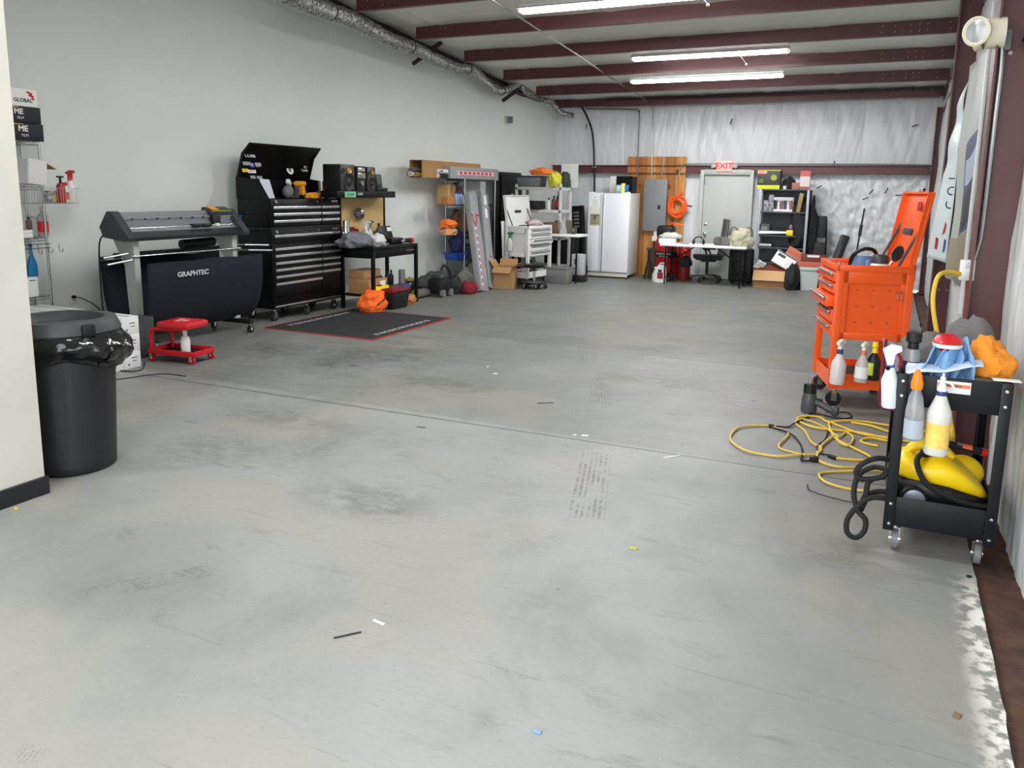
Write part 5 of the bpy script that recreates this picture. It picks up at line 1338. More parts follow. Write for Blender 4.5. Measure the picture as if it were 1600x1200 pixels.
t = T('paper_sheet', 'white flat panel leaning on the wall behind the black crate', 'board', (-5.02, 15.5, FH+.001), rot=(-.2, 0, 0)); M().box((0, 0, .17), (.3, .012, .34)).build('sheet', WHITE, t)
# broom and tripod beside the fridge
t = T('broom', 'dark broom standing against the plywood right of the fridge', 'broom', (-4.17, 15.35, 0), rot=(-.1, 0, 0))
M().box((0, 0, .3), (.16, .06, .6), bev=.02, taper=1.2).build('bristles', mat('dark_bristle', (70, 58, 46), .9, bump=.4, bscale=90, stretch=(1, 1, .1)), t); M().cyl((0, 0, .58), (0, 0, .74), .014, n=8).build('handle', BLACKP, t)
t = T('tripod', 'black folding tripod standing on the floor right of the fridge', 'tripod', (-4.18, 15.08, 0))
for i in range(3):
    a = 2*PI*i/3+.4; M().cyl((.13*math.cos(a), .13*math.sin(a), .012), (0, 0, .42), .012, n=8).build('leg', BLACKP, t)
M().cyl((0, 0, .36), (0, 0, .58), .02, n=10).build('column', BLACKP, t); M().box((0, 0, .6), (.08, .06, .05), bev=.01).build('head', DGREY, t)
# red upright compressor tank and others
t = T('air_compressor', 'red upright air compressor with black motor cover in front of the plywood', 'air compressor', (-3.88, 15.25, 0))
TR = mat('tank_red', (168, 20, 30), .28)
M().lathe([(0, .1), (.12, .1), (.19, .14), (.205, .2), (.205, .74), (.19, .8), (.1, .83), (0, .83)], n=32).build('tank', TR, t)
M().lathe([(.206, .44), (.2075, .44), (.2075, .56), (.206, .56)], n=32).build('black_band', BLACKP, t)
for z, s in ((.515, .05), (.465, .035)): text('CALIFORNIA' if z > .5 else 'AIR TOOLS', s, mat('band_print', (220, 214, 206), .5), t, (0, -.209, z))
m = M(); m.box((-.02, 0, .94), (.32, .3, .22), bev=.05); m.build('motor_cover', BLACKP, t)
for a in (0, 2.1, 4.2): M().box((.17*math.cos(a), .17*math.sin(a), .06), (.04, .04, .12)).build('foot', BLACKP, t)
M().tube([(.1, -.1, .8), (.22, -.08, .75), (.24, -.05, .5)], .012, n=6, sm=4).build('hose', STEEL, t)
t = T('gas_cylinder', 'narrow red cylinder with an orange tube right of the red compressor', 'cylinder', (-3.57, 15.42, 0))
M().lathe([(0, 0), (.13, 0), (.135, .02), (.135, .6), (.1, .67), (.04, .69), (.04, .7), (0, .7)], n=24).build('tank', mat('tank_dark_red', (136, 22, 28), .4), t)
M().tube([(.05, -.14, .6), (.08, -.16, .56), (.02, -.16, .5), (.07, -.15, .48), (.05, -.14, .4)], .012, n=6, sm=4).build('hose', mat('orange_hose', (242, 98, 28), .45), t)
t = T('jug', 'white plastic jug with a red label on the floor before the compressor', 'jug', (-3.83, 14.72, 0), R(-14))
m = M(); m.prism([(-.09, 0), (.09, 0), (.09, .2), (.075, .3), (.03, .335), (-.03, .33), (-.1, .26)], 'y', -.05, .05); m.build('jug_body', WHITE, t)
M().tube([(.07, 0, .28), (.075, 0, .345), (.02, 0, .37), (-.04, 0, .34)], .016, n=8, sm=4).build('handle', WHITE, t); M().cyl((-.09, 0, .25), (-.13, 0, .27), .024, n=12).build('cap', WHITE, t); M().box((.015, -.052, .13), (.12, .003, .12)).build('label', mat('berry_label', (150, 30, 60), .5), t)
M().box((.005, -.052, .22), (.08, .003, .05)).build('name_print', DGREY, t)
t = bottle('bottle', 'small pale bottle with green base left of the white jug', (-3.97, 14.78, 0), .22, .04, mat('pale_green_plastic', (196, 214, 200), .4), WHITE)
# folding table
def ftable():
    x0, x1 = aty(1030, 388, 14.42).x, aty(1166, 393, 14.42).x
    t = T('folding_table', 'long white folding table on thin black legs before the exit door', 'table', ((x0+x1)/2, 14.75, 0)); W = x1-x0; z = .73
    M().box((0, 0, z), (W, .66, .045), bev=.014).build('table_top', mat('table_white', (224, 225, 224), .5), t)
    for s in (-1, 1):
        for y in (-.24, .24): M().cyl((s*(W/2-.1), y, 0), (s*(W/2-.1), y, z-.02), .014, n=8).build('leg', BLACK, t)
        M().cyl((s*(W/2-.1), -.24, .12), (s*(W/2-.1), .24, .12), .012, n=8).build('cross_bar', BLACK, t)
        M().cyl((s*(W/2-.1), 0, .36), (s*.2, 0, z-.03), .012, n=8).build('brace', BLACK, t)
    return t, W, z+.023
ft, FTW, FTZ = ftable(); FX = ft.location.x
def onft(px, y=14.62): return Vector((aty(px, 388, y).x, y, FTZ))
t = boxthing('box', 'flat white box at the left end of the folding table', 'box', onft(1043, 14.6), (.3, .22, .09), WPR if 'WPR' in globals() else WHITE, R(4))
rag('plastic_bag', 'clear plastic bag heaped on the flat white box on the table', 'bag', onft(1047, 14.66)+Vector((0, 0, .092)), (.36, .3, .13), mat('clear_bag', (206, 204, 200), .25), 61)
t = T('hose_coil', 'orange hose loop lying on top of the black motor cover', 'hose', (-3.78, 15.2, 1.055)); M().tube([(-.05, 0, .01), (.05, -.06, .05), (.16, -.08, .03), (.24, -.06, .012)], .018, n=8, sm=5).build('hose', mat('orange_hose', (242, 98, 28), .45), t)
t = T('headphones', 'black headphones lying on the middle of the folding table', 'headphones', onft(1091, 14.6)); M().tube([(-.09, 0, .02), (-.08, 0, .1), (0, .02, .14), (.08, 0, .1), (.09, 0, .02)], .012, n=8, sm=5).build('headband', BLACKP, t)
for s in (-1, 1): M().sph((s*.09, 0, .045), (.025, .045, .045), 12, 8).build('ear_cup', BLACKP, t)
t = T('blanket', 'grey striped folded blanket on the right of the folding table', 'blanket', onft(1131, 14.7)); M().box((0, 0, .075), (.36, .24, .15), bev=.045).build('body', mat('taupe_fabric', (108, 104, 98), .9, c2=(80, 78, 74), scale=5), t); M().box((-.05, -.121, .08), (.03, .006, .13)).build('strap', DGREY, t)
t = rag('handbag', 'beige cloth bag with dark handles at the right end of the folding table', 'bag', onft(1156, 14.6), (.4, .26, .36), mat('beige_canvas', (172, 168, 146), .9), 63)
for k, s in enumerate((-1, 1)): M().tube([(s*.12-.06, s*.04, .2), (s*.12-.05, s*.04, .3), (s*.12+.0, s*.04, .34), (s*.12+.07, s*.04, .29), (s*.12+.08, s*.04, .18)], .011, n=6, sm=5).build('handle', mat('handle_grey', (84, 84, 82), .7), t)
t = T('phone', 'dark phone lying flat left of the black headphones on the table', 'phone', onft(1070, 14.6)); M().box((0, 0, .006), (.14, .08, .012), bev=.003).build('slab', GREYP, t)
# office chair behind the table
def chair():
    p = fl(1092, 441)
    t = T('office_chair', 'black swivel office chair with a chrome star base behind the folding table', 'chair', (-3.1, 15.36, 0), R(20))
    FA = mat('chair_fabric', (48, 50, 52), .85)
    M().box((0, 0, .47), (.5, .48, .09), bev=.035).build('seat', FA, t)
    b = M(); b.grid(lambda u, v: Vector((.24+.04*math.sin(v*2.2)+.05*v*v, -.23+.46*u, .5+.7*v)), 8, 14); 
    for s in (-1,): pass
    b.build('backrest', mat('chair_mesh', (86, 88, 88), .7), t, solid=.05)
    M().cyl((0, 0, .12), (0, 0, .42), .028, n=12).build('gas_lift', BLACKP, t)
    M().box((.02, 0, .41), (.26, .2, .05), bev=.01).build('tilt_mechanism', BLACKP, t)
    for i in range(5):
        a = 2*PI*i/5+.35; x, y = .3*math.cos(a), .3*math.sin(a)
        M().tube([(0, 0, .14), (x*.5, y*.5, .12), (x, y, .085)], .02, n=8, sm=3).build('base_arm', CHROME, t); caster(t, (x, y, 0), .032, BLACKP, BLACKP, fp=.085)
    for s in (-1, 1):
        M().tube([(.05, s*.24, .44), (.02, s*.29, .5), (-.02, s*.29, .62), (-.14, s*.28, .65), (.1, s*.28, .65)], .018, n=8, sm=3).build('armrest', BLACKP, t)
    return t
chair()
rag('bag', 'round black bag hanging under the left of the folding table', 'bag', (-3.42, 14.95, .3), (.22, .22, .24), mat('black_nylon', (30, 30, 34), .8), 66)
t = T('suitcase', 'black suitcase standing under the right end of the folding table', 'suitcase', (-2.45, 15.3, 0)); M().box((0, 0, .36), (.42, .3, .62), bev=.04).build('shell', BLACKP, t)
for s in (-1, 1): M().cyl((s*.16, 0, .05), (s*.16, .05, .05), .05, n=14).build('wheel', RUBBER, t)
M().box((0, -.152, .3), (.3, .01, .3), bev=.004).build('pocket', BLACK, t)
# ------------------------------------------------------------------ black metal shelf at the back right
def shelf2():
    Y0 = 15.3
    x0, x1 = aty(1183, 380, Y0).x, aty(1259, 360, Y0).x
    t = T('metal_shelf', 'dark grey metal shelving unit against the back wall right of the door', 'shelf', ((x0+x1)/2, Y0, 0)); W = x1-x0; D = .45; H = aty(1220, 296, Y0).z
    DG = mat('dark_shelf_steel', (58, 62, 68), .45)
    for s in (-1, 1):
        M().box((s*W/2, .0, H/2), (.045, .03, H), bev=.002).build('post', mat('post_pale', (150, 154, 160), .4, .3), t); M().box((s*W/2, D, H/2), (.045, .03, H), bev=.002).build('post', DG, t)
    M().box((0, D+.012, H/2), (W, .008, H)).build('back_panel', DG, t)
    zs = [H-.01]+[aty(1215, y, Y0).z for y in (332, 369, 388, 412)]
    for z in zs: M().box((0, D/2, z), (W, D, .03), bev=.003).build('shelf_board', DG, t)
    return t, W, D, H, zs, Y0
s2, SW, SD, SH, SZS, SY = shelf2(); SX = s2.location.x
def on2(px, k, dy=.12): return Vector((aty(px, 340, SY+dy).x, SY+dy, SZS[k]+.016))
# on top
x, z0, w, h = ry(1184.5, 264, 1218, 294, SY+.02)
t = T('carton', 'black and lime power tool carton on top of the dark metal shelf', 'box', (x, SY+.02, SZS[0]+.016)); LIME = mat('lime_print', (200, 206, 30), .4)
M().box((0, .15, h/2), (w, .3, h), bev=.003).build('body', mat('dark_olive_print', (52, 56, 48), .5), t)
M().box((0, -.0006, h*.1), (w, .001, h*.2)).build('lime_band', LIME, t); M().box((0, -.0006, h*.98), (w, .001, h*.04)).build('lime_band', LIME, t)
M().box((-w*.3, -.0008, h*.87), (w*.36, .001, h*.2)).build('red_flash', mat('flash_red', (210, 60, 50), .4), t); text('RYOBI', h*.17, PAPER, t, (-w*.3, -.0015, h*.87), bold=.001)
M().lathe([(0, -.001), (h*.16, -.001), (h*.16, 0), (0, 0)], (w*.22, 0, h*.6), 18, (0, 1, 0)).build('tool_picture', mat('lime_dull', (150, 160, 40), .5), t); M().box((-w*.33, -.0008, h*.42), (w*.2, .001, h*.22)).build('tool_picture', mat('olive_dull', (100, 106, 60), .5), t)
rag('tool_bag', 'black tool bag between the lime carton and the small brown box', 'bag', on2(1229, 0, .2), (.22, .24, .27), mat('black_nylon', (30, 30, 34), .8), 71)
t = T('cup', 'small white cup standing before the black tool bag on the shelf', 'cup', on2(1223, 0, .06)); M().lathe([(0, 0), (.03, 0), (.036, .06), (.032, .06), (.028, .006), (0, .006)], n=16).build('cup_body', WHITE, t)
boxthing('box', 'small brown cube box on top of the dark metal shelf', 'box', on2(1240, 0, .1), (.13, .13, .12), mat('tan_rose_card', (168, 112, 96), .7))
t = boxthing('box', 'pink and white upright box at the right end of the shelf top', 'box', on2(1254, 0, .1), (.17, .14, .33), mat('pink_white_print', (218, 206, 206), .6)); M().box((0, -.071, .28), (.17, .002, .1)).build('top_print', mat('rose_print', (196, 96, 98), .5), t); M().box((0, -.071, .025), (.17, .002, .05)).build('base_print', mat('rose_brown_print', (150, 90, 90), .5), t)
# second board: small items
for i, (px, w, h, m_, lb) in enumerate(((1197, .1, .2, mat('grey_black_print', (60, 62, 66), .5, c2=(180, 182, 184), scale=18), 'left dark device with dials on the upper shelf board'), (1204, .09, .3, mat('grey_black_print', (60, 62, 66), .5, c2=(180, 182, 184), scale=18), 'taller dark device beside the white boxed set on the upper board'))):
    boxthing('gadget', lb, 'device', on2(px, 1, .1), (w, .12, h), m_)
t = T('boxed_set', 'white boxed set of bottles in a row on the upper shelf board', 'box', on2(1222, 1, .06)); M().box((0, .08, .02), (.34, .16, .04), bev=.003).build('tray', WHITE, t); M().box((0, .15, .13), (.34, .02, .26), bev=.003).build('back_card', WHITE, t); M().box((0, .02, .235), (.34, .05, .05), bev=.004).build('header_card', mat('header_grey', (200, 202, 206), .5), t)
for i in range(6): M().cyl((-.14+.056*i, .06, .04), (-.14+.056*i, .06, .2), .018, n=10).build('vial', [mat('plum_vial', (70, 56, 80), .4), PAPER, mat('rose_vial', (150, 90, 100), .4)][i % 3], t)
t = T('box', 'brown narrow carton leaning on the upper shelf board', 'box', on2(1247, 1, .08), rot=(0, .12, 0)); M().box((0, 0, .17), (.07, .16, .34), bev=.003).build('body', mat('olive_card', (150, 126, 80), .7), t)
t = T('device', 'dark framed device at the left of the third shelf board', 'device', on2(1196, 2, .1)); M().box((0, 0, .1), (.2, .1, .2), bev=.01).build('case', DGREY, t); M().box((.0, -.053, .1), (.12, .006, .1), bev=.002).build('screen', GREYP, t)
rag('black_cloth', 'black cloth laid along the third shelf board', 'cloth', on2(1215, 2, .2), (.5, .26, .16), mat('black_nylon', (30, 30, 34), .8), 73)
t = T('rolled_plans', 'bundle of white rolled sheets on the third shelf board', 'roll', on2(1210, 2, .02)+Vector((0, 0, .0))); 
for i in range(3): M().cyl((-.26, .03*i-.02, .03+.012*i), (.24, .02*i, .05), .022, n=10).build('sheet_roll', WHITE, t)
t = boxthing('case', 'yellow and black case on the third shelf board at the right', 'case', on2(1236, 2, .08), (.12, .14, .1), YELLOW, 0, .01); M().sph((.02, 0, .15), (.05, .05, .055), 12, 8).build('knob', GREYP, t)
t = T('rolled_plans', 'single white rolled sheet on the fourth shelf board', 'roll', on2(1196, 3, .08)); M().cyl((-.14, 0, .03), (.14, 0, .03), .026, n=10).build('sheet_roll', mat('grey_white_roll', (190, 190, 192), .6), t)
rag('black_coat', 'black coat hanging down the right of the dark metal shelf', 'clothing', (aty(1252, 340, SY+.2).x, SY+.16, SZS[3]+.03), (.34, .3, 1.1), mat('black_nylon', (30, 30, 34), .8), 75)
rag('shoulder_bag', 'black strap bag hung on the right post outside the dark metal shelf', 'bag', (aty(1266, 330, SY+.1).x+.04, SY+.2, .6), (.16, .2, 1.2), mat('black_nylon', (30, 30, 34), .8), 76)
# boxes at the foot of the shelf
x, z0, w, h = ry(1178, 417, 1231, 449, 14.85)
t = T('carton', 'large brown open carton on the floor in front of the dark metal shelf', 'box', (x, 14.87, 0)); H2 = .27
b = M(); b.box((0, .2, .004), (w, .36, .008))
for s in (-1, 1): b.box((s*w/2, .2, H2/2), (.008, .36, H2))
b.box((0, .02, H2/2), (w, .008, H2)); b.box((0, .38, H2/2), (w, .008, H2)); b.build('body', CARDB, t)
M().box((0, -.02, H2-.04), (w*1.02, .008, .2), rx=-.5).build('flap', mat('cardboard_pale', (196, 156, 112), .85), t); M().box((0, .45, H2+.06), (w, .008, .16), rx=-.9).build('flap', CARDB, t)
rag('rag_pile', 'heap of red and white rags spilling over the brown carton', 'rags', (x, 15.06, .2), (.7, .26, .26), mat('red_brown_rags', (140, 44, 36), .9, c2=(90, 60, 50), scale=9), 78)
t = T('box', 'white picture box with dark label tilted on the rag heap', 'box', (x+.14, 14.94, .4), rot=(-.3, .5, 0)); M().box((0, 0, .12), (.38, .12, .24), bev=.004).build('body', PAPER, t); M().box((-.08, -.061, .17), (.14, .002, .05)).build('print', DGREY, t); M().box((0, -.061, .225), (.36, .002, .02)).build('print_band', BLACKP, t)
t = T('box', 'reddish brown box tilted behind the white picture box', 'box', (x+.3, 15.16, .42), rot=(-.2, .5, 0)); M().box((0, 0, .14), (.4, .14, .28), bev=.004).build('body', mat('tan_rose_card', (168, 112, 96), .7), t); M().box((0, -.071, .2), (.36, .002, .06)).build('print', mat('orange_dull_print', (196, 90, 50), .6), t)
t = T('paper_sheet', 'crumpled white paper sheet lying on the rag heap', 'paper', (x-.22, 14.96, .4), rot=(-1.0, .5, .3)); M().grid(lambda u, v: Vector((.16*u-.08, .2*v-.1, .02*mnoise.noise(Vector((u*4, v*4, 0))))), 8, 8).build('sheet', PAPER, t, solid=.002)
rag('black_bag', 'black bag slumped between the brown carton and the grey bucket', 'bag', (aty(1236, 440, 14.8).x, 14.85, .001), (.22, .26, .55), mat('black_nylon', (30, 30, 34), .8), 80)
# grey bin
p = fl(1263, 454)
t = T('waste_bin', 'pale grey square plastic bin on the floor left of the orange cart', 'bin', (p.x, p.y+.14, 0)); GB = mat('bin_grey', (186, 192, 190), .5)
b = M(); s0, s1, hh = .13, .17, .42
V = []
for z, s in ((0, s0), (hh, s1)): V.append([b._v(Vector((sx*s, sy*s, z))) for sx, sy in ((-1, -1), (1, -1), (1, 1), (-1, 1))])
V.append([b._v(Vector((sx*(s1-.01), sy*(s1-.01), hh))) for sx, sy in ((-1, -1), (1, -1), (1, 1), (-1, 1))]); V.append([b._v(Vector((sx*(s0-.0), sy*(s0-.0), .05))) for sx, sy in ((-1, -1), (1, -1), (1, 1), (-1, 1))])
b.skin(V); b.build('tub', GB, t)
r_ = M()
for s in (-1, 1): r_.box((s*.172, 0, hh-.03), (.016, .36, .06), bev=.004); r_.box((0, s*.172, hh-.03), (.36, .016, .06), bev=.004)
r_.build('rim', GB, t)
boxthing('box', 'flat salmon red box lying across the top of the pale grey bin', 'box', (p.x+.0, p.y+.14, .421), (.38, .34, .09), mat('salmon_card', (190, 96, 78), .6))
t = boxthing('box', 'brown red tool case lying on the salmon box over the bin', 'case', (p.x+.02, p.y+.18, .512), (.4, .32, .12), mat('maroon_case', (110, 52, 44), .6), R(6)); M().box((0, -.16, .1), (.2, .01, .04)).build('label', PAPER, t)
# black folded chairs and stands against the right part of the back wall
t = T('folding_chair', 'black folded chair leaning on the back wall behind the grey bin', 'chair', (aty(1272, 400, 15.35).x, 15.42, 0), rot=(-.14, 0, 0))
for s in (-1, 1): M().tube([(s*.2, 0, .02), (s*.17, 0, .9), (s*.14, 0, 1.28)], .016, n=8).build('side_rail', BLACK, t)
M().box((0, .0, 1.12), (.3, .03, .4), bev=.01).build('backrest', BLACKP, t); M().box((0, -.04, .62), (.34, .03, .42), rx=.1, bev=.01).build('seat', BLACKP, t); M().cyl((-.2, 0, .3), (.2, 0, .3), .012, n=8).build('cross_bar', BLACK, t)
t = T('padded_panel', 'tall black padded panel tilted right of the folded chair', 'panel', (aty(1294, 400, 15.3).x, 15.36, .02), rot=(-.15, .26, 0)); M().box((0, 0, .5), (.16, .08, 1.0), bev=.03).build('pad', BLACKP, t); M().box((0, -.05, .55), (.03, .02, .5), bev=.006).build('strap', DGREY, t)
t = T('tool_stand', 'black and red trestle stand on the floor right of the grey bin', 'stand', (fl(1275, 458).x+.12, 14.75, 0), R(10))
for s in (-1, 1):
    M().tube([(s*.02, -.14, .01), (s*.04, 0, .34)], .016, n=8).build('leg', BLACK, t); M().tube([(s*.02, .14, .01), (s*.04, 0, .34)], .016, n=8).build('leg', BLACK, t)
M().box((.0, 0, .37), (.3, .08, .06), bev=.01).build('red_beam', RED, t)
t = T('pole', 'thin black pole leaning on the back wall behind the orange cart', 'pole', (aty(1333, 400, 15.6).x, 15.3, 0), rot=(-.22, .08, 0)); M().cyl((0, 0, 0), (0, 0, 1.5), .015, n=8).build('shaft', BLACK, t); M().cyl((0, 0, 1.0), (0, 0, 1.2), .028, n=10).build('grip', BLACKP, t)
rag('equipment_heap', 'heap of black equipment on the floor behind the orange cart', 'equipment', (-.25, 15.0, .001), (1.1, .5, .6), mat('black_straps', (30, 30, 32), .8), 84)
t = T('folding_trolley', 'black folding trolley standing behind the right side of the orange cart', 'trolley', (.25, 11.0, 0), R(80))
for a, b_ in (((-.3, 0, .1), (.2, 0, .9)), ((.2, 0, .1), (-.1, 0, .95)), ((-.35, 0, .12), (.25, 0, .12))): M().cyl(a, b_, .022, n=8).build('bar', BLACK, t)
for x_ in (-.3, .2): M().cyl((x_, -.025, .1), (x_, .025, .1), .1, n=22).build('wheel', RUBBER, t)
M().box((.0, -.0, .75), (.3, .18, .3), bev=.05).build('seat_box', BLACKP, t)
# rips in the back wall film, each a small flap
for i, (x, y) in enumerate(((1142, 190), (1430, 196), (1280, 292), (1385, 298), (1352, 310), (1361, 300), (1404, 305), (1303, 256), (916, 197))):
    p = aty(x, y, YB-.045)
    m = M(); m.prism([(-.012, -.05), (.008, -.06), (.016, .05), (-.004, .06)], 'y', 0, .002)
    m.build('film_tear', mat('tear_dark', (70, 68, 68), .8), bpy.data.objects['wall_back'], loc=p, rot=(0, (.2, 1.2, .9, .3, 1, .6, 1.4, .1, .1)[i], 0))
# ================================================================== right side: orange cart, black cart, cords, wall pieces
oc, oz = tool_cart('bright orange rolling tool cart with its lid open on the right', (-.06, 6.79, 0), R(15), ORANGE, -1, .16, W=.55, L=.66)
OM = Matrix.Translation((-.06, 6.79, 0)) @ Matrix.Rotation(R(15), 4, 'Z')
def oo(x, y, z): return OM @ Vector((x, y, z))
# things in and on the orange cart
M().box((.0, .33, 1.06), (.5, .62, .012)).build('top_tray_floor', ORANGE, oc)
t = T('face_shield', 'black and blue face shield standing in the top of the orange cart', 'face shield', oo(-.0, .34, 1.067), R(15)); t.scale = (.74, .74, .7)
M().grid(lambda u, v: Vector((.13*math.cos(PI*(u*.9+.05))-.02, -.1*math.sin(PI*(u*.9+.05))+.05, .03+.22*v-.05*v*v)), 16, 8).build('visor', mat('visor_blue', (96, 140, 190), .25), t, solid=.004)
M().tube([(-.15, .06, .04), (-.14, -.02, .2), (-.05, -.07, .28), (.06, -.06, .27), (.13, .02, .16), (.14, .06, .05)], .022, n=8, sm=5).build('frame', BLACKP, t)
t = T('pump_sprayer', 'white pump sprayer with a dark cap in the top of the orange cart', 'sprayer', oo(.06, .14, 1.067), R(15)); M().lathe([(0, 0), (.075, 0), (.08, .02), (.08, .07), (.06, .1), (0, .1)], n=24).build('tank', WHITE, t); M().lathe([(0, .095), (.062, .095), (.066, .14), (.05, .165), (0, .17)], n=24).build('cap', DGREY, t); M().box((-.09, 0, .06), (.03, .03, .13), bev=.008).build('side_tube', mat('tube_blue', (110, 140, 180), .4), t)
t = T('inspection_mirror', 'round silver inspection mirror clipped to the orange cart lid strut', 'mirror', oo(.15, .03, 1.25), rot=(0, .5, R(15))); M().lathe([(0, 0), (.05, 0), (.055, .006), (.05, .014), (0, .016)], (0, 0, 0), 24, (0, -1, .2), sx=.8, sy=1.3).build('mirror_disc', CHROME, t); M().cyl((0, 0, -.1), (0, 0, 0), .008, n=8).build('stem', CHROME, t)
t = T('magnet', 'small red magnet stuck on the inside of the orange lid', 'magnet', oo(.335, .15, 1.62), R(15)); M().box((-.02, 0, 0), (.02, .07, .07), bev=.012).build('magnet_body', RED, t)
for i, (x, y) in enumerate(((-.2, .02), (-.2, .35), (.16, -.012))):
    t = T('chrome_hook', ['chrome hook on the left rim of the orange cart near the front', 'chrome hook on the left rim of the orange cart at the back', 'pair of chrome hooks on the front panel of the orange cart'][i], 'hook', oo(x-.08, y, 1.155) if i < 2 else oo(x, -.02, .94), R(15))
    for k in (0, 1): M().tube([(.03*k, 0, .02), (.03*k, -.02, .02), (.03*k, -.025, -.04), (.03*k, -.005, -.045)], .005, n=6, sm=3).build('hook_wire', CHROME, t)
rag('strap_bundle', 'brown and black strap bundle on the lower tray of the orange cart', 'strap', oo(-.1, .2, .182), (.3, .24, .14), mat('brown_strap', (84, 60, 44), .8), 91)
# spray bottles hooked on the lower lip of the orange cart
MILK = mat('milky_bottle', (226, 214, 212), .3, trans=.15)
def hang(label, px, y0p, y1p, Y, body, head, cap=None, rz=0, tilt=0, **k):
    b, a = aty(px, y1p, Y), aty(px, y0p, Y)
    return spray_bottle('spray_bottle', label, b, a.z-b.z, body, head, cap, rot=(0, tilt, rz), **k)
hang('milky pink spray bottle with a white head, leftmost hung on the orange cart', 1307, 529, 600, 6.56, MILK, WHITE, mat('navy_collar', (50, 56, 110), .4), R(70), .06)
hang('spray bottle with white and salmon head, second hung on the orange cart', 1344, 533, 597, 6.62, mat('milky_clear', (206, 200, 196), .25, trans=.25), WHITE, mat('salmon_plastic', (216, 110, 84), .4), R(70), .1, lab=PAPER)
t = T('polish_bottle', 'black polish bottle with a yellow cap hung on the orange cart', 'bottle', aty(1363, 593, 6.66)); hb = aty(1363, 534, 6.66).z-t.location.z
M().lathe([(0, 0), (.045, 0), (.05, .01), (.05, hb*.5), (.035, hb*.62), (.018, hb*.7), (.018, hb*.74), (0, hb*.74)], n=20).build('bottle', BLACKP, t); M().lathe([(0, hb*.72), (.022, hb*.72), (.018, hb*.85), (.024, hb*.88), (.02, hb), (0, hb)], n=16).build('cap', YELLOW, t); M().box((-.02, -.047, hb*.3), (.04, .012, .1), bev=.004).build('label', mat('lime_label', (190, 200, 50), .4), t)
# ------------------------------------------------------------------ black service cart
CX0, CX1, CY0, CY1 = .105, .555, 4.02, 4.78
BC = mat('cart_black', (20, 21, 25), .42, spec=.3)
def blackcart():
    t = T('service_cart', 'black two tray steel service cart in the right foreground', 'cart', ((CX0+CX1)/2, (CY0+CY1)/2, 0)); w, l = CX1-CX0, CY1-CY0
    for (z0, z1, nm) in ((.735, .885, 'top_tray'), (.14, .285, 'bottom_tray')):
        m = M(); m.box((0, 0, z0+.02), (w-.01, l-.01, .012)); zz = (z0+z1)/2; h = z1-z0
        for s in (-1, 1): m.box((s*(w/2-.004), 0, zz), (.008, l, h), bev=.002); m.box((0, s*(l/2-.004), zz), (w, .008, h), bev=.002)
        m.build(nm, BC, t)
    for sx in (-1, 1):
        for sy in (-1, 1):
            m = M(); x, y = sx*(w/2+.004), sy*(l/2+.004)
            m.box((x-sx*.022, y, .5), (.044, .006, .77), bev=.002); m.box((x, y-sy*.022, .5), (.006, .044, .77), bev=.002); m.box((x-sx*.03, y-sy*.03, .5), (.012, .012, .77), rz=.78)
            lg = m.build('leg', BC, t)
            for z in (.78, .85, .15, .25):
                M().lathe([(0, .006), (.007, .005), (.009, 0), (0, 0)], (x-sx*.022, y+sy*.003, z), 8, (0, sy, 0)).build('bolt', CHROME, lg)
            caster(t, (sx*(w/2-.05), sy*(l/2-.07), 0), .05, GREYP, CHROME, rz=R(90), w=.026, fp=.14)
    M().tube([(-w/2, -l/2+.06, .86), (-w/2-.05, -l/2+.02, .9), (-w/2-.05, -l/2+.0, .9)], .01, n=8, sm=3).build('side_hook', BC, t)
    # warning plate on the front of the top tray
    p = M().box((.0, -l/2-.006, .845), (.135, .002, .055)).build('warning_plate', PAPER, t)
    M().box((.0, -l/2-.0075, .852), (.13, .001, .016)).build('orange_band', mat('warn_orange', (216, 120, 80), .5), p)
    text('WARNING', .013, mat('warn_text', (120, 50, 30), .5), p, (0, -l/2-.009, .852), name='plate_print')
blackcart()
ZT = .762; ZB = .167
BLR = mat('blue_cloth', (128, 172, 214), .85, var=.12, scale=6, bump=.2, bscale=90)
GRR = mat('grey_towel', (112, 110, 108), .95, bump=.4, bscale=120); ORR = mat('amber_towel', (240, 148, 48), .95, bump=.4, bscale=120)
def tp(px, py, Y): return aty(px, py, Y)
rag('towel', 'grey towel bunched at the right rear of the black cart', 'towel', Vector((.42, 4.56, ZT)), (.26, .22, .37), GRR, 101)
rag('towel', 'grey towel lying at the left rear of the black cart', 'towel', Vector((.22, 4.55, ZT)), (.28, .24, .28), GRR, 103)
rag('towel', 'orange microfibre towel bunched at the right of the black cart', 'towel', Vector((.475, 4.22, ZT+.03)), (.22, .22, .3), ORR, 104)
# blue folded shop towels standing up like fins
def fin(name, label, p, sz, rot, seed):
    m = M()
    def f(u, v):
        a = (u-.5)*2
        return Vector((sz[0]*a*.5*(1-.35*v)+.012*mnoise.noise(Vector((u*3, v*3, seed))), sz[1]*(.5*math.cos(a*3)-.1)+.03*mnoise.noise(Vector((u*4, v*2, seed+4))), sz[2]*(v-.22*abs(a)*v)))
    m.grid(f, 22, 16); o = m.build(name, BLR, loc=p, rot=rot, ang=80, solid=.006); return tag(o, label, 'cloth')
fin('shop_towel', 'blue shop towel standing up at the left on the black cart, outermost', Vector((.19, 4.13, ZT)), (.12, .1, .3), (.15, .25, .2), 1)
fin('shop_towel', 'blue shop towel standing beside the clear capped can, second from left', Vector((.245, 4.15, ZT)), (.14, .1, .31), (.1, .3, .1), 2)
fin('shop_towel', 'blue shop towel standing right of the red capped bottle', Vector((.36, 4.13, ZT)), (.17, .1, .3), (.1, .0, -.2), 3)
rag('shop_towel', 'crumpled blue shop towel lying low before the grey towels on the cart', 'cloth', Vector((.37, 4.22, ZT)), (.16, .16, .24), BLR, 106)
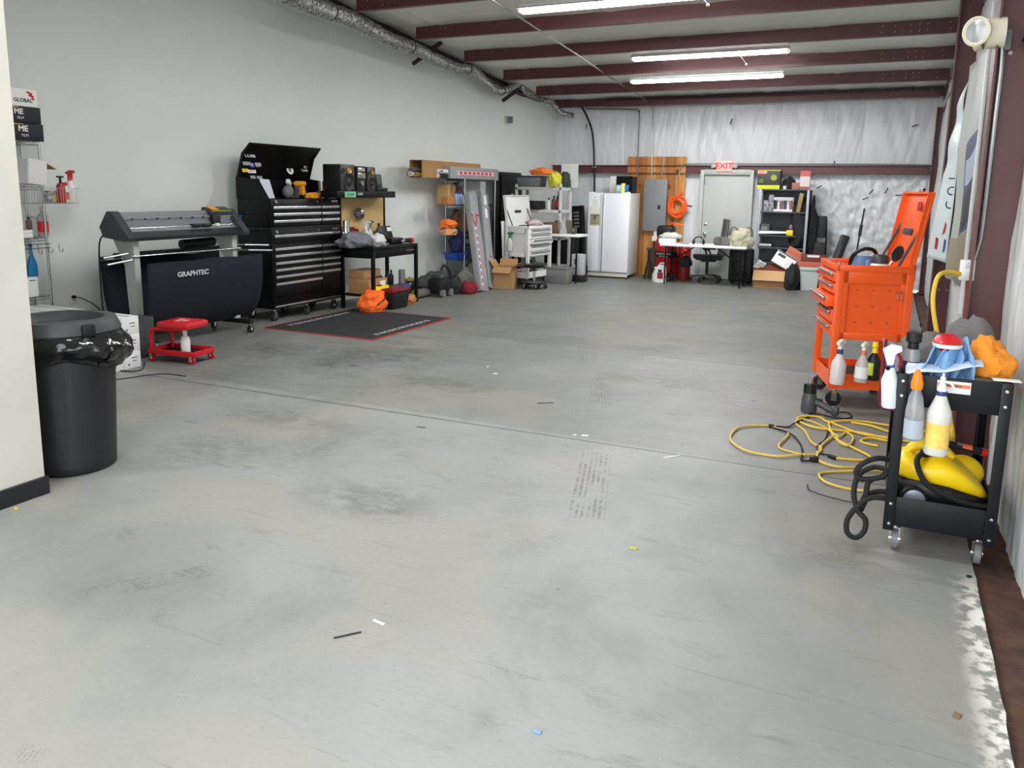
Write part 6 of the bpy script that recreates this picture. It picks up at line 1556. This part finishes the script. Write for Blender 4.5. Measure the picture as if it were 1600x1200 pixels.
t = T('brush', 'dark bristle scrub brush in the front right corner of the black cart', 'brush', Vector((.475, 4.09, ZT)), R(4)); M().box((0, 0, .055), (.13, .07, .1), bev=.012).build('bristles', mat('dark_bristle', (70, 58, 46), .9, bump=.4, bscale=90, stretch=(1, 1, .1)), t); M().box((0, 0, .115), (.14, .075, .022), bev=.008).build('block', mat('olive_block', (90, 86, 60), .6), t)
t = T('paper_sheet', 'pale blue white paper towel sheet folded over the front of the black cart', 'paper', Vector((.28, 4.06, .886))); M().grid(lambda u, v: Vector((-.15+.31*u, .08*v-.03, .012+.03*v+.05*u*(1-.3*v)-.02*(1-u)+.006*math.sin(u*9))), 20, 6).build('sheet', mat('blue_white_paper', (206, 218, 238), .8), t, solid=.002)
t = T('paper_sheet', 'white card edge sticking out over the right front corner of the black cart', 'paper', Vector((.535, 4.06, .893)), R(5)); M().box((0, 0, 0), (.11, .05, .005), bev=.001).build('sheet', PAPER, t)
# bottles standing in the top tray
def at_top(px, Y): return Vector((aty(px, 600, Y).x, Y, ZT))
t = T('spray_can', 'clear bodied can with a black sprayer top at the left of the black cart', 'can', at_top(1421, 4.14))
hb = aty(1421, 519, 4.14).z-ZT
M().lathe([(0, 0), (.036, 0), (.037, .008), (.037, hb*.66), (.03, hb*.74), (0, hb*.75)], n=24).build('can_body', mat('clear_grey', (150, 150, 150), .2, trans=.2), t); M().lathe([(.0378, hb*.1), (.0378, hb*.55)], n=24).build('label', mat('can_label', (40, 40, 44), .4), t)
M().box((0, -.0375, hb*.4), (.045, .004, .05), bev=.001).build('red_print', mat('flash_red', (210, 60, 50), .4), t); M().box((0, -.038, hb*.5), (.04, .004, .02)).build('white_print', PAPER, t); M().lathe([(0, hb*.74), (.024, hb*.74), (.024, hb*.84), (.034, hb*.86), (.034, hb), (0, hb)], n=20).build('sprayer_top', BLACKP, t)
t = T('bottle', 'clear tube bottle with a wide red and white cap on the black cart', 'bottle', at_top(1474, 4.12)); hb = aty(1474, 521, 4.12).z-ZT
M().cyl((0, 0, .02), (0, 0, hb*.72), .02, n=16).build('bottle', mat('clear_pet', (214, 216, 218), .1, trans=.7), t); M().lathe([(0, 0), (.05, 0), (.05, .02), (.02, .03), (0, .03)], n=20).build('red_base', mat('rose_clear', (200, 120, 130), .3), t)
M().lathe([(0, hb*.7), (.03, hb*.7), (.034, hb*.8), (0, hb*.8)], n=20).build('red_collar', RED, t); M().lathe([(0, hb*.8), (.06, hb*.8), (.066, hb*.86), (0, hb*.88)], n=24).build('white_disc', WHITE, t); M().lathe([(0, hb*.87), (.066, hb*.87), (.05, hb*.96), (.02, hb), (0, hb)], n=24).build('red_cap', RED, t)
# bottles hooked on the front and the left side of the cart
PET = mat('clear_pet', (214, 216, 218), .1, trans=.7)
b, a = aty(1426, 686, 3.94), aty(1424, 578, 3.95)
t = T('trigger_bottle', 'clear slim bottle with an orange head hooked on the front of the black cart', 'spray bottle', b, rot=(0, -.02, 0)); hb = a.z-b.z
M().lathe([(0, 0), (.04, 0), (.042, .01), (.04, hb*.4), (.03, hb*.62), (.018, hb*.72), (.018, hb*.76), (0, hb*.76)], n=24).build('bottle', PET, t); M().lathe([(0, hb*.74), (.024, hb*.74), (.026, hb*.82), (.018, hb*.95), (.008, hb*1.02), (0, hb*1.02)], n=20).build('nozzle_cap', mat('nozzle_orange', (240, 130, 20), .35), t); M().lathe([(.0425, .01), (.0415, hb*.3)], n=24).build('label', mat('pale_blue_label', (196, 206, 220), .3, trans=.3), t)
b = aty(1461, 709, 3.95); a = aty(1461, 582, 3.95); hb = a.z-b.z
t = T('spray_bottle', 'large spray bottle of yellow liquid hooked on the front of the black cart', 'spray bottle', b); r = .05
M().lathe([(0, 0), (r*.92, 0), (r, .01), (r, hb*.5), (r*.96, hb*.54), (r*.45, hb*.72), (r*.4, hb*.78), (0, hb*.78)], n=28).build('bottle', mat('bottle_translucent', (238, 238, 232), .25, trans=.3), t)
M().lathe([(0, .004), (r*.9, .004), (r*.985, .012), (r*.985, hb*.46), (0, hb*.46)], n=28).build('liquid', mat('yellow_liquid', (238, 206, 84), .15), t)
M().lathe([(r*1.006, hb*.1), (r*1.006, hb*.4)], n=28).build('orange_label', mat('orange_print_label', (236, 176, 84), .4, c2=(240, 214, 110), scale=14), t)
M().lathe([(r*.44, hb*.73), (r*.46, hb*.74), (r*.46, hb*.775), (r*.42, hb*.785), (0, hb*.785)], n=24).build('blue_collar', mat('navy_collar', (50, 56, 110), .4), t)
M().lathe([(0, hb*.78), (r*.4, hb*.78), (r*.3, hb*.86), (r*.14, hb*.9), (r*.24, hb*.92), (r*.24, hb*.95), (r*.1, hb*.96), (r*.1, hb), (0, hb)], n=16).build('sprayer_head', WHITE, t); M().tube([(0, 0, hb*.9), (.03, 0, hb*.89), (.045, 0, hb*.84)], .006, n=6, sm=3).build('trigger', WHITE, t)
b = aty(1392, 636, 4.05); a = aty(1392, 538, 4.05); hb = a.z-b.z
t = T('spray_bottle', 'white spray bottle with a dark red trigger hung at the left of the black cart', 'spray bottle', b, rot=(0, -.1, 0)); r = .042
M().lathe([(0, 0), (r*.9, 0), (r, .008), (r*.95, hb*.45), (r*.6, hb*.56), (r*.42, hb*.66), (0, hb*.66)], n=24).build('bottle', mat('blue_white_plastic', (218, 224, 232), .3), t); M().cyl((0, 0, hb*.64), (0, 0, hb*.68), r*.46, n=18).build('collar', mat('steel_blue_collar', (70, 90, 140), .4), t)
M().prism([(-r*.3, hb*.68), (r*.3, hb*.68), (r*.55, hb*.85), (r*1.2, hb*.9), (r*1.2, hb*.97), (r*.2, hb), (-r*.7, hb*.93)], 'y', -r*.3, r*.3).build('sprayer_head', WHITE, t); M().tube([(r*.8, 0, hb*.88), (r*1.1, 0, hb*.75), (r*.9, 0, hb*.64)], .009, n=6, sm=3).build('trigger', mat('dark_red_plastic', (120, 20, 32), .45), t)
t = T('cloth', 'grey cloth with dark red trim hanging off the left side of the black cart', 'cloth', aty(1395, 637, 4.25)); M().grid(lambda u, v: Vector((-.05+.12*u-.02*v, .01*math.sin(u*7)+.015, .34*v*(1-.15*u))), 12, 14).build('cloth', mat('mauve_grey_cloth', (150, 138, 146), .95), t, solid=.008); M().tube([(-.06, .0, .34), (-.06, .0, .16), (-.055, 0, .0), (.07, 0, .0)], .008, n=6, sm=3).build('trim', mat('wine_trim', (110, 26, 48), .8), t)
# ------------------------------------------------------------------ yellow steam cleaner on the lower tray
def steamer():
    t = T('steam_cleaner', 'yellow and black steam cleaner on the lower tray of the black cart', 'steam cleaner', (.335, 4.36, ZB), R(4))
    YL = YELLOW
    m = M()
    def body(prof, hw, nseg=14):
        # longitudinal profile x -> (z0, z1, half width); rounded cross section
        rings = []
        for (x, z0, z1, w) in prof:
            r_ = []
            for i in range(24):
                a = 2*PI*i/24; ca, sa = math.cos(a), math.sin(a)
                sg = lambda q: (abs(q)**.6)*(1 if q > 0 else -1)
                r_.append(m._v(Vector((x, w*sg(ca), (z0+z1)/2+(z1-z0)/2*sg(sa)))))
            rings.append(r_)
        m.skin(rings)
    body([(-.205, .03, .1, .05), (-.19, .015, .14, .1), (-.1, .01, .17, .155), (.03, .01, .15, .165), (.14, .01, .115, .155), (.2, .015, .085, .11), (.215, .03, .07, .06)], .15)
    m.build('black_base', BLACKP, t, ang=50)
    m = M()
    body([(-.205, .15, .225, .07), (-.19, .14, .25, .11), (-.14, .13, .26, .13), (-.1, .125, .235, .14), (-.03, .12, .255, .15), (.02, .115, .26, .152), (.1, .1, .215, .146), (.17, .085, .15, .12), (.21, .075, .1, .06)], .15)
    o = m.build('yellow_shell', YL, t, ang=50)
    # carry handle bridge, opening, boiler cap and wheels
    M().tube([(-.16, 0, .23), (-.12, 0, .285), (-.02, 0, .3), (.05, 0, .245)], .024, n=10, sm=5).build('carry_handle', YL, t)
    M().box((-.09, 0, .218), (.08, .13, .03), bev=.01).build('hose_well', BLACKP, t)
    M().cyl((-.06, 0, .21), (-.06, 0, .26), .035, n=18).build('boiler_cap', BLACKP, t)
    for s in (-1, 1):
        w = M(); w.cyl((-.12, s*.14, .062), (-.12, s*.178, .062), .062, n=26); wh = w.build('wheel', BLACKP, t)
        M().lathe([(0, .006), (.04, .005), (.05, 0), (0, 0)], (-.12, s*.1785, .062), 24, (0, s, 0)).build('hub_cap', mat('hub_silver', (150, 156, 166), .35, .3), wh)
    M().box((.205, 0, .05), (.03, .12, .03), bev=.008).build('bumper', BLACKP, t)
    M().sph((.12, .12, .14), (.1, .06, .09), 18, 12).build('rear_tank', YL, t)
    # corrugated hose draped across and looping off the cart on the left
    hp = [(-.06, -.02, .25), (-.1, -.08, .265), (-.12, -.15, .24), (-.08, -.182, .16), (.02, -.192, .105), (.12, -.2, .085), (.2, -.195, .09), (.235, -.12, .11), (.225, -.02, .13)]
    sp = smooth_path(hp, 12)
    M().tube(sp, .013, n=8, rf=lambda i, L: 1+.1*(i % 2)).build('steam_hose', RUBBER, t)
    M().cyl((.0, .07, .3), (.21, .1, .262), .018, n=12).build('lance_tube', BLACKP, t); M().cyl((.1, .086, .283), (.145, .092, .275), .0195, n=12).build('orange_ring', mat('lance_orange', (232, 104, 60), .4), t); M().cyl((.075, .083, .288), (.098, .086, .284), .0195, n=12).build('grey_ring', GREYP, t); M().cyl((.19, .097, .266), (.215, .1, .261), .021, n=12).build('red_end', RED, t)
    return t
steamer()
# black hose bundle hanging off the left side of the cart
def hp_(x, y, Y): return aty(x, y, Y)
t = T('steam_hose', 'black corrugated hose looped over the left side of the black cart', 'hose', fl(1340, 838))
o = t.location
pa = [hp_(1400, 722, 4.1), hp_(1375, 716, 4.06), hp_(1352, 722, 4.02), hp_(1338, 736, 4.0), hp_(1345, 748, 3.99), hp_(1375, 746, 4.02), hp_(1385, 735, 4.05), hp_(1365, 730, 4.12), hp_(1342, 742, 4.12), hp_(1334, 770, 4.08), hp_(1340, 797, 4.05), hp_(1352, 812, 4.04), hp_(1350, 830, 4.03), hp_(1337, 840, 4.02), hp_(1324, 832, 4.02), hp_(1324, 812, 4.03), hp_(1338, 793, 4.05), hp_(1360, 778, 4.07), hp_(1390, 780, 4.08), hp_(1410, 786, 4.1)]
for p in pa: p.z = max(p.z, .016)
sp = smooth_path(pa, 14); M().tube([p-o for p in sp], .0125, n=8, rf=lambda i, L: 1+.12*(i % 2)).build('hose', RUBBER, t)
pb = [hp_(1382, 745, 4.14), hp_(1358, 752, 4.1), hp_(1352, 780, 4.08), hp_(1345, 796, 4.08), hp_(1352, 775, 4.12), hp_(1372, 768, 4.14), hp_(1392, 770, 4.14)]
M().tube([p-o for p in smooth_path(pb, 12)], .0125, n=8, rf=lambda i, L: 1+.12*(i % 2)).build('hose', RUBBER, t)
# ------------------------------------------------------------------ heat gun and cords on the floor
def heatgun():
    p = fl(1263, 644)
    t = T('heat_gun', 'black and grey heat gun standing nozzle up on the floor by the orange cart', 'heat gun', p, R(-12))
    HG = mat('gun_grey', (70, 72, 76), .45)
    h = aty(1263, 592, p.y).z
    M().lathe([(0, 0), (.055, 0), (.06, .02), (.058, h*.4), (.05, h*.55), (.046, h*.6), (0, h*.6)], n=24).build('housing', HG, t)
    M().lathe([(0, h*.58), (.047, h*.58), (.042, h*.86), (.03, h*.88), (0, h*.88)], n=24).build('heat_shroud', BLACKP, t)
    for i in range(8): a = 2*PI*i/8; M().box((.045*math.cos(a), .045*math.sin(a), h*.72), (.008, .012, h*.26), rz=a).build('vent_rib', BLACKP, t)
    M().cyl((0, 0, h*.86), (0, 0, h), .019, n=16).build('nozzle', CHROME, t)
    M().tube([(.03, 0, .1), (.1, .0, .075), (.17, 0, .05), (.2, 0, .045)], .028, n=10, sm=5).build('handle', HG, t); M().box((.2, 0, .045), (.05, .06, .07), bev=.012).build('handle_end', DGREY, t); M().box((.08, 0, .115), (.04, .02, .02), bev=.004).build('trigger', BLACKP, t)
    return t
heatgun()
def floorpath(px, z=.008): return [fl(x, y, z+.004*(i % 3)) for i, (x, y) in enumerate(px)]
YC = mat('yellow_cord', (224, 184, 58), .5); YC2 = mat('pale_yellow_cord', (206, 176, 84), .5)
def cord(label, px, r, m, name='extension_cord', end=None, z=.008):
    pts = floorpath(px, z); t = T(name, label, 'cord', pts[len(pts)//2]); o = t.location
    M().tube([p-o for p in pts], r, n=7, sm=7).build('cord', m, t)
    return t, o
t, o = cord('bright yellow extension cord snaking in strands toward the black cart', [(1470, 700), (1420, 690), (1382, 684), (1345, 676), (1307, 672), (1270, 667), (1248, 658), (1248, 652), (1262, 650), (1281, 652), (1294, 659), (1320, 657), (1352, 659), (1384, 664), (1440, 672), (1455, 684), (1383, 683), (1340, 676), (1310, 665), (1296, 660), (1298, 672), (1307, 686), (1332, 699), (1360, 714), (1345, 719), (1306, 716)], .008, YC)
a, b = fl(1306, 716, .012)-o, fl(1295, 712, .012)-o; M().cyl(a, b, .014, n=10).build('connector', BLACKP, t)
t, o = cord('pale yellow extension cord with a wide loop on the left', [(1201, 665), (1172, 665), (1153, 668), (1142, 680), (1144, 691), (1163, 703), (1191, 710), (1219, 713), (1251, 710), (1275, 710), (1283, 700), (1268, 691), (1258, 674), (1243, 661), (1252, 655), (1272, 660), (1292, 670), (1310, 682), (1322, 676), (1333, 684), (1325, 696), (1310, 690), (1306, 680), (1290, 690), (1278, 705), (1280, 720), (1308, 729), (1342, 731), (1390, 735), (1345, 735), (1290, 738), (1280, 743), (1290, 753), (1318, 762), (1352, 767), (1410, 772)], .008, YC2)
a, b = fl(1201, 665, .012)-o, fl(1210, 666, .012)-o; M().cyl(a, b, .013, n=10).build('connector', BLACKP, t)
t, o = cord('short yellow cord crossing inside the loop of the pale yellow cord', [(1208, 667), (1232, 677), (1218, 693), (1220, 701), (1240, 707), (1258, 711)], .007, YC2)
t, o = cord('yellow cord strand running along the floor in front of the orange cart', [(1330, 660), (1360, 665), (1395, 676), (1430, 682), (1400, 690), (1360, 684), (1345, 690), (1372, 697)], .008, YC)
t, o = cord('black lead of the heat gun trailing left to the yellow cord end', [(1290, 642), (1310, 644), (1325, 645), (1330, 652), (1310, 654), (1280, 647), (1266, 646), (1262, 652), (1240, 662), (1232, 667), (1212, 666)], .006, RUBBER, 'power_cord')
t, o = cord('black lead zigzagging between the yellow loops to a black plug', [(1208, 668), (1225, 673), (1240, 681), (1251, 695), (1254, 708), (1252, 719), (1268, 719), (1273, 714)], .006, RUBBER, 'power_cord')
M().box(fl(1272, 717, .02)-o, (.05, .04, .035), rz=.4, bev=.008).build('plug', BLACKP, t)
t, o = cord('dark lead curving beside the small yellow coil', [(1294, 672), (1289, 687), (1277, 697), (1281, 708), (1296, 711)], .006, RUBBER, 'power_cord')
t, o = cord('thin dark wire on the floor before the black cart', [(1262, 757), (1264, 765), (1290, 775), (1330, 785)], .003, RUBBER, 'wire')
# yellow cable hanging from the wall outlet
t = T('extension_cord', 'thick yellow cable curving from the wall outlet down to the floor', 'cord', aty(1497, 428, 5.36)); o = t.location
M().tube([p-o for p in (aty(1500, 428, 5.36), aty(1480, 425, 5.3), aty(1466, 432, 5.2), aty(1459, 455, 5.15), aty(1458, 480, 5.12), aty(1463, 515, 5.1), aty(1470, 550, 5.1), aty(1478, 600, 5.1), aty(1484, 650, 5.1), aty(1488, 690, 5.08), fl(1470, 700, .012), fl(1440, 695, .012))], .013, n=8, sm=7).build('cable', YC, t)
# ------------------------------------------------------------------ on the right wall
t = T('outlet_box', 'grey white metal outlet box on the near maroon column', 'outlet', aty(1511, 422, 5.39)); o = t.location
a, b = aty(1501, 405, 5.38), aty(1521, 438, 5.38); w, h = b.x-a.x, a.z-b.z
M().box((0, .0, 0), (w, .06, h), bev=.006).build('box', WHITEP, t); M().box((0, -.033, 0), (w*.86, .006, h*.9), bev=.003).build('cover', WHITE, t)
for z in (-.25, .25): M().box((0, -.037, z*h), (w*.4, .004, h*.3), bev=.002).build('receptacle', mat('receptacle', (206, 206, 204), .4), t)
pipe('conduit', 'shiny steel conduit running down from the emergency light to the outlet box', 'conduit', [aty(1567, 62, 5.34), aty(1564, 110, 5.34), aty(1556, 175, 5.34), aty(1535, 350, 5.36), aty(1528, 385, 5.37), aty(1520, 408, 5.38)], .014, STEEL, sm=4)
def emergency():
    c = aty(1548, 52, 5.34)
    t = T('emergency_light', 'cream emergency light with a round lamp on top of the near column', 'light', c); CRM = mat('cream_housing', (226, 220, 196), .4)
    M().cyl((-.02, .0, 0), (.07, .0, .0), .082, n=28).build('housing', CRM, t)
    a = Vector((-.55, -.8, -.1)).normalized()
    M().lathe([(0, -.03), (.05, -.03), (.075, .03), (.08, .05), (.07, .056), (.066, .05), (0, .045)], (-.05, -.045, .005), 28, a).build('lamp_rim', CRM, t)
    l = M().lathe([(0, .058), (.03, .056), (.066, .048), (0, .04)], (-.05, -.045, .005), 28, a); l.build('lens', mat('lamp_lens', (224, 228, 236), .08, .6), t)
    M().lathe([(0, -.01), (.05, -.01), (.052, .03), (0, .04)], (-.045, .06, -.03), 20, (-.9, .3, -.2)).build('lamp_rim', CRM, t)
    M().box((.08, .02, -.04), (.05, .06, .11), bev=.006).build('back_box', GREYP, t)
emergency()
# vinyl banner hanging on the second column, seen almost edge on
def banner():
    c0, c1 = aty(1448, 402, 9.45), aty(1476, 412, 9.3)
    t = T('wall_banner', 'white vinyl banner with a red and blue emblem hanging on the right wall', 'banner', (c0.x, 9.4, c0.z))
    o = t.location
    zb = c0.z; 
    def f(u, v):
        # u across from the free edge to the wall, v up
        xl_ = (1448+ (1497-1448)*v*1.0); yl_ = 402-237*v
        a = aty(xl_, yl_, 9.45); b = aty(1478+34*v, 411-285*v, 9.25)
        p = a.lerp(b, u); p.y += .05*math.sin(u*3+v*4)+.02*math.sin(v*17)*u
        p.x += .012*math.sin(v*23+u*3)*(v > .55)
        return p-o
    M().grid(f, 10, 40).build('vinyl', mat('banner_vinyl', (214, 226, 228), .35), t, solid=.004)
    def patch(name, u, v, pts, m):
        q = M(); c = f(u, v); n = Vector((-.3, -.95, 0)).normalized()
        X = (f(u+.05, v)-f(u-.05, v)).normalized(); Z = Vector((0, 0, 1))
        A = [q._v(c+X*x+Z*z-Vector((.004, .012, 0))) for x, z in pts]; B = [q._v(c+X*x+Z*z-Vector((.001, .004, 0))) for x, z in pts]
        q.skin([A, B]); q.build(name, m, t)
    LR, LB = mat('logo_red', (190, 40, 50), .4), mat('logo_blue', (40, 70, 150), .4)
    patch('emblem_red', .75, .17, [(-.05, -.03), (.0, .0), (.03, .09), (-.01, .1), (-.03, .03)], LR)
    patch('emblem_red', .4, .1, [(-.02, -.06), (.01, -.07), (.015, .05), (-.015, .06)], LR)
    patch('emblem_blue', .8, .09, [(-.012, -.07), (.02, -.05), (.03, .06), (.0, .07)], LB)
    for v, ch in ((.32, 'C'), (.40, 'O'), (.47, 'I')):
        c = f(.86, v); text(ch, .12, INK, t, c-Vector((.004, .014, 0)), rot=(PI/2, -PI/2, 0), name='banner_letter')
banner()
# printed sheet on the wall between the columns
def poster():
    t = T('printed_sheet', 'large wall sheet printed with a dark blue vehicle between the right columns', 'poster', (XR-.075, 8.0, 1.2)); o = t.location
    Y0_, Y1_ = 6.95, 9.15; z0, z1 = .95, 2.95
    def f(u, v, off=0): 
        y = Y0_+(Y1_-Y0_)*u; z = z0+(z1-z0)*v
        return Vector((XR-.1-off+.015*math.sin(y*6)+.01*math.sin(z*5), y, z))-o
    M().grid(f, 24, 24).build('sheet', mat('sheet_grey_green', (176, 184, 176), .4), t, solid=.004)
    def area(nm, u0, u1, v0, v1, m, off): M().grid(lambda u, v: f(u0+(u1-u0)*u, v0+(v1-v0)*v+.03*math.sin(u*5), off), 14, 10).build(nm, m, t)
    area('printed_body', .05, .7, .22, .62, mat('print_navy', (58, 66, 110), .4), .006)
    area('printed_glass', .1, .5, .45, .56, mat('print_pale', (176, 190, 214), .3), .009); area('printed_grille', .2, .55, .26, .4, mat('print_dark', (34, 36, 46), .4), .009)
    area('printed_ground', .0, 1, .0, .2, mat('print_beige', (150, 142, 118), .5), .006)
    M().box((f(0, .5).x-.02, f(0, .5).y-.01, f(0, .5).z), (.03, .03, z1-z0+.3), bev=.008).build('edge_roll', WHITEP, t)
poster()
# small fittings near the back right corner
pipe('conduit', 'short conduit with a fitting near the back right corner of the wall', 'conduit', [aty(1487, 205, 12.2), aty(1486, 225, 12.2), aty(1478, 260, 12.2), aty(1474, 300, 12.2)], .014, STEEL, clips=[aty(1487, 216, 12.2)])
# scraps and bits on the floor
def scrap(label, px, L, w, rz, m, h=.004):
    L, w = L*.66, w*.66
    p = fl(*px); o = M().box((0, 0, h/2+.0005), (L, w, h), bev=.001).build('floor_scrap', m, loc=p, rot=(0, 0, rz)); tag(o, label, 'scrap')
DK = mat('scrap_dark', (34, 36, 40), .7); LT = mat('scrap_light', (226, 226, 220), .7)
scrap('thin black strip lying on the near floor below the middle of the photo', (543, 993), .16, .012, R(50), DK)
scrap('clear curled offcut on the near floor right of the thin black strip', (592, 973), .09, .02, R(-10), mat('scrap_clear', (200, 200, 198), .3))
scrap('dark short strip on the floor just before the long floor joint', (658, 668), .1, .014, R(15), DK)
scrap('dark and white strip lying beyond the long floor joint', (852, 630), .2, .014, R(35), DK)
scrap('white curl lying on the long floor joint, right of the two', (914, 681), .07, .03, R(20), LT)
scrap('white bit lying on the long floor joint, left of the two', (898, 680), .04, .015, R(20), LT)
scrap('white strip with dark end beside the floor joint left of the yellow cords', (1050, 714), .2, .016, R(50), LT)
scrap('yellow green leaf shaped scrap on the floor left of the black cart', (990, 857), .06, .04, R(-10), mat('scrap_olive', (176, 172, 90), .8))
scrap('white paper bit on the floor beyond the tyre print', (774, 584), .06, .03, R(10), LT)
scrap('small white paper bit just above the other white bit', (762, 573), .04, .025, R(0), LT)
scrap('blue bit near the bottom edge of the photo', (840, 1144), .04, .025, R(0), mat('scrap_blue', (120, 150, 190), .7))
scrap('brown leaf like scrap on the floor at the lower right', (1495, 1119), .05, .035, R(70), mat('scrap_brown', (120, 100, 76), .8))
scrap('black crumb on the floor under the front right caster of the cart', (1514, 902), .03, .022, R(30), DK, .008)
scrap('bright yellow scrap beside the black baseboard', (25, 795), .03, .02, R(0), YELLOW)
scrap('dark blue tape scrap on the floor left of the heat gun', (1178, 627), .05, .02, R(0), mat('scrap_violet', (130, 120, 170), .8))
